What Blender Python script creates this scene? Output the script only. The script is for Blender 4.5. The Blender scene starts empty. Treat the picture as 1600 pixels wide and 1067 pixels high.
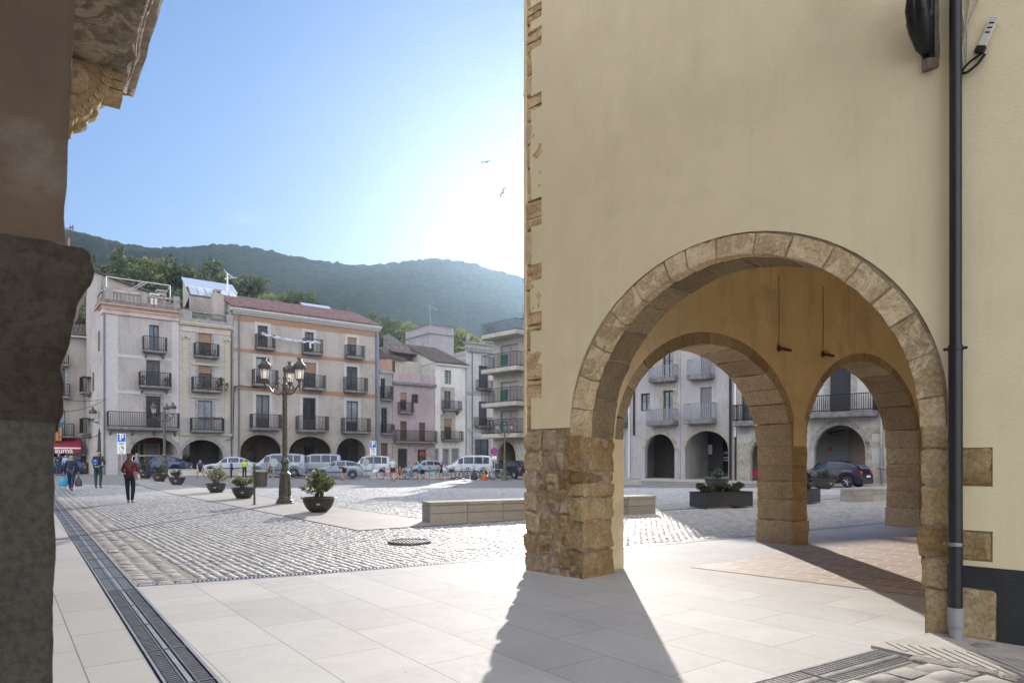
import bpy, bmesh, math, random
import numpy as np
from mathutils import Vector, Matrix, noise
random.seed(7); RNG = np.random.default_rng(7)
R = math.radians
scene = bpy.context.scene
COL = scene.collection
# ---------------------------------------------------------------- camera, sky, sun, exposure
HAZE_D = .00011
HC, F, PX0, PY0 = 1.5, 1066.7, 800.0, 718.0
cam = bpy.data.cameras.new('camera'); camo = bpy.data.objects.new('camera', cam); COL.objects.link(camo)
cam.lens = 24; cam.sensor_width = 36; cam.shift_y = 0.1153; cam.clip_end = 6000; cam.clip_start = 0.05
camo.location = (0, 0, HC); camo.rotation_euler = (R(90), 0, 0)
cam.dof.use_dof = True; cam.dof.focus_distance = 11.0; cam.dof.aperture_fstop = 7.0
scene.camera = camo
SUN_EL, SUN_X = R(20.0), 0.08
w = bpy.data.worlds.new('World'); scene.world = w; w.use_nodes = True
nt = w.node_tree; nt.nodes.clear()
sky = nt.nodes.new('ShaderNodeTexSky'); sky.sky_type = 'NISHITA'; sky.sun_disc = False
sky.sun_elevation = SUN_EL; sky.sun_rotation = math.atan(SUN_X); sky.air_density = 1.0; sky.dust_density = 0.25; sky.ozone_density = 3.0
bg = nt.nodes.new('ShaderNodeBackground'); bg.inputs[1].default_value = 1.0
wo = nt.nodes.new('ShaderNodeOutputWorld')
def vm(op, a, b=None):
    x = nt.nodes.new('ShaderNodeVectorMath'); x.operation = op
    for v, s in ((a, 0), (b, 1)):
        if v is None: continue
        if hasattr(v, 'links'): nt.links.new(v, x.inputs[s])
        else: x.inputs[s].default_value = v
    return x.outputs[0]
SKY_K, FILL_CLOUD_V = 0.105, 2.05
s1 = vm('MULTIPLY', sky.outputs[0], (SKY_K * .92, SKY_K * 1.16, SKY_K * 2.35))
s2 = vm('DIVIDE', s1, vm('ADD', vm('MULTIPLY', s1, (1.68, 1.66, 1.64)), (1, 1, 1)))     # soften the aureole round the sun
wtc = nt.nodes.new('ShaderNodeTexCoord'); sp_ = nt.nodes.new('ShaderNodeSeparateXYZ'); nt.links.new(wtc.outputs['Generated'], sp_.inputs[0])
def rmp(v, stops):
    r = nt.nodes.new('ShaderNodeValToRGB'); e = r.color_ramp.elements; e[0].position, e[1].position = stops[0][0], stops[-1][0]
    e[0].color = (stops[0][1],) * 3 + (1,); e[1].color = (stops[-1][1],) * 3 + (1,); nt.links.new(v, r.inputs[0]); return r.outputs[0]
def wn(scale, sq, detail=7, rough=.6):
    mp = nt.nodes.new('ShaderNodeMapping'); mp.inputs['Scale'].default_value = sq; nt.links.new(wtc.outputs['Generated'], mp.inputs[0])
    t = nt.nodes.new('ShaderNodeTexNoise'); t.inputs['Scale'].default_value = scale; t.inputs['Detail'].default_value = detail; t.inputs['Roughness'].default_value = rough; nt.links.new(mp.outputs[0], t.inputs[0]); return t.outputs['Fac']
# unseen broken clouds added behind the photographer to brighten surfaces in shade
yb = nt.nodes.new('ShaderNodeMath'); yb.operation = 'MULTIPLY'; yb.inputs[1].default_value = -1; nt.links.new(sp_.outputs['Y'], yb.inputs[0])
cf = vm('MULTIPLY', rmp(yb.outputs[0], [(-.05, 0), (.25, 1)]), rmp(wn(2.2, (1, 1, 2.2)), [(.38, 0), (.60, 1)]))
cl = vm('MULTIPLY', cf, (FILL_CLOUD_V, FILL_CLOUD_V * .96, FILL_CLOUD_V * .90))
# thin wisps low over the ridge in front
zf = vm('MULTIPLY', rmp(sp_.outputs['Z'], [(.22, 1), (.36, 0)]), rmp(wn(5, (1, 1, 4), 8, .65), [(.56, 0), (.80, 1)]))
cl2 = vm('MULTIPLY', vm('MULTIPLY', zf, rmp(sp_.outputs['Y'], [(.2, 0), (.6, 1)])), (.16, .13, .10))
nt.links.new(vm('ADD', vm('ADD', s2, cl), cl2), bg.inputs[0]); nt.links.new(bg.outputs[0], wo.inputs[0])
sl = bpy.data.lights.new('sun', 'SUN'); sl.energy = 3.6; sl.angle = R(0.5); sl.color = (1, 0.94, 0.86)
so = bpy.data.objects.new('sun', sl); COL.objects.link(so)
SUND = Vector((SUN_X, 1, math.tan(SUN_EL) * math.hypot(1, SUN_X))).normalized()
so.rotation_euler = SUND.to_track_quat('Z', 'Y').to_euler(); so.location = (0, 0, 40)
scene.view_settings.view_transform = 'Standard'; scene.view_settings.look = 'None'
scene.view_settings.gamma = 1; scene.view_settings.exposure = 0.95
scene.render.engine = 'CYCLES'
scene.cycles.max_bounces = 8; scene.cycles.diffuse_bounces = 5; scene.cycles.volume_bounces = 1
scene.cycles.use_denoising = True; scene.cycles.sample_clamp_indirect = 8

# ---------------------------------------------------------------- helpers
def ss(a, b, x):
    t = np.clip((x - a) / (b - a), 0, 1); return t * t * (3 - 2 * t)
def gz(x, y):
    """the square climbs a little towards its far left corner"""
    return 0.30 * float(ss(24, 44, y)) * float(ss(14, 24, -x))
def gzn(x, y): return 0.30 * ss(24, 44, y) * ss(14, 24, -x)
def G(px, Y, z=None):
    x = (px - PX0) / F * Y
    return Vector((x, Y, gz(x, Y) if z is None else z))
def gpt(px, py):
    Y = HC * F / (py - PY0); return ((px - PX0) / F * Y, Y)

def tag(o, label=None, cat=None, group=None, kind=None):
    if label: o['label'] = label
    if cat: o['category'] = cat
    if group: o['group'] = group
    if kind: o['kind'] = kind
    return o
def empty(name, loc=(0, 0, 0), rz=0.0, label=None, cat=None, group=None):
    o = bpy.data.objects.new(name, None); COL.objects.link(o); o.empty_display_size = 0.2
    o.location = loc; o.rotation_euler = (0, 0, rz)
    return tag(o, label, cat, group)
def link_mesh(name, me, mat, parent=None):
    o = bpy.data.objects.new(name, me); COL.objects.link(o)
    if mat is not None: me.materials.append(mat)
    if parent is not None: o.parent = parent
    return o
def copy_tree(o, parent=None):
    c = o.copy(); COL.objects.link(c)
    if parent is not None: c.parent = parent
    for ch in o.children: copy_tree(ch, c)
    return c

class MB:
    def __init__(s): s.v = []; s.f = []; s.t = []; s.M = Matrix.Identity(4); s.tone = 0.5
    def add(s, vs, fs, tone=None):
        b = len(s.v); t = s.tone if tone is None else tone
        for p in vs: s.v.append(tuple(s.M @ Vector(p))); s.t.append(t)
        for f in fs: s.f.append(tuple(b + i for i in f))
        return s
    def box(s, x0, x1, y0, y1, z0, z1, tone=None):
        s.add([(x, y, z) for z in (z0, z1) for y in (y0, y1) for x in (x0, x1)],
              [(0, 2, 3, 1), (4, 5, 7, 6), (0, 1, 5, 4), (2, 6, 7, 3), (0, 4, 6, 2), (1, 3, 7, 5)], tone); return s
    def quad(s, a, b, c, d, tone=None): return s.add([a, b, c, d], [(0, 1, 2, 3)], tone)
    def tube(s, pts, r, n=6, cap=True, tone=None):
        pts = [Vector(p) for p in pts]; k = len(pts); rs = r if isinstance(r, (list, tuple)) else [r] * k
        vs = []; up = Vector((0, 0, 1)); prev = None
        for i, p in enumerate(pts):
            d = (pts[min(i + 1, k - 1)] - pts[max(i - 1, 0)]).normalized()
            a = prev if prev is not None else (up if abs(d.z) < .9 else Vector((1, 0, 0)))
            x = (a - d * a.dot(d)); x = x.normalized() if x.length > 1e-6 else d.orthogonal().normalized()
            prev = x; y = d.cross(x)
            for j in range(n):
                t = 2 * math.pi * j / n; vs.append(p + (x * math.cos(t) + y * math.sin(t)) * rs[i])
        fs = [(i * n + j, i * n + (j + 1) % n, (i + 1) * n + (j + 1) % n, (i + 1) * n + j) for i in range(k - 1) for j in range(n)]
        if cap: fs += [tuple(range(n))[::-1], tuple(range((k - 1) * n, k * n))]
        s.add(vs, fs, tone); return s
    def lathe(s, prof, n=16, c=(0, 0, 0), tone=None, cap=True):
        vs = [(c[0] + r * math.cos(2 * math.pi * j / n), c[1] + r * math.sin(2 * math.pi * j / n), c[2] + z) for r, z in prof for j in range(n)]
        k = len(prof)
        fs = [(i * n + j, i * n + (j + 1) % n, (i + 1) * n + (j + 1) % n, (i + 1) * n + j) for i in range(k - 1) for j in range(n)]
        if cap: fs += [tuple(range(n))[::-1], tuple(range((k - 1) * n, k * n))]
        s.add(vs, fs, tone); return s
    def ball(s, c, r, n=8, sc=(1, 1, 1), tone=None):
        vs = [(c[0], c[1], c[2] - r * sc[2])]
        for i in range(1, n):
            a = math.pi * i / n
            for j in range(n): vs.append((c[0] + r * sc[0] * math.sin(a) * math.cos(2 * math.pi * j / n), c[1] + r * sc[1] * math.sin(a) * math.sin(2 * math.pi * j / n), c[2] - r * sc[2] * math.cos(a)))
        vs.append((c[0], c[1], c[2] + r * sc[2])); L = len(vs) - 1
        fs = [(0, 1 + (j + 1) % n, 1 + j) for j in range(n)]
        fs += [(1 + i * n + j, 1 + i * n + (j + 1) % n, 1 + (i + 1) * n + (j + 1) % n, 1 + (i + 1) * n + j) for i in range(n - 2) for j in range(n)]
        fs += [(L, L - n + j, L - n + (j + 1) % n) for j in range(n)]
        s.add(vs, fs, tone); return s
    def torus(s, c, R_, r, ax='y', n=20, m=6, tone=None):
        pts = []
        for i in range(n):
            a = 2 * math.pi * i / n
            for j in range(m):
                b = 2 * math.pi * j / m; q = R_ + r * math.cos(b); u, v, wv = q * math.cos(a), q * math.sin(a), r * math.sin(b)
                pts.append((c[0] + u, c[1] + wv, c[2] + v) if ax == 'y' else (c[0] + wv, c[1] + u, c[2] + v) if ax == 'x' else (c[0] + u, c[1] + v, c[2] + wv))
        s.add(pts, [(i * m + j, i * m + (j + 1) % m, ((i + 1) % n) * m + (j + 1) % m, ((i + 1) % n) * m + j) for i in range(n) for j in range(m)], tone); return s
    def prism(s, poly, y0, y1, tone=None):
        n = len(poly); s.add([(x, y0, z) for x, z in poly] + [(x, y1, z) for x, z in poly],
                             [tuple(range(n)), tuple(range(n, 2 * n))[::-1]] + [(i, i + n, (i + 1) % n + n, (i + 1) % n) for i in range(n)], tone); return s
    def slab(s, poly, z0, z1, tone=None):
        n = len(poly); s.add([(x, y, z0) for x, y in poly] + [(x, y, z1) for x, y in poly],
                             [tuple(range(n))[::-1], tuple(range(n, 2 * n))] + [(i, (i + 1) % n, (i + 1) % n + n, i + n) for i in range(n)], tone); return s
    def build(s, name, mat, parent=None, smooth=False, bevel=0.0, recalc=True, kind=None):
        me = bpy.data.meshes.new(name); me.from_pydata(s.v, [], s.f)
        at = me.attributes.new('tone', 'FLOAT', 'POINT'); at.data.foreach_set('value', s.t)
        if recalc:
            bm = bmesh.new(); bm.from_mesh(me); bmesh.ops.recalc_face_normals(bm, faces=bm.faces); bm.to_mesh(me); bm.free()
        if smooth: me.polygons.foreach_set('use_smooth', [True] * len(me.polygons))
        o = link_mesh(name, me, mat, parent)
        if bevel:
            b = o.modifiers.new('bevel', 'BEVEL'); b.width = bevel; b.segments = 2; b.limit_method = 'ANGLE'
        if kind: o['kind'] = kind
        return o

def np_mesh(name, V, Fq, mat, parent=None, tone=None, smooth=False):
    me = bpy.data.meshes.new(name); V = np.ascontiguousarray(V, dtype=np.float32); Fq = np.ascontiguousarray(Fq, dtype=np.int32)
    me.vertices.add(len(V)); me.vertices.foreach_set('co', V.ravel())
    k = Fq.shape[1]; me.loops.add(Fq.size); me.loops.foreach_set('vertex_index', Fq.ravel())
    me.polygons.add(len(Fq)); me.polygons.foreach_set('loop_start', np.arange(0, Fq.size, k, dtype=np.int32))
    me.update(calc_edges=True)
    if tone is not None:
        at = me.attributes.new('tone', 'FLOAT', 'POINT'); at.data.foreach_set('value', np.ascontiguousarray(tone, dtype=np.float32))
    if smooth: me.polygons.foreach_set('use_smooth', np.ones(len(Fq), dtype=bool))
    return link_mesh(name, me, mat, parent)

# ---------------------------------------------------------------- materials
def nodes(name):
    m = bpy.data.materials.new(name); m.use_nodes = True; n = m.node_tree; n.nodes.clear()
    out = n.nodes.new('ShaderNodeOutputMaterial'); b = n.nodes.new('ShaderNodeBsdfPrincipled'); n.links.new(b.outputs[0], out.inputs[0])
    tc = n.nodes.new('ShaderNodeTexCoord')
    return m, n, b, tc, out
def c4(c): return (c[0], c[1], c[2], 1)
def N(n, t, **k):
    x = n.nodes.new(t)
    for a, b in k.items():
        if a.startswith('i_'):
            key = a[2:]; x.inputs[int(key) if key.isdigit() else key].default_value = b
        else: setattr(x, a, b)
    return x
def noise_n(n, vec, scale, detail=4, rough=.6, dist=0):
    t = N(n, 'ShaderNodeTexNoise', i_Scale=scale, i_Detail=detail, i_Roughness=rough, i_Distortion=dist); n.links.new(vec, t.inputs['Vector']); return t.outputs['Fac']
def ramp(n, fac, stops):
    r = n.nodes.new('ShaderNodeValToRGB'); e = r.color_ramp.elements
    e[0].position, e[0].color = stops[0][0], c4(stops[0][1]); e[1].position, e[1].color = stops[-1][0], c4(stops[-1][1])
    for p, c in stops[1:-1]: q = e.new(p); q.color = c4(c)
    n.links.new(fac, r.inputs[0]); return r.outputs[0]
def mix(n, fac, a, b, mode='MIX'):
    x = N(n, 'ShaderNodeMix', data_type='RGBA', blend_type=mode)
    for v, s in ((fac, 0), (a, 6), (b, 7)):
        if hasattr(v, 'is_linked') or hasattr(v, 'links'): n.links.new(v, x.inputs[s])
        else: x.inputs[s].default_value = c4(v) if isinstance(v, tuple) else v
    return x.outputs[2]
def mth(n, op, a, b=None):
    x = N(n, 'ShaderNodeMath', operation=op)
    for v, s in ((a, 0), (b, 1)):
        if v is None: continue
        if hasattr(v, 'links'): n.links.new(v, x.inputs[s])
        else: x.inputs[s].default_value = v
    return x.outputs[0]
def bump(n, b, h, strength, dist):
    x = N(n, 'ShaderNodeBump', i_Strength=strength, i_Distance=dist); n.links.new(h, x.inputs['Height'])
    if b.inputs['Normal'].is_linked: n.links.new(b.inputs['Normal'].links[0].from_socket, x.inputs['Normal'])
    n.links.new(x.outputs[0], b.inputs['Normal'])
_mc = {}
def surf(name, c1, c2=None, scale=2.0, rough=.85, bs=0, bscale=60, bdist=.004, metal=0, spec=.5, c3=None, s3=.6, trans=0, lo=.35, hi=.65, streak=0):
    """noise mottled surface with fine bumps"""
    if name in _mc: return _mc[name]
    m, n, b, tc, out = nodes(name); v = tc.outputs['Object']
    if c2 is None: c2 = tuple(x * .8 for x in c1)
    f = noise_n(n, v, scale, 6, .65); col = ramp(n, f, [(lo, c2), (hi, c1)])
    if c3 is not None:
        g = noise_n(n, v, s3, 5, .7, .5); col = mix(n, ramp(n, g, [(.52, (0, 0, 0)), (.68, (1, 1, 1))]), col, c3)
    if streak:      # rain streaks and grime running down the wall
        mp = N(n, 'ShaderNodeMapping'); mp.inputs['Scale'].default_value = (1, 1, .09); n.links.new(v, mp.inputs[0])
        h = noise_n(n, mp.outputs[0], 3.2, 8, .75); h2 = noise_n(n, v, .8, 4, .6); k = mth(n, 'MULTIPLY', ramp(n, h, [(.48, (0, 0, 0)), (.66, (1, 1, 1))]), ramp(n, h2, [(.40, (0, 0, 0)), (.62, (streak,) * 3)])); col = mix(n, k, col, tuple(x * .55 for x in c2))
        h3 = noise_n(n, v, 22, 8, .85); col = mix(n, ramp(n, h3, [(.60, (0, 0, 0)), (.70, (streak * .7,) * 3)]), col, tuple(x * .7 for x in c2))
    n.links.new(col, b.inputs['Base Color'])
    b.inputs['Roughness'].default_value = rough; b.inputs['Metallic'].default_value = metal; b.inputs['Specular IOR Level'].default_value = spec
    if trans: b.inputs['Transmission Weight'].default_value = trans
    if bs: bump(n, b, noise_n(n, v, bscale, 5, .6), bs, bdist)
    _mc[name] = m; return m
def plain(name, c, rough=.6, metal=0, spec=.5):
    if name in _mc: return _mc[name]
    m, n, b, tc, out = nodes(name)
    f = noise_n(n, tc.outputs['Object'], 9, 3); n.links.new(ramp(n, f, [(.3, tuple(x * .86 for x in c)), (.7, c)]), b.inputs['Base Color'])
    b.inputs['Roughness'].default_value = rough; b.inputs['Metallic'].default_value = metal; b.inputs['Specular IOR Level'].default_value = spec
    _mc[name] = m; return m
def stone_mat(name, stops, bs=.9, grain=28, blot=(.10, .075, .045), patch=None, rough=.9):
    m, n, b, tc, out = nodes(name); v = tc.outputs['Object']
    at = N(n, 'ShaderNodeAttribute', attribute_name='tone')
    big = noise_n(n, v, 2.6, 6, .7, .4); t = mth(n, 'ADD', mth(n, 'MULTIPLY', at.outputs['Fac'], .55), mth(n, 'MULTIPLY', big, .75))
    t = mth(n, 'SUBTRACT', t, .15); col = ramp(n, t, stops)
    g = noise_n(n, v, grain, 6, .75); col = mix(n, ramp(n, g, [(.38, (.62, .62, .62)), (.62, (1.12, 1.12, 1.12))]), (0, 0, 0), col)
    k = noise_n(n, v, 5.5, 8, .8, .8); col = mix(n, ramp(n, k, [(.56, (0, 0, 0)), (.72, (.8, .8, .8))]), col, blot)
    if patch:
        q = noise_n(n, v, 3.3, 8, .75, 1.2); col = mix(n, ramp(n, q, [(.50, (0, 0, 0)), (.56, (.85, .85, .85))]), col, patch)
    n.links.new(col, b.inputs['Base Color']); b.inputs['Roughness'].default_value = rough; b.inputs['Specular IOR Level'].default_value = .3
    bump(n, b, noise_n(n, v, 11, 8, .75), bs, .03); bump(n, b, g, bs * .6, .008)
    return m
# ================================================================ GROUND
UB = Vector((.8, .6)); NB = Vector((-.6, .8))           # along / out of the arcade's square side
DD = Vector((-.583, .812)); DN = Vector((.812, .583))    # along / across the long drain
SQ = 1 / math.sqrt(2); UA = Vector((SQ, -SQ)); NA = Vector((SQ, SQ))
def slab_mat(name, ang, bw, bh, c1, c2, cm, mortar=.006, bias=0, rough=.74, spec=.25, bs=.25, off=.5, shift=(0, 0, 0), stain=(.32, .29, .25), sa=.35):
    m, n, b, tc, out = nodes(name)
    mp = N(n, 'ShaderNodeMapping'); mp.inputs['Rotation'].default_value = (0, 0, ang); mp.inputs['Location'].default_value = shift
    n.links.new(tc.outputs['Object'], mp.inputs[0])
    br = N(n, 'ShaderNodeTexBrick', offset=off); br.inputs['Color1'].default_value = c4(c1); br.inputs['Color2'].default_value = c4(c2); br.inputs['Mortar'].default_value = c4(cm)
    br.inputs['Scale'].default_value = 1; br.inputs['Mortar Size'].default_value = mortar; br.inputs['Mortar Smooth'].default_value = .3
    br.inputs['Brick Width'].default_value = bw; br.inputs['Row Height'].default_value = bh; br.inputs['Bias'].default_value = bias
    n.links.new(mp.outputs[0], br.inputs['Vector'])
    v = tc.outputs['Object']
    st = noise_n(n, v, .9, 10, .8, .6); col = mix(n, ramp(n, st, [(.45, (0, 0, 0)), (.75, (sa,) * 3)]), br.outputs['Color'], stain)
    gr = noise_n(n, v, 90, 3, .7); col = mix(n, ramp(n, gr, [(.35, (.86, .86, .86)), (.65, (1.05, 1.05, 1.05))]), (0, 0, 0), col)
    sp = noise_n(n, v, 5, 10, .85); col = mix(n, ramp(n, sp, [(.62, (0, 0, 0)), (.70, (.42, .42, .42))]), col, (.2, .17, .13))
    vo = N(n, 'ShaderNodeTexVoronoi', i_Scale=2.6); n.links.new(v, vo.inputs['Vector']); col = mix(n, ramp(n, vo.outputs['Distance'], [(.030, (.45, .45, .45)), (.045, (0, 0, 0))]), col, (.16, .14, .12))     # trodden gum and drips
    n.links.new(col, b.inputs['Base Color'])
    b.inputs['Specular IOR Level'].default_value = spec
    rr = ramp(n, noise_n(n, v, 14, 6, .7), [(.3, (rough - .04,) * 3), (.7, (rough + .08,) * 3)]); n.links.new(rr, b.inputs['Roughness'])
    bump(n, b, br.outputs['Fac'], -.6, .006); bump(n, b, noise_n(n, v, 55, 6, .7), bs, .004)
    return m
M_slab = slab_mat('granite_slabs', R(53.13), 1.25, .62, (.57, .55, .515), (.49, .472, .445), (.22, .20, .175), mortar=.004, sa=.5)
M_walk = slab_mat('sidewalk_slabs', R(53.13), 1.1, .6, (.50, .48, .455), (.445, .43, .405), (.21, .195, .175), shift=(.3, .12, 0))
M_path = slab_mat('path_concrete', R(53.13), 2.6, 2.3, (.44, .40, .345), (.40, .37, .32), (.25, .22, .19), mortar=.012, rough=.6, stain=(.25, .23, .2))
M_clay = slab_mat('clay_tiles', R(45), .50, .25, (.42, .29, .23), (.50, .39, .33), (.66, .61, .54), mortar=.014, rough=.62, stain=(.5, .44, .38), sa=.5, bs=.5)
M_far = slab_mat('far_cobbles', R(-36.87), .34, .19, (.36, .345, .325), (.27, .26, .25), (.10, .095, .085), mortar=.02, rough=.5, bs=.8, stain=(.2, .19, .18))
M_earth = surf('joint_earth', (.30, .28, .24), (.19, .175, .15), 6, .95, .6, 80)

# one sheet out to the horizon
xs = np.unique(np.concatenate([np.linspace(-1350, -80, 12), np.linspace(-80, 80, 81), np.linspace(80, 1350, 12)]))
ys = np.unique(np.concatenate([np.linspace(-1350, -20, 10), np.linspace(-20, 100, 61), np.linspace(100, 1350, 12)]))
XX, YY = np.meshgrid(xs, ys); V = np.stack([XX.ravel(), YY.ravel(), (gzn(XX, YY) - .03).ravel()], 1)
nx = len(xs); ii = (np.arange(len(ys) - 1)[:, None] * nx + np.arange(nx - 1)[None]).ravel()
tag(np_mesh('ground', V, np.stack([ii, ii + 1, ii + nx + 1, ii + nx], 1), M_far), kind='structure')

GUT = [(-4.44, 8.07), (-2.67, 8.89), (.17, 10.5), (2.16, 11.75), (4.9, 13.45), (9.1, 16.3), (17.2, 22.3), (24, 27.4)]
def gut_y(x):
    return np.interp(x, [-40] + [p[0] for p in GUT] + [60], [-6.5] + [p[1] for p in GUT] + [54.4])
KC = Vector((-3.24, 14.4))
def in_path(x, y):
    """L-shaped smooth band that carries the planters, the lamp and the benches"""
    a = (x - KC.x) * UB.x + (y - KC.y) * UB.y; b = (x - KC.x) * NB.x + (y - KC.y) * NB.y
    return ((a >= 0) & (a <= 2.4) & (b >= 0)) | ((b >= 0) & (b <= 1.75) & (a >= 0))
def poly_sheet(name, poly, z, mat, thick=.0, label=None, terrain=False):
    m = MB()
    if thick: m.slab(poly, z - thick, z)
    else: m.add([(x, y, z) for x, y in poly], [tuple(range(len(poly)))])
    o = m.build(name, mat); tag(o, kind='structure')
    if o.data.polygons[0].normal.z < 0 and not thick: o.data.flip_normals()
    return o
def P2(a, b, o=(0, 0)):     # point from drain frame: n across, t along
    return (o[0] + DN.x * a + DD.x * b, o[1] + DN.y * a + DD.y * b)
# pale slabs in front and under the arcade
fr = [P2(1.10, -12), P2(1.10, 0)]
fr = [P2(1.10, -14), GUT[0]] + GUT[1:] + [(34, 22), (30, -14)]
poly_sheet('pavement', fr, .0, M_slab)
# sidewalk on the left of the drain, in strips so that it can climb with the square
def strip(name, n0, n1, t0, t1, mat, dz, step=2.0, kind='structure'):
    k = max(1, int((t1 - t0) / step)); m = MB()
    vs = []
    for i in range(k + 1):
        t = t0 + (t1 - t0) * i / k
        for n_ in (n0, n1):
            x, y = P2(n_, t); vs.append((x, y, gz(x, y) + dz))
    m.add(vs, [(2 * i, 2 * i + 1, 2 * i + 3, 2 * i + 2) for i in range(k)])
    o = m.build(name, mat); o['kind'] = kind
    if o.data.polygons[0].normal.z < 0: o.data.flip_normals()
    return o
strip('sidewalk', -9, .76, -14, 46, M_walk, .0)
# smooth band
m = MB()
def quadstrip(m, pts_l, pts_r, dz):
    vs = []
    for a, b in zip(pts_l, pts_r):
        vs.append((a[0], a[1], gz(*a) + dz)); vs.append((b[0], b[1], gz(*b) + dz))
    m.add(vs, [(2 * i, 2 * i + 1, 2 * i + 3, 2 * i + 2) for i in range(len(pts_l) - 1)])
L1 = [tuple(KC + NB * b) for b in np.linspace(0, 34, 18)]; L2 = [tuple(KC + UB * 2.4 + NB * b) for b in np.linspace(0, 34, 18)]
quadstrip(m, L1, L2, .012)
L1 = [tuple(KC + UB * a) for a in np.linspace(2.4, 40, 12)]; L2 = [tuple(KC + NB * 1.75 + UB * a) for a in np.linspace(2.4, 40, 12)]
quadstrip(m, L1, L2, .012)
o = m.build('path', M_path); o['kind'] = 'structure'
o.data.update()
bm = bmesh.new(); bm.from_mesh(o.data)
for f in bm.faces:
    if f.normal.z < 0: f.normal_flip()
bm.to_mesh(o.data); bm.free()
# clay tile floor inside the arcade
c0 = Vector((2.48, 9.53)) ; poly_sheet('tile_floor', [tuple(c0), tuple(c0 + UB * 11), tuple(c0 + UB * 11 + UA * 3.1), tuple(c0 + UA * 3.1)], .006, M_clay)

# ---- real cobblestones
def vnoise(x, y, s, seed=0):
    x = x * s + seed * 17.3; y = y * s + seed * 9.1; xi = np.floor(x).astype(np.int64); yi = np.floor(y).astype(np.int64)
    fx = x - xi; fy = y - yi; fx = fx * fx * (3 - 2 * fx); fy = fy * fy * (3 - 2 * fy)
    def h(a, b):
        k = (a * 374761393 + b * 668265263) & 0x7fffffff; k = ((k ^ (k >> 13)) * 1274126177) & 0x7fffffff; return ((k ^ (k >> 16)) & 0xffff) / 65535.0
    return (h(xi, yi) * (1 - fx) + h(xi + 1, yi) * fx) * (1 - fy) + (h(xi, yi + 1) * (1 - fx) + h(xi + 1, yi + 1) * fx) * fy
def fbm(x, y, s, o=5, seed=0):
    r = 0; a = .5
    for k in range(o): r = r + a * vnoise(x, y, s * 2 ** k, seed + k); a *= .5
    return r
def cobbles(name, cx, cy, ux, sx, sy, mat, dome=.002, tilt=.018, lift=.004, seed=1, gap=.017):
    """stones centred at cx,cy, long side along ux"""
    r = np.random.default_rng(seed); n = len(cx); uy = np.array([-ux[1], ux[0]])
    u = np.array([-1, -.82, 0, .82, 1]); ring = np.array([(a, b) for b in (-.8, 0, .8) for a in (-.8, 0, .8)])
    skirt = np.array([(-1, -1), (0, -1.03), (1, -1), (1.03, 0), (1, 1), (0, 1.03), (-1, 1), (-1.03, 0)])
    uv = np.concatenate([ring, skirt]); hz = np.concatenate([np.array([0, .7, 0, .7, 1, .7, 0, .7, 0]), np.full(8, -5.0)])
    K = len(uv)
    W = (sx / 2 - gap / 2) * r.uniform(.88, 1.02, (n, 1)); H = (sy / 2 - gap / 2) * r.uniform(.88, 1.02, (n, 1))
    jit = r.normal(0, .035, (n, K, 2)) * np.array([sx, sy]) * .6
    a = uv[None, :, 0] * W + jit[..., 0]; b = uv[None, :, 1] * H + jit[..., 1]
    rot = r.normal(0, .03, (n, 1)); a, b = a * np.cos(rot) - b * np.sin(rot), a * np.sin(rot) + b * np.cos(rot)
    X = cx[:, None] + a * ux[0] + b * uy[0]; Y = cy[:, None] + a * ux[1] + b * uy[1]
    Z = gzn(cx, cy)[:, None] + lift + r.normal(0, .0022, (n, 1)) + hz[None] * dome * r.uniform(.6, 1.3, (n, 1)) + a * r.normal(0, tilt, (n, 1)) + b * r.normal(0, tilt, (n, 1)) + r.normal(0, .0012, (n, K))
    V = np.stack([X, Y, Z], -1).reshape(-1, 3)
    q = [(0, 1, 4, 3), (1, 2, 5, 4), (3, 4, 7, 6), (4, 5, 8, 7)]
    rg = [0, 1, 2, 5, 8, 7, 6, 3]
    q += [(rg[i], 9 + i, 9 + (i + 1) % 8, rg[(i + 1) % 8]) for i in range(8)]
    q = np.array(q); Fq = (np.arange(n)[:, None, None] * K + q[None]).reshape(-1, 4)
    tone = np.repeat(r.uniform(0, 1, n), K)
    o = np_mesh(name, V, Fq, mat, tone=tone, smooth=False); o['kind'] = 'structure'; return o
def cobble_mat(name, stops, rough=.5):
    m, n, b, tc, out = nodes(name); v = tc.outputs['Object']
    at = N(n, 'ShaderNodeAttribute', attribute_name='tone')
    t = mth(n, 'ADD', mth(n, 'MULTIPLY', at.outputs['Fac'], .6), mth(n, 'MULTIPLY', noise_n(n, v, .5, 6, .7), .5)); col = ramp(n, t, stops)
    g = noise_n(n, v, 70, 5, .8); col = mix(n, ramp(n, g, [(.35, (.7, .7, .7)), (.65, (1.1, 1.1, 1.1))]), (0, 0, 0), col)
    n.links.new(col, b.inputs['Base Color']); n.links.new(ramp(n, g, [(.3, (rough - .12,) * 3), (.7, (rough + .2,) * 3)]), b.inputs['Roughness'])
    bump(n, b, noise_n(n, v, 45, 6, .7), .5, .006); return m
M_cob = cobble_mat('cobblestone', [(.12, (.24, .23, .21)), (.4, (.44, .425, .395)), (.68, (.60, .575, .53)), (.92, (.50, .43, .35))])
sx, sy = .165, .115
A_, B_ = np.meshgrid(np.arange(-2, 44, sx), np.arange(-22, 36, sy)); rowi = np.round(B_ / sy).astype(int)
A_ = A_ + ((rowi * 7919) % 97) / 97 * sx + RNG.uniform(-.012, .012, A_.shape)
A_ = A_.ravel(); B_ = B_.ravel() + .10 * (fbm(A_, B_.ravel(), .35, 3) - .45) + RNG.normal(0, .0045, A_.shape)
X_ = A_ * NB.x + B_ * UB.x; Y_ = A_ * NB.y + B_ * UB.y
pxx = PX0 + F * X_ / np.maximum(Y_, .1); nn = X_ * DN.x + Y_ * DN.y
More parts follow.
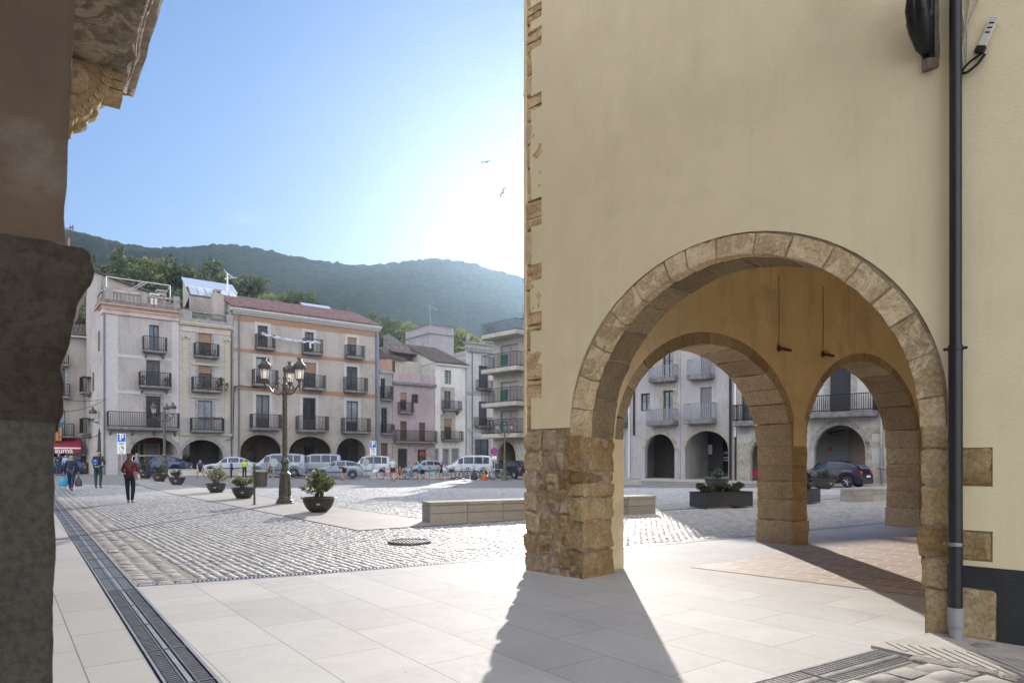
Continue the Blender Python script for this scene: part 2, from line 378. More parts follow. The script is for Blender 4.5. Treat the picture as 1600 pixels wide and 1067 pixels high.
keep = (Y_ > 7.5) & (Y_ < 36) & (pxx > -10) & (pxx < 1560) & (nn > 1.78) & (Y_ > gut_y(X_) + .22) & ~in_path(X_, Y_)
e = []
for da, db in ((.1, 0), (-.1, 0), (0, .07), (0, -.07)):
    keep &= ~in_path(X_ + da * UB.x + db * NB.x, Y_ + da * UB.y + db * NB.y)
cobbles('cobblestone_paving', X_[keep], Y_[keep], (NB.x, NB.y), sx, sy, M_cob)
earth = MB(); vs = []
for i in range(21):
    t = i / 20; y = 7.8 + t * 28.4
# bed under the stones
bx = np.linspace(-32, 32, 65); by = np.linspace(7, 37, 41); XX, YY = np.meshgrid(bx, by)
cc = (YY > gut_y(XX) + .0) & ((XX * DN.x + YY * DN.y) > 1.0)
nxb = len(bx); idx = np.arange(len(by) * nxb).reshape(len(by), nxb)
q = [(idx[i, j], idx[i, j + 1], idx[i + 1, j + 1], idx[i + 1, j]) for i in range(len(by) - 1) for j in range(nxb - 1) if cc[i, j] or cc[i + 1, j] or cc[i, j + 1] or cc[i + 1, j + 1]]
V = np.stack([XX.ravel(), YY.ravel(), (gzn(XX, YY) - .003).ravel()], 1)
tag(np_mesh('joint_bed', V, np.array(q), M_earth), kind='structure')
# two rows of edge stones along the drain and along the slot gutter
t_ = np.arange(7.2, 44, .17); r1 = [P2(1.22, t) for t in t_]; r2 = [P2(1.42, t + .08) for t in t_] + [P2(1.62, t + .03) for t in t_]
rr = np.array(r1 + r2); rr = rr[(rr[:, 1] > 8.2)]
cobbles('edge_stones', rr[:, 0], rr[:, 1], (DD.x, DD.y), .17, .19, cobble_mat('edge_stone', [(.1, (.22, .205, .185)), (.5, (.40, .38, .345)), (.9, (.54, .48, .40))], .6), dome=.001, tilt=.03, seed=4, gap=.028)
# gratings
M_iron = surf('cast_iron', (.22, .22, .225), (.13, .13, .135), 8, .45, .4, 60, .002, metal=.6, c3=(.2, .165, .13), s3=3)
M_gal = surf('galvanised_grate', (.50, .50, .50), (.36, .36, .36), 8, .42, .3, 60, .002, metal=.7)
M_hole = plain('drain_hole', (.012, .012, .012), .9)
def grating(t0, t1, n0, n1, org, dirv, nrm, slots=True):
    """slotted cover strip between two lines"""
    rt = empty('drain_grating', (org[0], org[1], 0), 0)
    m = MB(); fr_ = MB(); ho = MB(); ctr = MB()
    def pt(n_, t): return (dirv[0] * t + nrm[0] * n_, dirv[1] * t + nrm[1] * n_)
    def bx_(mm, na, nb, ta, tb, z0, z1):
        mm.slab([pt(na, ta), pt(nb, ta), pt(nb, tb), pt(na, tb)], z0, z1)
    def zt(t): x, y = pt((n0 + n1) / 2, t); return gz(org[0] + x, org[1] + y)
    W = n1 - n0
    k = int((t1 - t0) / 1.0) + 1
    for i in range(k):
        a = t0 + i * 1.0; b = min(a + 1.0, t1); z = zt((a + b) / 2)
        if b - a < .05: break
        bx_(ho, n0, n1, a, b, z - .02, z - .004)
        bx_(fr_, n0, n0 + .018, a, b, z - .02, z + .010); bx_(fr_, n1 - .018, n1, a, b, z - .02, z + .010)
        for c in (-.045, .03): bx_(m, (n0 + n1) / 2 + c, (n0 + n1) / 2 + c + .015, a + .01, b - .01, z - .01, z + .006)
        bx_(ctr, (n0 + n1) / 2 - .016, (n0 + n1) / 2 + .016, a + .01, b - .01, z - .01, z + .003)
        bx_(m, n0 + .02, n1 - .02, b - .02, b - .004, z - .01, z + .008)
        if a < 9:
            j = a + .015
            while j < b - .03:
                for q0, q1 in ((n0 + .03, (n0 + n1) / 2 - .048), ((n0 + n1) / 2 + .048, n1 - .03)): bx_(m, q0, q1, j, j + .024, z - .01, z + .004)
                j += .046
        else: bx_(m, n0 + .03, n1 - .03, a + .01, b - .025, z - .01, z + .0015)
    fr_.build('frame', M_gal, rt); m.build('grate', M_iron, rt); ho.build('channel', M_hole, rt); ctr.build('centre_bar', M_gal, rt)
    return rt
tag(grating(2.0, 44, .77, 1.09, (0, 0), DD, DN), 'long black iron drain cover strip running into the distance beside the cobbles', 'drain cover')
tag(grating(.0, 4.2, -.33, 0, (2.87, 5.38), (-.846, -.533), (-.533, .846)), 'short slotted drain cover strip ending by the right stone pier', 'drain cover')
# slot gutter at the cobbles' near edge
m = MB(); mh = MB()
for a, b in zip(GUT[:-1], GUT[1:]):
    d = Vector((b[0] - a[0], b[1] - a[1])); L = d.length; d.normalize(); nrm = Vector((-d.y, d.x))
    mh.slab([tuple(Vector(a)), tuple(Vector(b)), tuple(Vector(b) + nrm * .15), tuple(Vector(a) + nrm * .15)], -.02, -.003)
    k = int(L / .05)
    if a[0] > 10: k = 0
    for i in range(k):
        p = Vector(a) + d * (i + .2) * L / k; q = p + d * L / k * .5 + nrm * .0
        m.slab([tuple(p), tuple(q), tuple(q + nrm * .15 + d * .02), tuple(p + nrm * .15 + d * .02)], -.01, .006)
    for s_ in (0, .138): m.slab([tuple(Vector(a) + nrm * s_), tuple(Vector(b) + nrm * s_), tuple(Vector(b) + nrm * (s_ + .012)), tuple(Vector(a) + nrm * (s_ + .012))], -.01, .0075)
g = empty('slot_gutter', (0, 0, 0), 0, 'narrow zigzag slotted gutter between pale slabs and cobbles', 'drain cover'); m.build('grate', M_gal, g); mh.build('channel', M_hole, g)
# round manhole grate among the cobbles
mx, my = gpt(640, 848); g = empty('manhole_cover', (mx, my, .02), R(20), 'slotted iron manhole cover sunk among sunlit cobbles', 'manhole cover')
m = MB(); m.torus((0, 0, .0), .36, .03, 'z', 28, 6)
for i in range(-5, 6):
    h = math.sqrt(.35 ** 2 - (i * .062) ** 2); m.box(i * .062 - .018, i * .062 + .018, -h, h, -.02, .012)
m.build('grate', M_iron, g); m = MB(); m.lathe([(.35, -.02), (.35, -.012)], 24); m.build('pit', M_hole, g)
# threshold by the right pier: ribbed ramp slab, kerb, big rough cobbles
def big_cob():
    r = np.random.default_rng(9); pts = []
    for i in range(22):
        for j in range(13):
            p = Vector((2.95, 5.06)) + Vector((-.846, -.533)) * (i * .29 - 2.0 + .13 * (j % 2)) + Vector((.533, -.846)) * (.14 + j * .21); pts.append((p.x + r.normal(0, .02), p.y + r.normal(0, .02)))
    pts = np.array(pts); return pts
bc = big_cob(); cobbles('rough_cobbles', bc[:, 0], bc[:, 1], (-.846, -.533), .29, .21, cobble_mat('worn_stone', [(.1, (.24, .22, .19)), (.5, (.36, .335, .295)), (.9, (.42, .385, .33))], .75), dome=.0025, tilt=.01, lift=.020, seed=5, gap=.03)
m = MB(); a0 = Vector((2.95, 5.06)); e1 = Vector((-.846, -.533)); e2 = Vector((.533, -.846))
m.slab([tuple(a0 - e1 * 2.6), tuple(a0 + e1 * 3), tuple(a0 + e1 * 3 + e2 * 2.4), tuple(a0 - e1 * 2.6 + e2 * 2.4)], -.02, .0043); o = m.build('joint_bed', M_earth); o['kind'] = 'structure'
# ================================================================ NEAR BUILDINGS
M_plaster = surf('beige_plaster', (.79, .695, .46), (.73, .635, .415), .9, .9, .45, 45, .007, spec=.25, c3=(.70, .61, .405), s3=.5, streak=.22)
M_ochre = surf('ochre_plaster', (.80, .665, .41), (.70, .565, .33), 1.2, .9, .8, 26, .008, spec=.25, c3=(.60, .50, .33), s3=.8, streak=.5)
M_plinth = surf('charcoal_plinth', (.035, .038, .042), (.025, .027, .03), 3, .85, .9, 40, .006)
SAND = [(.15, (.19, .12, .05)), (.35, (.34, .225, .10)), (.55, (.47, .34, .18)), (.75, (.56, .44, .27)), (.95, (.50, .27, .10))]
M_sand = stone_mat('sandstone', SAND)
M_ring = stone_mat('arch_sandstone', [(.15, (.47, .35, .19)), (.45, (.66, .50, .29)), (.75, (.77, .60, .37)), (.95, (.70, .46, .24))], blot=(.38, .27, .15), patch=(.72, .60, .41))
M_rubble = stone_mat('rubble_masonry', SAND, bs=1.0, grain=18, blot=(.12, .09, .06), patch=(.42, .35, .27))
M_mortar = surf('lime_mortar', (.44, .36, .26), (.28, .21, .14), 9, .95, 1.0, 30, .02, c3=(.2, .14, .09), s3=2)
M_pipe = plain('dark_pipe', (.018, .021, .024), .42)
M_greyp = plain('grey_pipe', (.30, .31, .32), .5)
M_steel = plain('worn_steel', (.32, .32, .32), .4, .7)
M_blackiron = surf('black_iron', (.035, .035, .036), (.02, .02, .02), 14, .38, .4, 60, .002, metal=.5)
M_rust = surf('rusty_iron', (.10, .035, .02), (.06, .02, .012), 14, .8, .5, 60)

def hexblock(mb, c, amp=.008, rnd=.012, res=.05, tone=.5, seed=0.0, skip=()):
    """weathered block; c = 8 corners ordered (x0y0z0,x1y0z0,x0y1z0,x1y1z0, then z1)"""
    c = [Vector(p) for p in c]
    def tri(u, v, w_):
        a = c[0].lerp(c[1], u).lerp(c[2].lerp(c[3], u), v); b = c[4].lerp(c[5], u).lerp(c[6].lerp(c[7], u), v); return a.lerp(b, w_)
    lx = max((c[1] - c[0]).length, (c[5] - c[4]).length); ly = (c[2] - c[0]).length; lz = max((c[4] - c[0]).length, (c[5] - c[1]).length)
    cen = tri(.5, .5, .5)
    ax = [(tri(1, .5, .5) - cen).normalized(), (tri(.5, 1, .5) - cen).normalized(), (tri(.5, .5, 1) - cen).normalized()]
    ns = [max(2, min(26, int(l / res))) for l in (lx, ly, lz)]; ls = (lx, ly, lz)
    def cut(k): return [0, min(.12, .012 / ls[k])] + [i / ns[k] for i in range(1, ns[k])] + [1 - min(.12, .012 / ls[k]), 1]
    cuts = [cut(0), cut(1), cut(2)]
    for a, b, k in ((0, 1, 2), (0, 2, 1), (1, 2, 0)):
        for s_ in (0, 1):
            if (k, s_) in skip: continue
            vs = []; ca, cb = cuts[a], cuts[b]
            for q in cb:
                for p in ca:
                    uvw = [0, 0, 0]; uvw[a] = p; uvw[b] = q; uvw[k] = s_
                    pt = tri(*uvw); d = Vector((0, 0, 0))
                    for t in range(3):
                        ed = min(uvw[t], 1 - uvw[t]) * ls[t]; sg = 1 if uvw[t] > .5 else -1
                        near = max(0, 1 - ed / .03) ** 2
                        for t2 in range(3):
                            if t2 != t:
                                e2 = min(uvw[t2], 1 - uvw[t2]) * ls[t2]
                                if e2 < 1e-5: d -= ax[t2] * (1 if uvw[t2] > .5 else -1) * rnd * near * (.6 + .9 * abs(noise.noise(pt * 6 + Vector((seed, 0, 0)))))
                    nv = noise.noise_vector(pt * 3.1 + Vector((seed, 1, 2))) * amp * 1.4 + noise.noise_vector(pt * 9 + Vector((seed, 5, 2))) * amp + noise.noise_vector(pt * 26) * amp * .45
                    vs.append(pt + d + nv)
            n_ = len(ca); fs = [(i + j * n_, i + 1 + j * n_, i + 1 + (j + 1) * n_, i + (j + 1) * n_) for j in range(len(cb) - 1) for i in range(n_ - 1)]
            mb.add(vs, fs, tone)
def blk(mb, x0, x1, y0, y1, z0, z1, **k):
    hexblock(mb, [(x0, y0, z0), (x1, y0, z0), (x0, y1, z0), (x1, y1, z0), (x0, y0, z1), (x1, y0, z1), (x0, y1, z1), (x1, y1, z1)], **k)

def archz(x, a):
    c, hw, sp, rise = a; t = max(0.0, 1 - ((x - c) / hw) ** 2); return sp + rise * math.sqrt(t)
def wall_mb(mb, x0, x1, z0, z1, y0, y1, rects=(), arches=(), back=True, seg=28, zbot=None):
    """wall slab with rectangular holes (xa,xb,za,zb) and arches (c,halfwidth,spring,rise) open at the bottom"""
    xs_ = {x0, x1}
    for r in rects: xs_ |= {r[0], r[1]}
    for a in arches:
        for i in range(seg + 1): xs_.add(a[0] - a[1] * math.cos(math.pi * i / seg))
    xs_ = sorted(x for x in xs_ if x0 - 1e-6 <= x <= x1 + 1e-6); xs_ = [x for i, x in enumerate(xs_) if i == 0 or x - xs_[i - 1] > 1e-5]
    faces_y = (y0, y1) if back else (y0,)
    for xa, xb in zip(xs_[:-1], xs_[1:]):
        xm = (xa + xb) / 2; hs = []
        for r in rects:
            if r[0] < xm < r[1]: hs.append((r[2], r[2], r[3], r[3]))
        for a in arches:
            if abs(xm - a[0]) < a[1]: hs.append((z0, z0, archz(xa, a), archz(xb, a)))
        hs.sort(); la = lb = z0
        for h in hs + [(z1, z1, None, None)]:
            if h[0] > la + 1e-6 or h[1] > lb + 1e-6:
                for y in faces_y: mb.quad((xa, y, la), (xb, y, lb), (xb, y, h[1]), (xa, y, h[0]))
            if h[2] is None: break
            if h[0] > z0 + 1e-6: mb.quad((xa, y0, h[0]), (xb, y0, h[1]), (xb, y1, h[1]), (xa, y1, h[0]))
            if h[3] < z1 - 1e-6 or h[2] < z1 - 1e-6: mb.quad((xa, y0, h[2]), (xb, y0, h[3]), (xb, y1, h[3]), (xa, y1, h[2]))
            la, lb = h[2], h[3]
    for r in rects:
        for x in (r[0], r[1]): mb.quad((x, y0, r[2]), (x, y1, r[2]), (x, y1, r[3]), (x, y0, r[3]))
    for a in arches:
        for x in (a[0] - a[1], a[0] + a[1]):
            if a[2] > z0: mb.quad((x, y0, z0), (x, y1, z0), (x, y1, a[2]), (x, y0, a[2]))
    mb.quad((x0, y0, z0), (x0, y1, z0), (x0, y1, z1), (x0, y0, z1)); mb.quad((x1, y0, z0), (x1, y1, z0), (x1, y1, z1), (x1, y0, z1))
    mb.quad((x0, y0, z1), (x1, y0, z1), (x1, y1, z1), (x0, y1, z1))
    return mb
def ring(mb, a, th, y0, y1, n, seed, amp=.008, rnd=.012, res=.05, ang0=0.0):
    """voussoirs around arch a"""
    c, hw, sp, rise = a; rr = random.Random(seed); cuts = [0]
    for i in range(n): cuts.append(cuts[-1] + rr.uniform(.75, 1.25))
    cuts = [math.pi - x / cuts[-1] * math.pi for x in cuts]
    for i in range(n):
        t0, t1 = cuts[i] - .004, cuts[i + 1] + .004; k = 3; tn = rr.random(); sd = rr.uniform(0, 50)
        def pt(t, o, y): return Vector((c + (hw + o) * math.cos(t), y, sp + (rise + o) * math.sin(t)))
        tho = th * rr.uniform(.96, 1.05)
        hexarc(mb, lambda u, v, w_: pt(t0 + (t1 - t0) * u, tho * w_, y0 + (y1 - y0) * v), (abs(t0 - t1) * hw, y1 - y0, th), amp, rnd, res, tn, sd)
def hexarc(mb, tri, ls, amp, rnd, res, tone, seed):
    cen = tri(.5, .5, .5); ns = [max(2, min(26, int(l / res))) for l in ls]
    def cut(k): return [0, min(.12, .012 / ls[k])] + [i / ns[k] for i in range(1, ns[k])] + [1 - min(.12, .012 / ls[k]), 1]
    cuts = [cut(0), cut(1), cut(2)]
    for a, b, k in ((0, 1, 2), (0, 2, 1), (1, 2, 0)):
        for s_ in (0, 1):
            if (k, s_) == (2, 1): continue
            vs = []; ca, cb = cuts[a], cuts[b]
            for q in cb:
                for p in ca:
                    uvw = [0, 0, 0]; uvw[a] = p; uvw[b] = q; uvw[k] = s_
                    pt = tri(*uvw); d = Vector((0, 0, 0))
                    for t in range(3):
                        ed = min(uvw[t], 1 - uvw[t]) * ls[t]; near = max(0, 1 - ed / .03) ** 2
                        if near <= 0: continue
                        for t2 in range(3):
                            if t2 != t and min(uvw[t2], 1 - uvw[t2]) < 1e-5:
                                u2 = list(uvw); u2[t2] = .5; dr = (tri(*u2) - pt).normalized(); d += dr * rnd * near * (.5 + .9 * abs(noise.noise(pt * 6 + Vector((seed, 0, 0)))))
                    nv = noise.noise_vector(pt * 3.1 + Vector((seed, 1, 2))) * amp * 1.4 + noise.noise_vector(pt * 9 + Vector((seed, 5, 2))) * amp + noise.noise_vector(pt * 26) * amp * .45
                    vs.append(pt + d + nv)
            n_ = len(ca); mb.add(vs, [(i + j * n_, i + 1 + j * n_, i + 1 + (j + 1) * n_, i + (j + 1) * n_) for j in range(len(cb) - 1) for i in range(n_ - 1)], tone)

AB = empty('arcade_building', (.174, 9.3, 0), 0, 'tall beige plastered arcade building with large rough stone arch, filling the right', 'building')
def sub(parent, o, rz):     # local matrix for wall frames
    o.rotation_euler = (0, 0, rz); return o
rzA, rzB = R(-45), R(36.87)
TA, TB = .64, .69
# frame A: x along wall A (to the right and nearer), y into the building
ar1 = (2.89, 1.87, 1.77, 1.87)
ar1o = (2.89, 2.09, 1.77, 2.10)
# plaster with quoin notches at its left edge
m = MB()
ztop = 11.0
NOTCH = [(7.28, 7.02), (7.6, 7.4), (6.4, 6.2), (5.0, 4.63), (4.12, 3.9), (3.48, 3.22), (2.78, 2.32)]
rng2 = random.Random(3)
edge = lambda z: .115 + .012 * math.sin(z * 3.1) + .01 * math.sin(z * 7.7)
# left column of plaster in horizontal bands so the quoins show through
zs = sorted({1.91, ztop} | {z for p in NOTCH for z in p} | set(np.arange(2.0, 11, .25)))
for za, zb in zip(zs[:-1], zs[1:]):
    zm = (za + zb) / 2; wide = any(p[1] < zm < p[0] for p in NOTCH)
    if wide: xa0 = xa1 = .31
    else: xa0, xa1 = edge(za), edge(zb)
    m.quad((xa0, 0, za), (.36, 0, za), (.36, 0, zb), (xa1, 0, zb)); m.quad((xa0, 0, za), (xa0, .05, za), (xa1, .05, zb), (xa1, 0, zb))
    if wide: m.quad((.05, 0, za), (.31, 0, za), (.31, .05, za), (.05, .05, za)); m.quad((.05, 0, zb), (.31, 0, zb), (.31, .05, zb), (.05, .05, zb))
m.quad((edge(1.91), 0, 1.91), (.36, 0, 1.91), (.36, .05, 1.91), (edge(1.91), .05, 1.91))
wall_mb(m, .36, 13, 1.91, ztop, 0, TA - .05, arches=[(2.89, 2.09, 1.91, 2.10 * math.sqrt(1 - .0001) - .14 + .0)], back=True, seg=40)
# right of the arch the plaster comes down to the plinth
RX = 4.975
def right_plaster(m):
    qu = [(1.28, 1.60), (.665, .915)]
    rects = [(RX + .02, 5.29, a, b) for a, b in qu]
    wall_mb(m, RX, 13, .62, 1.91, 0, TA - .05, rects=rects, back=True)
right_plaster(m)
pA = m.build('plaster_wall', M_plaster, AB); pA.rotation_euler = (0, 0, rzA)
m = MB(); wall_mb(m, RX, 13, -.1, .62, -.006, TA - .05, rects=[(RX + .02, 5.32, .0, .44)], back=False); o = m.build('plinth', M_plinth, AB); o.rotation_euler = (0, 0, rzA)
# mortar core behind the stones
m = MB()
wall_mb(m, .02, 1.005, -.1, 1.93, .016, TA - .04); wall_mb(m, 4.80, 5.30, -.1, 1.75, .012, TA - .06)
wall_mb(m, .03, .40, 1.93, ztop - .02, .045, TA - .06)
k = 40
for i in range(k):
    t0, t1 = math.pi * i / k, math.pi * (i + 1) / k
    def cp(t, o): return (2.89 + (1.87 + o) * math.cos(t), 1.77 + (1.87 + o) * math.sin(t))
    for y in (.014, TA - .02):
        a, b = cp(t0, .012), cp(t1, .02); c, d = cp(t1, .26), cp(t0, .26); m.quad((a[0], y, a[1]), (b[0], y, b[1]), (c[0], y, c[1]), (d[0], y, d[1]))
    m.quad((a[0], .03, a[1]), (b[0], .03, b[1]), (b[0], TA, b[1]), (a[0], TA, a[1]))
o = m.build('mortar_core', M_mortar, AB); o.rotation_euler = (0, 0, rzA)
# arch ring
m = MB(); ring(m, ar1, .215, .004, .16, 17, 5, amp=.008, rnd=.0025, res=.045)
o = m.build('arch_stones', M_ring, AB); o.rotation_euler = (0, 0, rzA)
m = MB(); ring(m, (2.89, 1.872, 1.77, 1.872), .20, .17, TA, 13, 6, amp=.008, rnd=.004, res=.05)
M_soff = stone_mat('soffit_sandstone_shaded', [(.15, (.20, .145, .085)), (.45, (.30, .225, .13)), (.75, (.38, .295, .18)), (.95, (.33, .225, .12))], blot=(.14, .11, .07))  # browner stone than the front, with some soffit shade put into the colour
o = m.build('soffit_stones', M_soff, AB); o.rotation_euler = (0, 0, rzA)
# left pier, jamb course by course and rubble beside it
m = MB(); rr = random.Random(11)
zc = [-.06, .30, .62, .93, 1.16, 1.30, 1.55, 1.78]
zc = [-.06, .34, .72, 1.02, 1.20, 1.34, 1.80]
for a, b in zip(zc[:-1], zc[1:]):
    w0 = .80 - rr.uniform(0, .16)
    blk(m, w0, 1.03 + rr.uniform(-.012, .008), -.012 + rr.uniform(-.01, .012), TA, a + .006, b - .006, amp=.024, rnd=.012, res=.04, tone=rr.random() * .8, seed=rr.uniform(0, 40))
# impost pieces at the ring's foot
o = m.build('jamb_stones', M_sand, AB); o.rotation_euler = (0, 0, rzA)
m = MB()
zc = [-.06, .26, .52, .80, 1.08, 1.34, 1.62, 1.905]
for a, b in zip(zc[:-1], zc[1:]):
    x = -.01 + rr.uniform(-.02, .01); wq = rr.uniform(.2, .34)
    blk(m, x, x + wq, rr.uniform(-.012, .012), TA - .02, a + .008, b - .008, amp=.024, rnd=.014, res=.035, tone=rr.random(), seed=rr.uniform(0, 40))
    x = x + wq + .012
    while x < .70:
        w_ = rr.uniform(.10, .30); w_ = min(w_, .80 - x)
        if rr.random() < .45:
            zm = a + (b - a) * rr.uniform(.4, .6); parts_ = [(a, zm), (zm, b)]
        else: parts_ = [(a, b)]
        for p0, p1 in parts_: blk(m, x, x + w_, rr.uniform(-.012, .022), .3, p0 + .01, p1 - .01, amp=.026, rnd=.016, res=.03, tone=rr.random(), seed=rr.uniform(0, 40))
        x += w_ + .014
o = m.build('rubble_stones', M_rubble, AB); o.rotation_euler = (0, 0, rzA)
# corner quoins above
m = MB(); z = 1.92; i = 0
while z < ztop - .3:
    h = rr.uniform(.26, .5); wide = any(p[1] - .05 < z + h / 2 < p[0] + .05 for p in NOTCH)
    x0 = rr.uniform(-.035, -.005)
    blk(m, x0, .325, .008, .5, z + .006, z + h - .006, amp=.012, rnd=.014, res=.05, tone=rr.random(), seed=rr.uniform(0, 40)); z += h
o = m.build('quoin_stones', stone_mat('pale_quoins', [(.15, (.50, .33, .16)), (.45, (.68, .48, .26)), (.75, (.76, .57, .34)), (.95, (.70, .38, .16))], blot=(.45, .30, .15), patch=(.74, .58, .36)), AB); o.rotation_euler = (0, 0, rzA)
# right jamb
m = MB(); zc = [-.06, .40, .80, 1.10, 1.30, 1.80]
zc = [-.05, .40, .66, .93, 1.28, 1.60, 1.80]
for i, (a, b) in enumerate(zip(zc[:-1], zc[1:])):
    x0 = 4.76 + (.045 if i == 0 else rr.uniform(-.02, .012))
    blk(m, x0, 5.0, -.010 + rr.uniform(-.006, .01), TA, a + .006, b - .006, amp=.016, rnd=.012, res=.035, tone=rr.random(), seed=rr.uniform(0, 40))
for a, b, x1 in ((1.285, 1.595, 5.285), (.67, .91, 5.285), (.0, .435, 5.315)):
    blk(m, 5.0, x1, -.012, .2, a, b, amp=.010, rnd=.014, res=.035, tone=rr.random(), seed=rr.uniform(0, 40))
o = m.build('jamb_stones', M_sand, AB); o.rotation_euler = (0, 0, rzA)

M_pierst = stone_mat('pier_sandstone', [(.15, (.30, .215, .115)), (.4, (.45, .335, .195)), (.65, (.55, .425, .265)), (.9, (.64, .51, .36))], bs=.7, blot=(.2, .15, .1))
# wall B (square side), y into building is local -y of frame with x=UB;
def fB(o): o.rotation_euler = (0, 0, rzB); return o
# in frame B local +y points out to the square, the inside is -y
ar2 = (3.31, 2.11, 1.74, 1.56); ar3 = (8.185, 2.265, 1.76, 1.69); ar4 = (13.1, 2.0, 1.76, 1.6); ar5 = (17.6, 1.9, 1.76, 1.6)
def grow(a, g): return (a[0], a[1] + g, a[2], a[3] + g)
m = MB(); wall_mb(m, .9, 20.5, 1.76, ztop, -TB, -.02, arches=[(a[0], a[1] + .17, 1.76, a[3] + .17) for a in (ar2, ar3, ar4, ar5)], seg=32)
# the inner leaf: ochre inside, beige outside
fB(m.build('inner_plaster', M_ochre, AB))
m = MB(); wall_mb(m, .0, 20.5, 1.76, ztop, -.02, 0.02, arches=[(a[0], a[1] + .2, 1.76, a[3] + .2) for a in (ar2, ar3, ar4, ar5)], seg=32); fB(m.build('outer_plaster', M_plaster, AB))
m = MB()
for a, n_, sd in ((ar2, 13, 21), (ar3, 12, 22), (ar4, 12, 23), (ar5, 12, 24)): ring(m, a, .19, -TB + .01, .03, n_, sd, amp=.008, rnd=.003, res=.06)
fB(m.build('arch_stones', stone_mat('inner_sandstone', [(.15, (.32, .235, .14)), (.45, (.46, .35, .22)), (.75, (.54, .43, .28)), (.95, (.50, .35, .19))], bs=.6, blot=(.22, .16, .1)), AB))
zc = [-.06, .42, .80, 1.12, 1.40, 1.76]
for c0_, c1_ in ((1.0, 1.20), (5.42, 5.92), (10.45, 11.1), (15.1, 15.7), (19.5, 20.1)):
    m = MB()
    for i, (a, b) in enumerate(zip(zc[:-1], zc[1:])):
        ex = .022 if i == 0 else 0
        if c0_ < 1.1: blk(m, c0_ - .2, c1_ + ex, -TB + .1, .0, a + .005, b - .005, amp=.010, rnd=.006, res=.06, tone=rr.random() * .7, seed=rr.uniform(0, 40))
        else: blk(m, c0_ - ex, c1_ + ex, -TB - ex, .0 + ex, a + .004, b - .004, amp=.010, rnd=.005, res=.05, tone=.25 + rr.random() * .5 + (.25 if i == 0 else 0), seed=rr.uniform(0, 40))
    mc_ = MB(); mc_.box(max(c0_, 1.0) + .012, c1_ - .012, -TB + .012, -.014, -.05, 1.78); fB(mc_.build('mortar_core', M_mortar, AB)); fB(m.build('pier_stones', M_pierst, AB))
m = MB(); m.box(.86, 1.19, -TB - .01, -.58, -.05, 1.78); fB(m.build('plaster_strip', M_ochre, AB)); m = MB(); m.box(5.47, 5.87, -TB - .005, -.3, 1.74, 2.2); fB(m.build('plaster_strip', M_ochre, AB))
# inner wall, ceiling, roof and the block behind
m = MB(); wall_mb(m, 1.3, 20.5, -.1, ztop, -5.9, -5.5); m.slab([(.75, -.3), (20.5, -.3), (20.5, -5.5), (1.45, -5.5)], 5.25, 5.45); fB(m.build('inner_wall', M_ochre, AB))
m = MB(); m.slab([(-.3, .3), (20.7, .3), (20.7, -12), (1.5, -12)], ztop, ztop + .25); m.box(20.5, 20.9, -12, 0, 5.2, ztop); fB(m.build('roof', surf('roof_clay', (.32, .19, .13), (.22, .13, .09), 4), AB))
# iron brackets with hanging wires inside
for px, py, yt in ((1215, 545, 432), (1284, 554, 440)):
    xq = (px - PX0) / F; t = (xq * 12.0 - 4.93) / (.8 - xq * .6); Yq = 12.0 + .6 * t; s_ = t + 5.42
    zb = HC + (PY0 - py) * Yq / F
    e_ = empty('iron_bracket', (.174 + .8 * s_ + .6 * (TB + .02), 9.3 + .6 * s_ - .8 * (TB + .02), zb), rzB, 'rusty iron bracket hung by a wire on the inner ochre wall, %s of two' % ('left' if px < 1250 else 'right'), 'bracket', 'iron brackets hung on the inner wall')
    m = MB(); m.box(-.02, .02, -.03, .0, -.05, .06); m.box(-.015, .34, -.045, -.015, -.02, .02); m.build('arm', M_rust, e_)
    m = MB(); m.tube([(0, -.01, .05), (.005, -.012, .5), (-.004, -.012, 1.25)], .006, 5); m.build('wire', M_rust, e_)
# small security lamp under the big arch
# ---- drain pipe
dp = empty('drain_pipe', (.174 + SQ * 5.05 - SQ * .09, 9.3 - SQ * 5.05 - SQ * .09, 0), rzA, 'dark vertical drainpipe with grey foot against the beige wall beside the big arch', 'pipe')
m = MB(); m.lathe([(.052, .28), (.052, 2.45), (.0, 2.45)], 20); m.lathe([(.046, 2.4), (.046, 11)], 20); m.build('pipe', M_pipe, dp, smooth=False)
m = MB(); m.lathe([(.050, .0), (.052, .10), (.060, .13), (.060, .27), (.054, .275)], 20); m.build('foot_sleeve', M_greyp, dp)
for zc_ in (.80, 2.42, 5.6, 8.5):
    m = MB(); m.lathe([(.058, -.015), (.061, -.012), (.061, .012), (.058, .015)], 20, (0, 0, zc_)); m.tube([(-.085, 0, zc_), (.085, 0, zc_)], .008); m.ball((.075, -.01, zc_), .014, 6); m.ball((-.075, -.01, zc_), .014, 6); m.box(-.01, .01, .04, .1, zc_ - .01, zc_ + .01); m.build('clamp', M_steel if zc_ < 1 else M_pipe, dp)
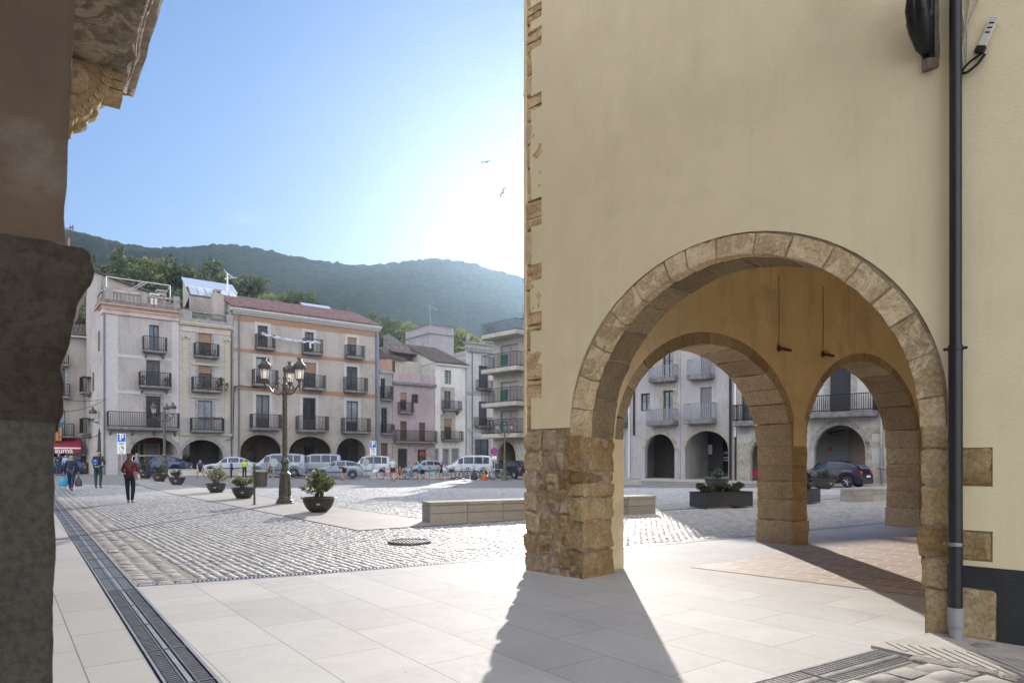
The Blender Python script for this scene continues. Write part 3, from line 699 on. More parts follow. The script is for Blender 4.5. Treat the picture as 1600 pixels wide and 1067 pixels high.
# ---- wall lamp bracket at the top
def onA(px, py, off=0.0):
    xq = (px - PX0) / F; s_ = (9.3 * xq - .174) / (SQ * (1 + xq)); Y = 9.3 - SQ * s_
    return s_, HC + (PY0 - py) * Y / F
s1, z1 = onA(1452, 60)
lb = empty('lamp_bracket', (.174 + SQ * s1, 9.3 - SQ * s1, z1), rzA, 'ornate black iron lamp bracket sealed to the beige wall near the drainpipe top', 'bracket')
m = MB()
m.tube([(.02, -.03, -.20), (.02, -.03, .9)], .028, 8)
m.tube([(.0, -.05, -.05), (-.06, -.14, .10), (-.03, -.3, .30), (-.02, -.55, .45), (-.02, -.8, .42)], [.03, .055, .05, .03, .02], 8)
for sx_ in (-1, 1):
    pts = [(sx_ * .04 - .03, -.15 - .13 * math.cos(a) * (1 - a / 9), .10 + .17 * math.sin(a) * (1 - a / 9)) for a in np.linspace(0, 7, 26)]; m.tube(pts, .024, 6); m.ball((sx_ * .05 - .03, -.16, .10), .06, 6)
    pts = [(sx_ * .03 - .03, -.22 - .10 * math.cos(a) * (1 - a / 9), .30 + .12 * math.sin(a) * (1 - a / 9)) for a in np.linspace(0, 7, 22)]; m.tube(pts, .022, 5); m.ball((sx_ * .05 - .03, -.30, .42), .07, 6, (1, 1.2, 1)); m.tube([(sx_ * .015 - .0, -.03, -.17), (sx_ * .02 - .02, -.08, -.10), (sx_ * .025 - .03, -.16, .02), (sx_ * .03 - .03, -.26, .16), (sx_ * .03 - .03, -.30, .30)], [.02, .045, .065, .06, .03], 9)
[m.ball((.02 * math.sin(k * 2.1) - .03, -.10 - .045 * k * .8, -.02 + .075 * k), .075 - .004 * (k - 3) ** 2, 8, (1, 1, 1.2)) for k in range(6)]; m.build('scroll', M_blackiron, lb, smooth=True)
m = MB(); m.tube([(.0, -.01, -.28), (.01, -.02, -.2)], [.05, .06], 8); blk(m, -.06, .08, -.02, .03, -.29, .35, amp=.006, res=.05); m.build('wall_plate', surf('stained_cement', (.30, .25, .18), (.15, .12, .09), 12, .95, .8, 40, .01), lb)
m = MB()
m.tube([(-.02, -.8, .36), (-.02, -.8, .30)], [.1, .02], 8); m.lathe([(.02, .42), (.17, .46), (.19, .50), (.14, .56), (.12, .95), (.2, 1.0), (.08, 1.15), (.02, 1.3)], 8, (-.02, -.8, 0)); m.build('lantern', M_blackiron, lb)
# cable junction box by the pipe
s2, z2 = onA(1545, 55)
jb = empty('junction_box', (.174 + SQ * s2, 9.3 - SQ * s2, z2), rzA, 'small tilted white ballast box with looped cables beside the drainpipe', 'junction box')
m = MB(); m.M = Matrix.Rotation(R(25), 4, 'Y'); m.box(-.03, .03, -.05, -.015, -.10, .12); m.build('housing', plain('ballast_white', (.62, .60, .55), .5), jb, bevel=.006)
m = MB(); m.M = Matrix.Rotation(R(25), 4, 'Y'); m.box(-.034, .034, -.053, -.012, -.15, -.10); m.build('terminal', M_blackiron, jb)
m = MB(); m.M = Matrix.Rotation(R(25), 4, 'Y')
for q in (.07, .035, .0): m.box(-.018, .018, -.0515, -.0505, q - .006, q + .006)
m.build('printed_lines', M_blackiron, jb)
m = MB()
m.tube([(-.02, -.03, -.16), (-.07, -.03, -.22), (-.14, -.03, -.26), (-.19, -.02, -.25)], .012, 6); m.tube([(-.05, -.03, -.15), (-.12, -.035, -.18), (-.17, -.03, -.22), (-.2, -.02, -.28)], .010, 6); m.build('cable', M_blackiron, jb)
m = MB()
for dx in (0, .025, .05): m.tube([(-.20 + dx, -.02, -.18), (-.215 + dx * 1.4, -.03, -.05), (-.16 + dx * .3, -.03, .12), (-.19 + dx * 2.4, -.02, .30), (-.15 + dx, -.02, .7)], .0075, 5)
m.build('cable', surf('beige_cable', (.50, .44, .33)), jb)

# ---- ribbed threshold slab at the right pier
pA0 = Vector((.174, 9.3)) + UA * 4.86 - NA * .0; k0 = Vector((3.03, 5.18))
m = MB(); m.slab([(2.86, 5.44), tuple(pA0), tuple(pA0 + UA * 4), tuple(k0 + UA * 4), tuple(k0)], -.02, .024)
for i in range(46):
    p = Vector((3.02, 5.52)) + UA * (i * .075) + NA * (.16 if i > 8 else .02 * i); L = .62 if i > 5 else .25 + .06 * i
    m.slab([(p.x, p.y), (p.x + .045, p.y - .02), (p.x + .045, p.y - L), (p.x, p.y - L)], .0245, .031)
o = m.build('threshold', surf('worn_granite', (.46, .43, .38), (.34, .31, .27), 5, .7, .8, 50, .006)); o['kind'] = 'structure'
m = MB(); rr = random.Random(4); t = 0
while t < 4:
    L = rr.uniform(.5, .8); a, b = k0 + UA * (t + .006), k0 + UA * (t + L - .006); a2, b2 = a - NA * .14, b - NA * .14
    hexblock(m, [(a2.x, a2.y, -.03), (b2.x, b2.y, -.03), (a.x, a.y, -.03), (b.x, b.y, -.03), (a2.x, a2.y, .028), (b2.x, b2.y, .028), (a.x, a.y, .03), (b.x, b.y, .03)], amp=.004, rnd=.012, res=.05, tone=rr.random()); t += L
o = m.build('kerb', stone_mat('kerb_stone', [(.15, (.30, .27, .23)), (.5, (.42, .385, .33)), (.9, (.50, .455, .38))], bs=.8, blot=(.2, .17, .13))); o['kind'] = 'structure'
# ---- building on the left: end face of one pier close to the camera, impost, wall above, balcony corner
LBd = empty('corner_building', (0, 0, 0), 0, 'shaded old stone and plaster building at the picture\'s left edge with a balcony corner overhead', 'building')
def FD(n_, t, z): return (DN.x * n_ + DD.x * t, DN.y * n_ + DD.y * t, z)
def prof_pier(name, mat, keys, n_in, t0, t1, zs_, amp, seed):
    """pier whose square-side edge follows keys [(z, n)]"""
    zz = np.array(zs_); ne = np.interp(zz, [k[0] for k in keys], [k[1] for k in keys]); pj = ne - min(ne)
    m = MB(); vs = []; loop = []
    per = [(0, i / 14) for i in range(15)] + [(1, i / 12) for i in range(1, 13)] + [(2, i / 6) for i in range(1, 6)]
    for z, n_e, p_ in zip(zz, ne, pj):
        ta = t0 - p_ * .8; tb = t1 + p_ * .5
        for side, u in per:
            if side == 0: n_, t = n_in + (n_e - n_in) * u ** .6, ta
            elif side == 1: n_, t = n_e, ta + (tb - ta) * u
            else: n_, t = n_e + (n_in - n_e) * u, tb
            pt = Vector(FD(n_, t, z)); nv = noise.noise_vector(pt * 4 + Vector((seed, 0, 0))) * amp * 1.3 + noise.noise_vector(pt * 14) * amp + noise.noise_vector(pt * 40) * amp * .4
            vs.append(pt + nv)
    k = len(per); m.add(vs, [(i * k + j, i * k + j + 1, (i + 1) * k + j + 1, (i + 1) * k + j) for i in range(len(zz) - 1) for j in range(k - 1)] + [tuple(range((len(zz) - 1) * k, len(zz) * k))], .5)
    return m.build(name, mat, LBd, smooth=True)
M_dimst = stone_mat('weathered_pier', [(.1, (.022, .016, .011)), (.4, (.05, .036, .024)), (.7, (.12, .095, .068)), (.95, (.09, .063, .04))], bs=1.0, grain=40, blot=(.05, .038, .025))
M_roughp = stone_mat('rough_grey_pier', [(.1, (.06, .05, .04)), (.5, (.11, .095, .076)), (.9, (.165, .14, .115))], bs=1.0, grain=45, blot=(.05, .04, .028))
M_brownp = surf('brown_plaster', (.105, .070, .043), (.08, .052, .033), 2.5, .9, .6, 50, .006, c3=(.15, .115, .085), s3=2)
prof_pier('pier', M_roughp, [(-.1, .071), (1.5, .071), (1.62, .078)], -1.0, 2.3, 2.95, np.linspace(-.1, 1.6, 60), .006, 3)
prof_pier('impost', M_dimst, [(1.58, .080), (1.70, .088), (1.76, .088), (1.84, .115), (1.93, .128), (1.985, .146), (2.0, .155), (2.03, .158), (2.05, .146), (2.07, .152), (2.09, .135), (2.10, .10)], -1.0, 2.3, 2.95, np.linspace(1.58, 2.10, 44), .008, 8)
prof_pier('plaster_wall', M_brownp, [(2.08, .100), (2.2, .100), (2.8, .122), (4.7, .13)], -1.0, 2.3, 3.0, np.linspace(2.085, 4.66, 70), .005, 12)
m = MB()
m.slab([FD(-.5, 3.0, 0)[:2], FD(.03, 3.0, 0)[:2], FD(.03, 30, 0)[:2], FD(-.5, 30, 0)[:2]], 2.9, 11)
m.slab([FD(-1.6, -3, 0)[:2], FD(.03, -3, 0)[:2], FD(.03, 3.0, 0)[:2], FD(-1.6, 3.0, 0)[:2]], 4.68, 11)
for t in (6.5, 10.5, 14.5, 18.5, 22.5, 26.5): m.slab([FD(-.6, t, 0)[:2], FD(.02, t, 0)[:2], FD(.02, t + .7, 0)[:2], FD(-.6, t + .7, 0)[:2]], -.1, 3.0)
m.slab([FD(-6.5, -3, 0)[:2], FD(-6, -3, 0)[:2], FD(-6, 30, 0)[:2], FD(-6.5, 30, 0)[:2]], -.1, 11)
m.slab([FD(-6.5, -3, 0)[:2], FD(-.1, -3, 0)[:2], FD(-.1, 30, 0)[:2], FD(-6.5, 30, 0)[:2]], 4.4, 4.66)
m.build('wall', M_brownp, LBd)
# balcony slab with moulded lip and its carved console
M_slabst = stone_mat('balcony_stone', [(.1, (.14, .115, .09)), (.4, (.30, .25, .20)), (.7, (.44, .37, .29)), (.95, (.38, .30, .22))], bs=.8, grain=14, blot=(.07, .05, .035), patch=(.52, .42, .31))
m = MB()
def hb(n0, n1, t0, t1, z0, z1, **k):
    hexblock(m, [FD(n0, t0, z0), FD(n1, t0, z0), FD(n0, t1, z0), FD(n1, t1, z0), FD(n0, t0, z1), FD(n1, t0, z1), FD(n0, t1, z1), FD(n1, t1, z1)], **k)
hb(.02, .74, 2.0, 6.72, 4.62, 4.80, amp=.010, rnd=.02, res=.07, tone=.5)
hb(.02, .80, 1.96, 6.80, 4.66, 4.74, amp=.006, rnd=.015, res=.07, tone=.8)
hb(.02, .70, 2.1, 6.66, 4.585, 4.63, amp=.010, rnd=.02, res=.07, tone=.3)
m.build('balcony', M_slabst, LBd, smooth=True)
m = MB(); M_cons = stone_mat('carved_console', [(.15, (.34, .24, .13)), (.5, (.50, .37, .22)), (.9, (.60, .46, .28))], bs=.5, grain=30)
prof = []
for i in range(25):      # scroll outline in n,z ; deepest by the wall
    a = i / 24; prof.append((.05 + .52 * math.cos(a * 1.5) ** 1.2 + .02 * math.sin(a * 40), 4.60 - .62 * math.sin(a * 1.5)))
prof = [(.05, 4.60)] + prof + [(.04, 3.97)]
for t0, t1, g_ in ((6.22, 6.30, .0), (6.30, 6.46, .03), (6.46, 6.54, .0)):
    n = len(prof); pr = [(max(.04, a - (0.03 if g_ else 0)), z + (.02 if g_ else 0)) for a, z in prof]
    m.add([FD(a, t0, z) for a, z in pr] + [FD(a, t1, z) for a, z in pr], [tuple(range(n)), tuple(range(n, 2 * n))[::-1]] + [(i, i + n, (i + 1) % n + n, (i + 1) % n) for i in range(n)], .5)
for k in range(13):
    a = k / 12 * 1.4; c_ = (.05 + .50 * math.cos(a) ** 1.2, 4.60 - .575 * math.sin(a)); m.tube([FD(c_[0], 6.205, c_[1]), FD(c_[0], 6.30, c_[1])], .034, 8, tone=.6)
m.ball(FD(.30, 6.2, 4.42), .13, 10); m.ball(FD(.18, 6.2, 4.2), .09, 10)
m.M = Matrix.Identity(4)
m.build('console', M_cons, LBd, smooth=False)
m = MB()
for q in range(3):
    a, b = .50 - q * .012, .66 + q * .0; m.slab([FD(a, 6.3 - q * .02, 0)[:2], FD(b, 6.3 - q * .02, 0)[:2], FD(b, 6.5 + q * .02, 0)[:2], FD(a, 6.5 + q * .02, 0)[:2]], 4.40 + q * .065, 4.46 + q * .065)
m.build('console_block', M_cons, LBd)

# ================================================================ HILLS AND FOREST
RPX = [-600, -200, 0, 100, 150, 200, 240, 300, 360, 400, 450, 500, 540, 580, 620, 680, 720, 760, 806, 900, 1100, 1400, 1800, 2400]
RPY = [330, 345, 352, 357, 368, 381, 386, 384, 380, 386, 398, 406, 412, 413, 409, 402, 406, 417, 430, 452, 500, 540, 560, 580]
NPX = [-600, 0, 100, 130, 200, 250, 300, 340, 380, 430, 500, 560, 600, 650, 700, 750, 800, 1000, 2400]
NPY = [380, 392, 398, 402, 408, 418, 430, 432, 445, 470, 490, 505, 512, 530, 530, 545, 560, 640, 680]
def hill_z(xp, Y):
    px = PX0 + F * xp
    hr = (PY0 - np.interp(px, RPX, RPY)) / F; hn = (PY0 - np.interp(px, NPX, NPY)) / F
    zn = HC + hn * 155 - 8.0; zr = HC + hr * 720
    z = np.interp(Y, [96, 104], [0, 1]) * 0
    a = np.clip((Y - 100) / 55, 0, 1); near = zn * a ** .9
    b = np.clip((Y - 155) / 130, 0, 1); mid = zn + 6 * b
    c = np.clip((Y - 285) / 435, 0, 1); far = zn + 6 + (zr - zn - 6) * (c ** 1.05)
    z = np.where(Y < 155, near, np.where(Y < 285, mid, far))
    d = np.clip((Y - 720) / 300, 0, 1); z = np.where(Y > 720, zr * (1 - .5 * d), z)
    return np.maximum(z, 0)
xp = np.arange(-1.4, 1.9, .0036); Yr = np.concatenate([np.arange(100, 285, 6), np.arange(285, 735, 2.3), np.arange(735, 1100, 40)])
XP, YR = np.meshgrid(xp, Yr); XW, YW = XP * YR, YR
Z = hill_z(XP, YR)
up = ss(285, 400, YW)
crown = np.abs(fbm(XW, YW, .13, 4, 3) - .47) * 2; Z = Z + up * (fbm(XW, YW, .009, 4, 1) - .5) * 46 * ss(720, 560, YW) + up * (crown * 3.5 + vnoise(XW, YW, .35, 5) * 3 - 3) + (fbm(XW, YW, .05, 3, 7) - .5) * 3 * (1 - up) * ss(100, 130, YW)
V = np.stack([XW.ravel(), YW.ravel(), Z.ravel() - .1], 1); nx = len(xp); ii = (np.arange(len(Yr) - 1)[:, None] * nx + np.arange(nx - 1)[None]).ravel()
M_hill, n, b, tc, out = nodes('forest_hill'); v = tc.outputs['Object']
f1 = noise_n(n, v, .022, 6, .65); f2 = ramp(n, noise_n(n, v, .16, 6, .8), [(.4, (0, 0, 0)), (.62, (1, 1, 1))])
col = mix(n, f2, ramp(n, f1, [(.35, (.010, .018, .010)), (.5, (.019, .030, .014)), (.65, (.032, .038, .020))]), (.045, .052, .026))
n.links.new(col, b.inputs['Base Color']); b.inputs['Roughness'].default_value = .95; b.inputs['Specular IOR Level'].default_value = .1
bump(n, b, noise_n(n, v, .5, 6, .8), 1, 3)
tag(np_mesh('hills', V, np.stack([ii, ii + 1, ii + nx + 1, ii + nx], 1), M_hill, smooth=False), kind='structure')

def leaf_cloud(rng, lobes, nl, size, droop=.2, shell=.55):
    """quads scattered in the shells of ellipsoid lobes (cx,cy,cz,rx,ry,rz)"""
    vol = np.array([l[3] * l[4] * l[5] for l in lobes]) ** .67; cnt = rng.multinomial(nl, vol / vol.sum()); P = []
    for l, c in zip(lobes, cnt):
        d = rng.normal(size=(c, 3)); d /= np.linalg.norm(d, axis=1)[:, None]; r_ = shell + (1 - shell) * rng.random((c, 1)) ** .6
        r_ = r_ * (1 + .18 * np.sin(d[:, :1] * 5 + l[0]) * np.cos(d[:, 1:2] * 4 + l[2])); P.append(np.array(l[:3]) + d * r_ * np.array(l[3:]))
    P = np.concatenate(P); n = len(P)
    a = rng.normal(size=(n, 3)); a /= np.linalg.norm(a, axis=1)[:, None]; b_ = np.cross(a, rng.normal(size=(n, 3))); b_ /= np.linalg.norm(b_, axis=1)[:, None]
    s1_ = size * rng.uniform(.5, 1.3, (n, 1)); s2_ = s1_ * rng.uniform(.4, .8, (n, 1))
    V = np.stack([P - a * s1_, P - b_ * s2_, P + a * s1_, P + b_ * s2_], 1).reshape(-1, 3)
    return V, np.arange(4 * n).reshape(-1, 4), np.repeat(rng.random(n), 4)
def leaf_mat(name, c1, c2, c3, tr=.35, sc=.6):
    m = bpy.data.materials.new(name); m.use_nodes = True; n = m.node_tree; n.nodes.clear()
    out = n.nodes.new('ShaderNodeOutputMaterial'); d = n.nodes.new('ShaderNodeBsdfDiffuse'); t = n.nodes.new('ShaderNodeBsdfTranslucent'); g = n.nodes.new('ShaderNodeBsdfGlossy')
    at = N(n, 'ShaderNodeAttribute', attribute_name='tone'); tc = n.nodes.new('ShaderNodeTexCoord')
    f = mth(n, 'ADD', mth(n, 'MULTIPLY', at.outputs['Fac'], .5), mth(n, 'MULTIPLY', noise_n(n, tc.outputs['Object'], sc, 3), .5))
    col = ramp(n, f, [(.2, c1), (.5, c2), (.8, c3)])
    n.links.new(col, d.inputs[0]); n.links.new(col, t.inputs[0]); g.inputs['Roughness'].default_value = .45
    a = N(n, 'ShaderNodeMixShader', i_0=tr); n.links.new(d.outputs[0], a.inputs[1]); n.links.new(t.outputs[0], a.inputs[2])
    c = N(n, 'ShaderNodeMixShader', i_0=.06); n.links.new(a.outputs[0], c.inputs[1]); n.links.new(g.outputs[0], c.inputs[2]); n.links.new(c.outputs[0], out.inputs[0])
    return m
M_pine = leaf_mat('pine_needles', (.045, .065, .022), (.085, .115, .04), (.15, .17, .06), .45)
M_light = leaf_mat('fresh_leaves', (.12, .15, .028), (.20, .24, .05), (.29, .31, .08), .55)
M_mid = leaf_mat('mid_leaves', (.08, .11, .03), (.13, .17, .045), (.20, .23, .07), .5)
M_bark = surf('bark', (.12, .085, .06), (.06, .045, .035), 9, .95, .8, 30, .01)
def tree_kind(kind, mat, seed):
    rng = np.random.default_rng(seed); rt = empty(kind)
    H = 11
    if kind == 'conifer_tree':
        lobes = [(rng.normal(0, .25), rng.normal(0, .25), 2.2 + i * 1.0, 2.6 * (1 - i / 9.5) + .35, 2.6 * (1 - i / 9.5) + .35, .75) for i in range(9)]
        lobes += [(rng.normal(0, 1.6) * (1 - i / 12), rng.normal(0, 1.6) * (1 - i / 12), 3 + i * .75, .9, .9, .5) for i in range(9)]
    else:
        lobes = [(0, 0, 6.5, 2.6, 2.6, 2.4)] + [(2.6 * math.cos(a) * rng.uniform(.6, 1.1), 2.6 * math.sin(a) * rng.uniform(.6, 1.1), rng.uniform(4.2, 9.2), *([rng.uniform(1.1, 1.9)] * 2), rng.uniform(.9, 1.5)) for a in np.linspace(0, 12, 11)]
        lobes += [(rng.normal(0, .8), rng.normal(0, .8), rng.uniform(8.5, 10), 1.3, 1.3, 1.1) for _ in range(3)]
    V, Fq, t = leaf_cloud(rng, lobes, 2600, .30)
    np_mesh('crown', V, Fq, mat, rt, t)
    m = MB(); m.tube([(0, 0, -1.5), (.1, 0, 2), (0, .1, 5), (.05, 0, 9)], [.28, .22, .15, .05], 7)
    for i in range(7):
        a = i * 2.4; z = 2.5 + i * .8; m.tube([(0, 0, z), (math.cos(a) * .9, math.sin(a) * .9, z + .5), (math.cos(a) * 1.9, math.sin(a) * 1.9, z + .8)], [.09, .06, .02], 5)
    m.build('trunk', M_bark, rt); return rt
protos = {}
for kind, mat, tg in (('pine_tree', M_pine, 'p'), ('conifer_tree', M_pine, 'c'), ('leafy_tree', M_light, 'l'), ('leafy_tree', M_mid, 'm')):
    protos[tg] = [tree_kind(kind, mat, sd) for sd in ((1, 2) if tg in 'pc' else (3,))]
used_ = set()
TL = {'p': ('round-crowned dark green pine on the wooded slope behind the roofs', 'pines on the slope', 'tree'), 'c': ('pointed dark conifer on the wooded slope behind the roofs', 'conifers on the slope', 'tree'),
      'l': ('bright yellow-green leafy tree on the wooded slope behind the roofs', 'bright leafy trees on the slope', 'tree'), 'm': ('mid-green leafy tree on the wooded slope behind the roofs', 'green leafy trees on the slope', 'tree')}
rt_ = random.Random(5)
def put_tree(k, px, Y, s, ztop=None, label=None):
    pr = rt_.choice(protos[k]); o = pr if pr.name not in used_ else copy_tree(pr); used_.add(pr.name)
    x = (px - PX0) / F * Y; h = {'p': 10.4, 'c': 11.2, 'l': 10.6, 'm': 10.6}[k]
    z0 = float(hill_z(np.array(x / Y), np.array(float(Y)))) if ztop is None else ztop - h * s
    if ztop is not None: z0 = max(z0 - 3, min(z0 + 3, z0)) if False else z0
    o.location = (x, Y, z0 - .5); o.scale = (s, s, s * rt_.uniform(.9, 1.1)); o.rotation_euler = (0, 0, rt_.uniform(0, 6))
    L = TL[k]; tag(o, label or L[0], L[2], None if label else L[1]); return o
i = 0
rowsT = [(165, 7, .0), (152, 9, 3), (138, 10, 6), (124, 12, 2)]
for Yt, stp, off in rowsT:
    px = 104 + off
    while px < 830:
        if not (Yt > 155 and px > 600):
            k = rt_.choices('pclm', (5, 3, 1.6, 2))[0] if px < 440 else rt_.choices('pclm', (5, 4, .8, 1.5))[0]
            if 700 < px < 790: k = 'l' if rt_.random() < .6 else 'm'
            put_tree(k, px + rt_.uniform(-3, 3), Yt + rt_.uniform(-5, 5), rt_.uniform(.75, 1.15))
        px += stp * rt_.uniform(1.0, 2.0) * 1.15
def zat(py, Y): return HC + (PY0 - py) * Y / F
put_tree('p', 336, 150, 1.15, zat(415, 150), 'large round dark pine rising just left of the sloping glass roof')
put_tree('p', 470, 150, .9, zat(451, 150), 'lone round pine crown peeping over the red tiled roof')
put_tree('c', 582, 130, 1.1, zat(485, 130), 'tall dark conifer just right of the orange-banded house')
put_tree('p', 604, 128, 1.0, zat(496, 128), 'dark conifer standing between orange-banded house and square roof tower')
put_tree('l', 722, 120, .85, zat(507, 120), 'sunlit pale green tree just right of the square roof tower')
put_tree('l', 752, 122, .7, zat(522, 122), 'low sunlit pale green tree left of the beige balcony flats')
# ================================================================ HOUSES ROUND THE SQUARE
class Line:
    def __init__(s, ox, oy, ang): s.O = (ox, oy); s.ang = ang; s.u = (math.cos(ang), math.sin(ang))
    def s(s, px):
        q = (px - PX0) / F; return (q * s.O[1] - s.O[0]) / (s.u[0] - q * s.u[1])
    def Y(s, px): return s.O[1] + s.u[1] * s.s(px)
    def z(s, px, py): return HC + (PY0 - py) * s.Y(px) / F
    def at(s, sv, dep=0.0): return (s.O[0] + s.u[0] * sv - s.u[1] * dep, s.O[1] + s.u[1] * sv + s.u[0] * dep)
LROW = Line(-24.96, 61.5, math.atan2(.615, .788)); RROW = Line(0, 59.7, R(-45))
LHS = Line(-37.4, 60.1, R(31))
M_tile = surf('roof_tiles', (.27, .16, .15), (.15, .09, .085), 3, .85, .7, 20, .01, c3=(.10, .075, .065), s3=1.2)
M_tiled = surf('dark_roof_tiles', (.12, .09, .075), (.07, .055, .05), 3, .9, .7, 20, .01, c3=(.17, .12, .09), s3=1.2)
M_wood = surf('dark_brown_wood', (.045, .02, .014), (.03, .014, .010), 8, .5)
M_brownw = surf('brown_wood', (.14, .07, .035), (.09, .045, .025), 8, .6)
M_grey_sh = surf('grey_shutter', (.17, .18, .20), (.14, .15, .17), 6, .6)
M_black = plain('black_metal', (.018, .018, .022), .45, .3)
M_greystone = surf('grey_stone_trim', (.34, .33, .31), (.22, .21, .20), 4, .9, .6, 30, .01, c3=(.16, .15, .14), s3=2)
M_sandtrim = surf('sand_stone_trim', (.40, .36, .29), (.26, .23, .19), 4, .9, .7, 30, .015, c3=(.18, .15, .12), s3=2)
M_slabc = surf('balcony_concrete', (.22, .21, .20), (.10, .095, .09), 3, .9, .5, 30, .01)
M_dark = plain('shop_dark', (.02, .02, .022), .6)
M_blind = surf('rolled_blind', (.30, .19, .11), (.20, .12, .07), 12, .8)
M_white = plain('white_paint', (.72, .72, .71), .5)
M_zinc = plain('zinc_pipe', (.28, .31, .34), .4, .5)
def glass_mat(name, c, r=.06):
    m, n, b, tc, out = nodes(name); f = noise_n(n, tc.outputs['Object'], .8, 4, .6)
    n.links.new(ramp(n, f, [(.35, tuple(x * .5 for x in c)), (.65, c)]), b.inputs['Base Color']); b.inputs['Roughness'].default_value = r; b.inputs['Specular IOR Level'].default_value = .35; b.inputs['IOR'].default_value = 1.45
    bump(n, b, noise_n(n, tc.outputs['Object'], 1.3, 2), .35, .02); return m
M_glass = glass_mat('window_glass', (.02, .028, .04)); M_curt = glass_mat('curtained_glass', (.24, .27, .31), .2); M_half = glass_mat('dim_curtain_glass', (.10, .11, .12), .12)

def brick_wall_mat(name, c1, c2, cm, bw, bh, mort=.012, off=.5):
    m, n, b, tc, out = nodes(name); mp = N(n, 'ShaderNodeMapping'); mp.inputs['Rotation'].default_value = (R(90), 0, 0); n.links.new(tc.outputs['Object'], mp.inputs[0])
    sw = N(n, 'ShaderNodeSeparateXYZ'); cb = N(n, 'ShaderNodeCombineXYZ'); n.links.new(tc.outputs['Object'], sw.inputs[0]); n.links.new(sw.outputs[0], cb.inputs[0]); n.links.new(sw.outputs[2], cb.inputs[1])
    br = N(n, 'ShaderNodeTexBrick', offset=off); br.inputs['Color1'].default_value = c4(c1); br.inputs['Color2'].default_value = c4(c2); br.inputs['Mortar'].default_value = c4(cm)
    br.inputs['Scale'].default_value = 1; br.inputs['Mortar Size'].default_value = mort; br.inputs['Brick Width'].default_value = bw; br.inputs['Row Height'].default_value = bh
    n.links.new(cb.outputs[0], br.inputs['Vector']); st = noise_n(n, tc.outputs['Object'], .9, 6, .7)
    col = mix(n, ramp(n, st, [(.5, (0, 0, 0)), (.7, (.5, .5, .5))]), br.outputs['Color'], tuple(x * .6 for x in c1)); n.links.new(col, b.inputs['Base Color']); b.inputs['Roughness'].default_value = .9
    bump(n, b, br.outputs['Fac'], -.6, .01); return m
def wall_paint(name, c, c2=None, st=None):
    c = tuple(x * 1.0 for x in c); c2 = tuple(x * 1.0 for x in c2) if c2 else None
    return surf(name, c, c2 or tuple(x * .84 for x in c), .45, .92, .7, 9, .015, spec=.2, c3=st or tuple(x * .70 for x in c), s3=.33, streak=.75)

def corr_roof(x0, x1, ye, ze, yr, zr, name, mat, parent, per=.34):
    """clay tile roof plane from eave (ye,ze) up to ridge (yr,zr), real corrugation"""
    k = max(4, int((x1 - x0) / per * 4)); xs_ = np.linspace(x0, x1, k + 1); L = math.hypot(yr - ye, zr - ze); rows = max(2, int(L / .38)); vs = []; 
    rg = np.random.default_rng(int(abs(x0 * 7 + ze * 13)) + 1)
    for j in range(rows + 1):
        for lip in (0, 1):
            t = j / rows; 
            jj = rg.normal(0, .006)
            for x in xs_:
                w_ = .10 * abs(math.sin(math.pi * (x - x0) / per)) + (.035 if lip else 0)
                vs.append((x, ye + (yr - ye) * t, ze + (zr - ze) * t + w_ + jj))
    n_ = k + 1; R_ = 2 * (rows + 1); fs = [(i + j * n_, i + 1 + j * n_, i + 1 + (j + 1) * n_, i + (j + 1) * n_) for j in range(R_ - 1) for i in range(k)]
    m = MB(); m.add(vs, fs); m.quad((x0, ye, ze - .03), (x1, ye, ze - .03), (x1, yr, zr - .05), (x0, yr, zr - .05)); m.quad((x0, ye, ze - .03), (x1, ye, ze - .03), (x1, ye, ze + .03), (x0, ye, ze + .03))
    return m.build(name, mat, parent, recalc=False)

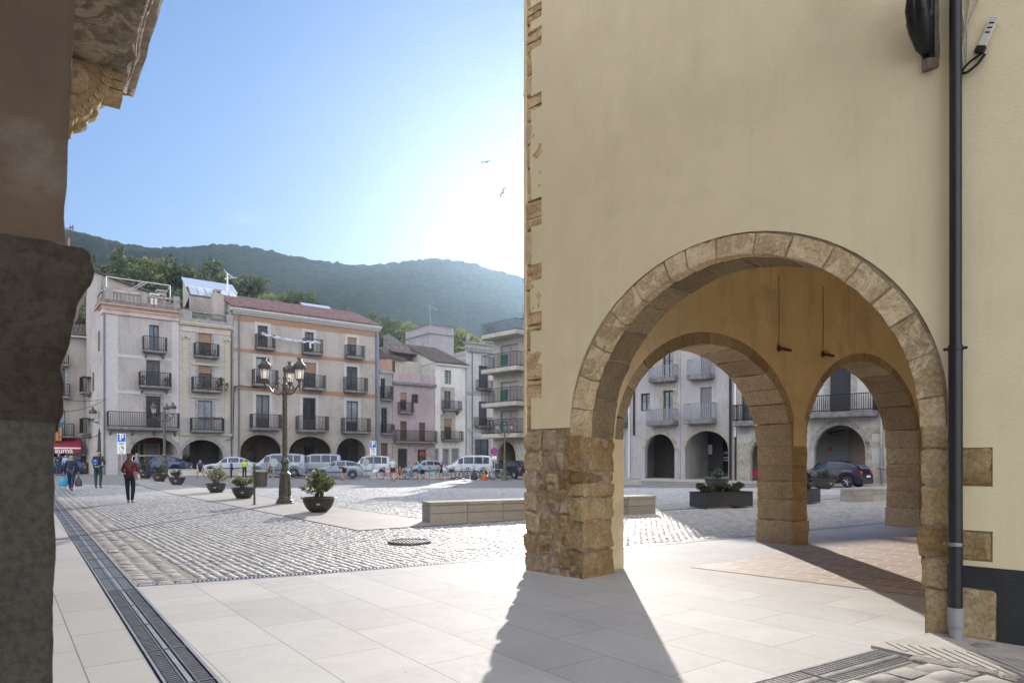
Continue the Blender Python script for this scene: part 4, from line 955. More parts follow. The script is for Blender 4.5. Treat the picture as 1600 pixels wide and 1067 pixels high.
class House:
    def __init__(h, name, line, pa, pb, pz, py, wmat, label, cat='house', depth=9, z1=None):
        h.L = line; h.a = line.s(pa); h.b = line.s(pb); h.w = h.b - h.a; h.depth = depth
        h.top = line.z(pz, py) if z1 is None else z1
        x, y = line.at(h.a); h.rt = empty(name, (x, y, 0), line.ang, label, cat); h.wm = wmat; h.rects = []; h.arch = []; h.todo = []; h.sides = True; h.port = 3.4
    def X(h, px): return h.L.s(px) - h.a
    def Z(h, px, py): return h.L.z(px, py)
    def hole(h, pa, pb, yt, yb):
        pc = (pa + pb) / 2; r = (h.X(pa), h.X(pb), h.Z(pc, yb), h.Z(pc, yt)); h.rects.append(r); return r
    def door(h, pa, pb, yt, yb, style='wood', trim=None, panel=.3, frame=None, glass=None, tw=.16):
        r = h.hole(pa, pb, yt, yb); h.todo.append(('door', r, style, trim, panel, frame or M_wood, glass or M_glass, tw)); return r
    def arch_(h, pa, pb, ya, ys, trim=M_greystone, tw=.3):
        pc = (pa + pb) / 2; xa, xb = h.X(pa), h.X(pb); sp = h.Z(pc, ys); h.arch.append((xa / 2 + xb / 2, (xb - xa) / 2, sp, h.Z(pc, ya) - sp)); h.todo.append(('arch', h.arch[-1], trim, tw))
    def balcony(h, pa, pb, yr, ys, d=.7, slab=M_slabc, sth=.14, brackets=0, rail=None, sp_=.13, round_=False, name='balcony'):
        pc = (pa + pb) / 2; xa, xb = h.X(pa), h.X(pb); zt, zs_ = h.Z(pc, yr), h.Z(pc, ys)
        if zt - zs_ < .8: zt = zs_ + .9
        m = MB(); m.box(xa, xb, -d, -.002, zs_ - sth, zs_); m.box(xa + .05, xb - .05, -d + .05, -.002, zs_ - sth - .05, zs_ - sth)
        if brackets:
            for i in range(brackets):
                x = xa + .25 + (xb - xa - .5) * i / max(1, brackets - 1); m.prism([(0, 0), (0, 0)], 0, 0) if False else None
                m.add([(x - .07, -.002, zs_ - sth - .05), (x + .07, -.002, zs_ - sth - .05), (x + .07, -.002, zs_ - sth - .5), (x - .07, -.002, zs_ - sth - .5), (x - .07, -d * .7, zs_ - sth - .05), (x + .07, -d * .7, zs_ - sth - .05)], [(0, 1, 2, 3), (4, 5, 1, 0), (3, 2, 5, 4), (0, 3, 4), (1, 5, 2)])
        b = m.build(name, slab, h.rt)
        m = MB(); r_ = .015
        def seg(ax, ay, bx_, by_):
            L = math.hypot(bx_ - ax, by_ - ay); k = max(2, int(L / sp_))
            for i in range(k + 1):
                x, y = ax + (bx_ - ax) * i / k, ay + (by_ - ay) * i / k; rr_ = .018 if i in (0, k) else r_; m.box(x - rr_, x + rr_, y - rr_, y + rr_, zs_, zt)
            for z in (zs_ + .08, zt): m.tube([(ax, ay, z), (bx_, by_, z)], .026, 4)
        e_ = .04; seg(xa + e_, -d + e_, xb - e_, -d + e_); seg(xa + e_, -d + e_, xa + e_, -.01); seg(xb - e_, -d + e_, xb - e_, -.01)
        m.build('railing', rail or M_black, b); return b, (xa, xb, zt, zs_, d)
    def finish(h, portico_mat=None, shops=(), back=True, th=.32, zbase=-.3):
        m = MB(); wall_mb(m, 0, h.w, zbase, h.top, 0, th, h.rects, [(a[0], a[1], a[2], a[3]) for a in h.arch], back=False, seg=20)
        if back:
            if h.sides: m.box(0, th, th + .001, h.depth, zbase, h.top); m.box(h.w - th, h.w, th + .001, h.depth, zbase, h.top)
            m.box(th + .001, h.w - th - .001, h.depth - th, h.depth - .001, zbase, h.top - .002)
        m.box(th + .002, h.w - th - .002, th + .002, h.depth - th - .002, h.top - .3, h.top - .05)
        if h.arch:
            zc = max(a[2] + a[3] for a in h.arch) + .35; m.box(th + .003, h.w - th - .003, th + .003, h.port, zc, zc + .2)
        h.wall = m.build('wall', h.wm, h.rt)
        if h.arch:
            zc = max(a[2] + a[3] for a in h.arch) + .35; m = MB(); m.quad((th + .01, h.port, zbase), (h.w - th - .01, h.port, zbase), (h.w - th - .01, h.port, zc), (th + .01, h.port, zc))
            m.build('arcade_back_wall', portico_mat or h.wm, h.rt)
        for t in h.todo:
            if t[0] == 'arch':
                a, trim, tw = t[1:]; m = MB(); k = 18; c, hw, sp, ri = a
                for i in range(k):
                    t0, t1 = math.pi * i / k + .006, math.pi * (i + 1) / k - .006
                    q = [(c + hw * math.cos(t0), sp + ri * math.sin(t0)), (c + (hw + tw) * math.cos(t0), sp + (ri + tw) * math.sin(t0)), (c + (hw + tw) * math.cos(t1), sp + (ri + tw) * math.sin(t1)), (c + hw * math.cos(t1), sp + ri * math.sin(t1))]
                    m.prism([(x, z) for x, z in q], -.025, .0, tone=(i * 37 % 11) / 11)
                m.build('arch_stones', trim, h.rt)
            else:
                _, r, style, trim, panel, fm, gm, tw = t; xa, xb, za, zb = r; d0, d1 = .16, .22; e_ = .07; nm = 'window' if zb - za < 1.7 else 'balcony_door'
                if style == 'shutter':
                    m = MB(); m.box(xa + .002, xb - .002, d0, d1, za, zb); k = int((zb - za) / .12)
                    for i in range(k): z = za + (i + .5) * (zb - za) / k; m.box(xa + .06, xb - .06, d0 - .02, d0 - .001, z - .04, z + .02)
                    m.build('shutter', fm, h.rt)
                else:
                    m = MB(); m.box(xa + .001, xa + e_, d0, d1, za, zb); m.box(xb - e_, xb - .001, d0, d1, za, zb); m.box(xa + e_, xb - e_, d0, d1, zb - e_ * 1.5, zb - .001); m.box(xa + e_, xb - e_, d0, d1, za, za + e_)
                    xm = (xa + xb) / 2; m.box(xm - .05, xm + .05, d0 - .01, d1, za + e_, zb - e_ * 1.5)
                    zp = za + (zb - za) * panel
                    if panel: m.box(xa + e_, xb - e_, d0 + .015, d1, za + e_, zp)
                    else: m.box(xa + e_, xb - e_, d0 + .01, d1, za + (zb - za) * .55, za + (zb - za) * .55 + .04)
                    fr_ = m.build(nm, fm, h.rt); m = MB()
                    for u0, u1 in ((xa + e_, xm - .05), (xm + .05, xb - e_)): m.quad((u0, d0 + .03, zp if panel else za + e_), (u1, d0 + .03, zp if panel else za + e_), (u1, d0 + .03, zb - e_ * 1.5), (u0, d0 + .03, zb - e_ * 1.5))
                    m.build('pane', gm, fr_)
                    if style == 'blind':
                        m = MB(); hgt = (zb - za) * .38; m.box(xa + .03, xb - .03, d0 - .06, d0 - .03, zb - hgt, zb); m.tube([(xa + .03, d0 - .06, zb - hgt), (xb - .03, d0 - .06, zb - hgt)], .04, 6); m.build('blind', M_blind, fr_)
                if trim is not None:
                    m = MB(); y = -.022; m.box(xa - tw, xa, y, .0, za, zb + tw); m.box(xb, xb + tw, y, .0, za, zb + tw); m.box(xa, xb, y, .0, zb, zb + tw)
                    m.build('surround', trim, h.rt)
    def band(h, pa, pb, y0a, y1a, mat, out=.03, name='painted_band'):
        """horizontal band: heights taken at px pa"""
        xa, xb = h.X(pa), h.X(pb); za, zb = sorted((h.Z(pa, y0a), h.Z(pa, y1a))); m = MB(); m.box(xa, xb, -out, -.001, za, zb); return m.build(name, mat, h.rt)
    def pipe(h, px, zt, zb=0, mat=M_zinc, r=.06, name='downpipe'):
        x = h.X(px); m = MB(); m.tube([(x, -.09, zb), (x, -.09, zt)], r, 8)
        z = zb + 1
        while z < zt: m.tube([(x, -.09, z), (x, -.09, z + .04)], r + .015, 8); z += 2.6
        return m.build(name, mat, h.rt)
def potplant(parent_house, x, y, z, s=1.0, seed=0, label=None):
    rt = empty('pot_plant', tuple(parent_house.rt.matrix_basis @ Vector((x, y, z))), 0, label or 'leafy potted plant standing on a house balcony', 'potted plant', 'pot plants on the balconies')
    m = MB(); m.lathe([(.09 * s, 0), (.13 * s, .2 * s), (.14 * s, .22 * s), (.11 * s, .22 * s)], 10); m.build('pot', M_potc, rt)
    rg = np.random.default_rng(seed); V, Fq, t = leaf_cloud(rg, [(0, 0, .42 * s, .2 * s, .2 * s, .22 * s), (.08 * s, 0, .6 * s, .12 * s, .12 * s, .14 * s)], 90, .06 * s); np_mesh('foliage', V, Fq, M_mid, rt, t)
M_potc = surf('terracotta', (.33, .14, .08), (.24, .10, .06), 8)
def text(parent, s, loc, size, mat, rot=(R(90), 0, 0), name='lettering', ext=.004, bold=False, align='CENTER'):
    cu = bpy.data.curves.new(name, 'FONT'); cu.body = s; cu.size = size; cu.extrude = ext; cu.align_x = align; cu.align_y = 'CENTER'; cu.offset = size * .018 if bold else 0
    o = bpy.data.objects.new(name, cu); COL.objects.link(o); cu.materials.append(mat); bpy.context.view_layer.update(); me = bpy.data.meshes.new_from_object(o); bpy.data.objects.remove(o); o = bpy.data.objects.new(name, me); COL.objects.link(o); o.parent = parent; o.location = loc; o.rotation_euler = rot; return o

W_b1 = wall_paint('greyish_render', (.40, .365, .34)); W_b2 = brick_wall_mat('scored_render', (.40, .37, .34), (.37, .34, .315), (.30, .27, .25), .8, .34, .012)
W_b3 = wall_paint('warm_grey_render', (.40, .355, .315), (.355, .315, .275)); W_l = wall_paint('dull_beige_render', (.37, .33, .29))
M_orange = surf('ochre_band', (.33, .195, .12), (.27, .16, .10), 3, .9); M_sgraf = brick_wall_mat('red_sgraffito', (.36, .19, .15), (.50, .42, .36), (.5, .43, .37), .12, .09, .02)
M_brick = brick_wall_mat('red_brick', (.30, .13, .08), (.36, .18, .11), (.34, .28, .23), .22, .07, .012)
M_creamtr = surf('cream_moulding', (.46, .42, .33), (.36, .32, .25), 9, .9, .8, 25, .02)
M_lightst = surf('pale_quoin', (.46, .44, .42), (.40, .38, .36), 3, .9)

# ---- B1: corner house with balustraded roof terrace
H = House('corner_house', LROW, 163, 279.5, 163, 471, W_b1, 'tall grey-beige corner house with balustraded roof terrace and pink cornice', 'house', 9)
B1 = H
H.door(233, 248.5, 508, 549, panel=0, glass=glass_mat('sky_glass', (.10, .15, .22)))
H.door(228.5, 250, 563, 604, panel=.0, frame=M_wood); H.door(228, 251, 619, 668, panel=.28, trim=M_greystone, tw=.22)
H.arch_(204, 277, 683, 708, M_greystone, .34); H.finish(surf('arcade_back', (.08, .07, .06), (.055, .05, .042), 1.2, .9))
for a in ((222, 259, 528, 549, .7), (216, 265, 583, 604, .8)): H.balcony(a[0], a[1], a[2], a[3], a[4], brackets=2)
H.balcony(166.5, 278, 645, 668, .75, brackets=4, sth=.2)
w_ = H.w; zt = H.top
m = MB(); m.box(-.02, .95, -.02, -.001, .0, zt - .9); m.box(w_ - .55, w_, -.02, -.001, 3, zt - .9)
for q in (555, 612): z = H.Z(170, q - 1); m.box(.95, w_ - .55, -.022, -.001, z - .12, z + .12)
m.build('quoin_strip', M_lightst, H.rt)
m = MB(); m.box(-.01, .01 + w_, -.012, -.0005, -.1, 2.0); m2 = MB(); wall_mb(m2, 0, w_, -.1, 1.9, -.012, -.001, arches=[(H.arch[0][0], H.arch[0][1] + .36, 1.6, .2)], back=False); m2.build('grey_base', surf('grey_base_paint', (.26, .25, .24), (.2, .19, .185), 2), H.rt)
m = MB(); m.box(-.35, w_ + .0, -.40, 9, zt - .28, zt - .12); m.box(-.22, w_, -.26, 9, zt - .46, zt - .28); m.build('cornice', surf('pink_cornice', (.42, .26, .19), (.33, .2, .15), 5), H.rt)
m = MB(); m.box(-.13, w_, -.14, 9, zt - .95, zt - .46)
k = 40
for i in range(k): x = -.2 + (w_ + .15) * i / k; m.box(x, x + .12, -.25, -.14, zt - .60, zt - .47)
m.build('dentil_frieze', M_sgraf, H.rt)
m = MB(); m.box(-.30, w_, -.34, 9, zt - .12, zt + .18); m.build('terrace_slab', M_slabc, H.rt)
m = MB(); zb = H.Z(171, 450); 
for px in (171, 225, 276):
    x = H.X(px); m.box(x - .26, x + .22, -.26, .2, zt + .18, zb)
m.box(-.26, .0, 2.6, 2.9, zt + .18, zb - .1)
m.box(0, w_ - .1, -.16, .06, zb - .35, zb - .18); m.box(-.22, -.02, .2, 2.6, zb - .35, zb - .18); m.build('balustrade_post', M_greystone, H.rt)
m = MB(); x = .3
while x < w_ - .5:
    if min(abs(x - H.X(225)), 9) > .35: m.lathe([(.07, 0), (.07, .06), (.04, .12), (.085, .3), (.085, .42), (.04, .62), (.06, .72), (.07, zb - .35 - zt - .18)], 6, (x, -.05, zt + .18))
    x += .30
for i in range(7): m.lathe([(.07, 0), (.04, .12), (.085, .35), (.04, .62), (.07, zb - .35 - zt - .18)], 6, (-.12, .45 + i * .3, zt + .18))
m.build('balustrade', surf('terracotta_baluster', (.36, .24, .19), (.25, .17, .13), 4), H.rt)
# penthouse behind the terrace
zp = H.Z(150, 430) * 1.04
m = MB(); m.add([(-.3, 3, zt), (w_ + .3, 3, zt), (w_ + .3, 3, zp - 1.5), (-.3, 3, zp + .3), (-.3, 9, zt), (w_ + .3, 9, zt), (w_ + .3, 9, zp - 1.0), (-.3, 9, zp + .3)], [(0, 1, 2, 3), (4, 5, 6, 7), (0, 3, 7, 4), (1, 2, 6, 5), (3, 2, 6, 7)]); m.build('penthouse', W_b3, H.rt)
m = MB()
for i in range(34): x = -.5 + i * (w_ + .8) / 34; z = zp + .36 - 1.8 * (i / 34); m.tube([(x, 2.7, z + .05), (x, 4.2, z + .25)], .12, 6)
m.build('roof_tiles', M_tiled, H.rt)
m = MB(); x = H.X(270); m.box(x - .45, x + .3, 4, 4.8, zt, zp - .5); m.box(x - .5, x + .35, 3.95, 4.85, zp - .35, zp - .2); m.box(x - .35, x + .2, 4.1, 4.7, zp - .5, zp - .35); m.build('chimney', W_b3, H.rt)
m = MB(); x = H.X(249); m.box(x - .3, x + .3, 2.0, 2.6, zt, zt + 1.35); m.box(x - .4, x + .4, 1.9, 2.7, zt + 1.5, zt + 1.6)
for q in (-.3, .0, .3): m.box(x + q - .05, x + q + .05, 2.0, 2.6, zt + 1.35, zt + 1.5)
m.build('chimney', M_white, H.rt)
m = MB(); p = .035
xa, xb = .2, w_ - .6; z0, z1 = zt + .2, zp - .55
for x in (xa, xb):
    m.tube([(x, .4, z0), (x, .4, z1)], p); m.tube([(x, 2.9, z0), (x, 2.9, z1 - .5)], p); m.tube([(x, .4, z1), (x, 2.9, z1 - .5)], p)
for y, z in ((.4, z1), (2.9, z1 - .5)): m.tube([(xa, y, z), (xb, y, z)], p)
m.tube([(xa + 3, .4, z1), (xa + 2, 2.9, z1 - .5)], p); m.tube([(xb - 2, .4, z1), (xb - 3, 2.9, z1 - .5)], p); m.build('pergola', M_white, H.rt)
H.pipe(162.5, zt - .9, 0, plain('blue_grey_pipe', (.12, .14, .17), .5), .07)
# side face of the corner house (receding to the left)
SL = R(133.5); side = empty('side_wing', (0, 0, 0)); bpy.data.objects.remove(side)
rz = SL - LROW.ang; cs, sn = math.cos(rz), math.sin(rz); sw_ = 6.2
def sidept(u, o, z): return (cs * u - sn * (-o) * 1.0, sn * u + cs * (-o) * 1.0, z)   # u along side wall, o outwards
def sbox(m, u0, u1, o0, o1, z0, z1):
    P = [sidept(u, o, z) for z in (z0, z1) for o in (o0, o1) for u in (u0, u1)]; m.add(P, [(0, 2, 3, 1), (4, 5, 7, 6), (0, 1, 5, 4), (2, 6, 7, 3), (0, 4, 6, 2), (1, 3, 7, 5)])
# outward side is to the left/near: check sign so that +o points towards smaller local x
osg = 1 if sidept(0, 1, 0)[0] < 0 else -1
m = MB(); sbox(m, 0.02, sw_, -.3 * osg, .0, -.3, zt - .9); sbox(m, .02, sw_, -.3 * osg, 0.0, zt - .9, zt + .1); sbox(m, 2.4, sw_, -.3 * osg, 0.0, zt + .1, zp - .1); m.build('side_wall', wall_paint('side_render', (.42, .385, .36)), H.rt)
m = MB()
for u, zq0, zq1 in ((1.7, H.Z(163, 545), H.Z(163, 513)), (3.6, H.Z(163, 606), H.Z(163, 575))): sbox(m, u - .25, u + .25, 0, .02 * osg, zq0, zq1)
m.build('slit_window', M_brownw, H.rt)
m = MB()
for u0, z0, z1 in ((4.3, H.Z(140, 617) + .6, H.Z(140, 592) + .6), (4.3, H.Z(140, 680) + .3, H.Z(140, 655) + .3)):
    for i in range(10): sbox(m, u0 + i * .14, u0 + i * .14 + .03, .6 * osg, .63 * osg, z0, z1)
    for i in range(5): sbox(m, u0, u0 + .03, .1 * osg + i * .12 * osg, .13 * osg + i * .12 * osg, z0, z1); sbox(m, u0 + 1.3, u0 + 1.33, .1 * osg + i * .12 * osg, .13 * osg + i * .12 * osg, z0, z1)
    sbox(m, u0, u0 + 1.33, 0, .64 * osg, z1 - .03, z1 + .02)
m.build('side_railing', M_black, H.rt)
m = MB()
for u0, z0 in ((4.3, H.Z(140, 617) + .6), (4.3, H.Z(140, 680) + .3)): sbox(m, u0 - .05, u0 + 1.38, 0, .68 * osg, z0 - .15, z0); sbox(m, u0 + .1, u0 + 1.2, 0, .45 * osg, z0 - .3, z0 - .15)
m.build('side_balcony', M_slabc, H.rt)
m = MB(); n_ = 12; pts = []
for i in range(n_ + 1):
    t = i / n_; pts.append((1.6 - .75 + 1.5 * t, 3.1 * (1 - abs(2 * t - 1) ** 2.4) + 1.0))
P = [sidept(u, .012 * osg, z) for u, z in [(.85, -.1)] + pts + [(2.35, -.1)]]; m.add(P, [tuple(range(len(P)))]); m.build('pointed_arch', M_dark, H.rt)
# shops under B1 : red shop sign and lit interior
xc = H.arch[0][0]; 
m = MB(); m.box(xc - 2.2, xc + 1.7, H.port - .22, H.port - .1, 3.05, 3.65); sg = m.build('shop_sign', plain('dark_red_panel', (.16, .012, .018), .4), H.rt); text(sg, 'suma', (xc - 2.05, H.port - .24, 3.36), .62, M_white, bold=True)
m = MB(); m.box(xc - 2.2, xc - .9, H.port - .08, H.port - .02, .3, 2.95); m.build('shop_window', M_glass, H.rt)
m = MB()
for q in (-.7, -.25, .9): m.box(xc + q, xc + q + .16, H.port - .1, H.port - .02, .1, 2.95)
m.build('door_post', surf('yellow_wood', (.45, .30, .13), (.36, .24, .1), 5), H.rt)
m = MB(); m.box(xc - .05, xc + .9, H.port - .08, H.port - .02, .1, 2.95); m.build('shop_door', M_grey_sh, H.rt)
for i, (px, zz_) in enumerate(((224, 600), (228, 602))): potplant(H, H.X(220 + i * 38) , -.5, H.Z(240, 604), 1.2, i)

# ---- B2: narrow scored house with carved pilasters
H = House('narrow_house', LROW, 280, 363.5, 320, 503, W_b2, 'narrow house of scored render with carved cream pilasters and roof parapet', 'house', 8.9)
B2 = H
H.door(310, 330.5, 521, 557, 'blind', M_greystone, 0, tw=.22); H.door(310, 331, 568, 607, 'blind', M_greystone, 0, tw=.22); H.door(309.5, 331.5, 626, 671, panel=0, trim=M_greystone, frame=plain('blue_grey_frame', (.10, .13, .17)), glass=M_curt, tw=.25)
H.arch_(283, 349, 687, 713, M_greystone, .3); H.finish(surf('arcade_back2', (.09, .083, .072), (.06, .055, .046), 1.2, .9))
H.balcony(302, 340, 538, 557, .65); H.balcony(298.5, 344, 591, 610.5, .75); H.balcony(296.5, 347.5, 654, 673, .75)
zt = H.top; w_ = H.w
m = MB(); m.box(-.0, w_, -.28, .3, zt - .32, zt - .16)
k = 44
for i in range(k): x = w_ * i / k; m.box(x, x + .09, -.24, -.02, zt - .46, zt - .32)
m.build('cornice', M_creamtr, H.rt); m = MB(); m.box(.15, w_ - .15, -.06, -.001, zt - .98, zt - .5); m.build('frieze', M_sgraf, H.rt)
zp = H.Z(290, 484)
m = MB(); m.box(0, 1.0, -.1, .25, zt - .16, zp); m.box(w_ - .55, w_, -.1, .25, zt - .16, zp); m.box(1.0, w_ - .55, -.08, .2, zt - .16, zt + .18); m.box(1.0, w_ - .55, -.08, .2, zp - .12, zp); m.build('parapet', M_greystone, H.rt)
m = MB(); x = 1.05
while x < w_ - .6:
    z = zt + .22
    while z < zp - .15: m.torus((x, .03, z + .1), .09, .022, 'y', 8, 4); z += .2
    x += .2
m.build('parapet_lattice', M_greystone, H.rt)
m = MB(); x = w_ - .28; m.lathe([(.1, 0), (.06, .1), (.22, .45), (.26, .5), (.2, .5)], 10, (x, .05, zp)); m.build('urn', M_greystone, H.rt)
m = MB()
for px in (290, 355):
    x = H.X(px); za, zb = H.Z(px, 608), H.Z(px, 527); zb = H.Z(px, 524 if px < 300 else 529); za = 5.0
    m.box(x - .22, x + .22, -.06, -.001, za, zb - .4); m.box(x - .30, x + .30, -.10, -.001, zb - .4, zb - .32); m.ball((x - .2, -.09, zb - .2), .11, 6); m.ball((x + .2, -.09, zb - .2), .11, 6); m.box(x - .34, x + .34, -.12, -.001, zb - .12, zb)
    z = za + .2
    while z < zb - .6: m.ball((x, -.06, z), .10, 5, (1, .4, 1)); z += .27
m.build('pilaster', M_creamtr, H.rt)
m = MB()
for yy in (609, 558): z = H.Z(320, yy) - .75; m.box(H.X(320) - 1.15, H.X(320) + 1.15, -.12, -.001, z, z + .22)
m.box(0, w_, -.15, -.001, H.Z(320, 676) - .25, H.Z(320, 676) - .05); m.build('moulding', M_creamtr, H.rt)
xc = H.arch[0][0]
m = MB(); m.box(xc - 1.9, xc - .3, H.port - .08, H.port - .02, .2, 3.2); m.build('shop_window', M_glass, H.rt); m = MB(); m.box(xc - .3, xc + .5, H.port - .1, H.port - .02, 0, 3.6); m.build('shop_door', M_dark, H.rt)
m = MB(); m.box(xc + .8, xc + 1.6, H.port - .1, H.port - .02, 1.2, 3.0); m.build('notice_board', plain('dark_board', (.07, .065, .06)), H.rt)
m = MB(); m.lathe([(.15, 0), (.15, .05), (.02, .1)], 10, (xc - 1.5, 2.2, 3.3)); 
le = bpy.data.materials.new('ceiling_lamp_glow'); le.use_nodes = True; le.node_tree.nodes['Principled BSDF'].inputs['Emission Color'].default_value = (1, .93, .8, 1); le.node_tree.nodes['Principled BSDF'].inputs['Emission Strength'].default_value = 2.5
m.build('ceiling_lamp', le, H.rt)
H.pipe(361, zt - .6, 0, M_black, .04)
for i in range(5): potplant(H, H.X(303) + .3 + i * .75, -.55, H.Z(320, 610.5), .8 + .3 * (i % 2), 10 + i)
potplant(H, H.X(341), -.5, H.Z(320, 610.5), 1.7, 21, 'tall leafy potted plant on the narrow house\'s middle balcony')
for i in range(3): potplant(H, H.X(310) + i * .6, -.45, H.Z(320, 557), .8, 30 + i)
m = MB(); z = H.Z(320, 654); 
for i in range(9): m.ball((H.X(309) + i * .22, -.74, z + .02 * (i % 3)), .13, 5)
m.build('flower_box', surf('dried_flowers', (.13, .06, .05), (.07, .05, .03), 20), H.rt)

# ---- B3: wide house with ochre bands
H = House('banded_house', LROW, 364.5, 592, 365, 490, W_b3, 'wide four-storey house with ochre bands, three arches and red tiled roof', 'house', 10)
B3 = H
cols = [((402.5, 418.4), (476, 490), (543, 557)), ((400, 421), (474, 493.5), (541.5, 558.5)), ((400, 421), (473, 493.5), (541, 559.5))]
ysl = [((509, 544), (519, 552), (527, 558)), ((558.5, 601), (566.5, 607), (573, 611)), ((617, 669), (621.5, 672), (626.5, 674.5))]
for r_i in range(3):
    for c_i in range(3):
        (pa, pb), (yt, yb) = cols[r_i][c_i], ysl[r_i][c_i]
        H.door(pa, pb, yt, yb, trim=M_lightst, tw=.28, panel=.33, glass=(M_curt if (r_i * 3 + c_i) in (3, 8) else M_half if (r_i * 3 + c_i) in (1, 5, 6) else M_glass), style='blind' if (r_i, c_i) in ((0, 2), (1, 1)) else 'wood')
for pa, pb, ya, ys_ in ((375.5, 440, 679, 705), (451.5, 518.5, 682, 707), (526, 572, 684, 707)): H.arch_(pa, pb, ya, ys_, M_sandtrim, .3)
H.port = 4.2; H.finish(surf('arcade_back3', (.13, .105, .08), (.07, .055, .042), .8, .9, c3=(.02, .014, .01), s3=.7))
for (pa, pb, yr, ys_, d) in ((397.5, 427, 524, 544, .7), (471, 501, 531, 552, .7), (538, 566, 541, 558, .7), (393, 431, 579, 601, .8), (471.5, 505, 587, 607, .8), (536, 570, 591, 611, .8), (389.5, 436, 648, 669, .9), (461.5, 509, 651, 672, .9), (532.5, 574, 654, 674.5, .9)): H.balcony(pa, pb, yr, ys_, d, sth=.18)
zt = H.top; w_ = H.w
H.band(365, 592, 490.5, 500.5, M_orange, .02); H.band(365, 592, 543, 549, M_orange, .02); H.band(365, 592, 602, 609, M_orange, .02)
m = MB(); m.box(-.15, w_ + .15, -.45, 10, zt + .32, zt + .52); m.box(-.1, w_ + .1, -.32, 10, zt + .16, zt + .32); m.box(-.05, w_ + .05, -.16, 10, zt - .0, zt + .16); m.build('cornice', M_lightst, H.rt)
corr_roof(-.15, w_ + .15, -.5, zt + .56, 6.2, zt + 3.0, 'roof', M_tile, H.rt); m = MB(); m.add([(-.1, -.3, zt + .5), (-.1, 6.2, zt + 2.95), (-.1, 10, zt + .5)], [(0, 1, 2)]); m.add([(w_ + .1, -.3, zt + .5), (w_ + .1, 6.2, zt + 2.95), (w_ + .1, 10, zt + .5)], [(0, 1, 2)]); m.quad((-.1, 6.2, zt + 2.95), (w_, 6.2, zt + 2.95), (w_, 10, zt + .5), (-.1, 10, zt + .5)); m.build('gable', W_b3, H.rt)
M_zincroof = plain('pale_roof_sheet', (.55, .62, .68), .35, .2); M_skyl = glass_mat('roof_light', (.62, .68, .72), .2)
for (xa, xb, yq, nm) in ((-2.6, 1.9, 4.6, 'a'), (9.2, 12.2, 4.9, 'b')):
    hgt = 1.55 if nm == 'a' else .75; za = zt + .56 + 2.44 * (yq + .5) / 6.7 - .3
    m = MB(); m.add([(xa, yq, za), (xa, yq + 2.6, za + hgt + .5), (xa, yq + 2.6, za - 1), (xb, yq, za), (xb, yq + 2.6, za + hgt + .5), (xb, yq + 2.6, za - 1)], [(0, 1, 2), (3, 4, 5)]); m.box(xa, xb, yq + .1, yq + .2, za - 1.6, za + .1); m.box(xa, xb, yq + 2.6, yq + 2.7, za - 1, za + hgt + .4); db = m.build('dormer', W_b3, H.rt)
    m = MB(); k = 6
    for i in range(k):
        x0, x1 = xa + .1 + (xb - xa - .2) * i / k + .05, xa + .1 + (xb - xa - .2) * (i + 1) / k - .05; m.quad((x0, yq + .05, za + .12), (x1, yq + .05, za + .12), (x1, yq + 1.2, za + hgt * .75), (x0, yq + 1.2, za + hgt * .75))
    m.build('skylight', M_skyl, db)
    m = MB()
    for i in range(k + 1): x = xa + .1 + (xb - xa - .2) * i / k; m.tube([(x, yq, za + .08), (x, yq + 1.25, za + hgt * .78)], .05, 4)
    m.tube([(xa, yq, za + .1), (xb, yq, za + .1)], .05, 4); m.build('skylight_frame', M_zinc, db)
    m = MB(); m.add([(xa - .1, yq + 1.1, za + hgt * .74), (xb + .1, yq + 1.1, za + hgt * .74), (xb + .1, yq + 2.9, za + hgt + .75), (xa - .1, yq + 2.9, za + hgt + .75), (xa - .1, yq + 1.1, za + hgt * .66), (xb + .1, yq + 1.1, za + hgt * .66), (xb + .1, yq + 2.9, za + hgt + .66), (xa - .1, yq + 2.9, za + hgt + .66)], [(0, 1, 2, 3), (4, 5, 6, 7), (0, 1, 5, 4), (1, 2, 6, 5), (2, 3, 7, 6), (3, 0, 4, 7)]); m.build('sheet_roof', M_zincroof, db)
m = MB(); x = -.95; m.box(x - .45, x + .45, 1.2, 2.0, zt - .5, zt + 1.9); m.box(x - .3, x + .3, 1.3, 1.9, zt + 2.1, zt + 2.3); m.box(x - .25, x - .15, 1.3, 1.9, zt + 1.9, zt + 2.1); m.box(x + .15, x + .25, 1.3, 1.9, zt + 1.9, zt + 2.1); m.build('chimney', W_b3, H.rt)
m = MB(); m.tube([(1.0, 5.5, zt + 2.5), (1.0, 5.5, zt + 5.0)], .06)
for q in range(6): m.tube([(1.0 + q * .12, 5.5, zt + 4.9 - q * .04), (1.0 + q * .12 - .35, 5.4, zt + 5.25 - q * .12)], .025, 4)
m.tube([(.7, 5.5, zt + 4.4), (1.9, 5.5, zt + 4.7)], .03, 4); an = m.build('rooftop_aerial', M_white, H.rt)
corr_roof(-5.3, -.4, 1.2, B2.top + .6, 6.0, B2.top + 2.2, 'roof', M_tiled, H.rt)
for px in (373, 587): H.pipe(px, zt, 0, plain('blue_grey_pipe', (.12, .14, .17)), .07)
H.pipe(590.5, zt - .5, 0, M_zinc, .06)
for i, ar in enumerate(H.arch):
    xc, hw = ar[0], ar[1]; p_ = H.port
    m = MB(); m.box(xc - hw * .8, xc - hw * .1, p_ - .1, p_ - .02, 0, 3.1); m.build('shop_door', (M_wood, M_dark, M_wood)[i], H.rt)
    m = MB(); m.box(xc + hw * .45, xc + hw * .95, p_ - .1, p_ - .02, 0 if i != 1 else .8, 2.9); m.build('shop_window', (M_brownw, M_glass, M_dark)[i], H.rt)
xb_, = (H.X(418),)
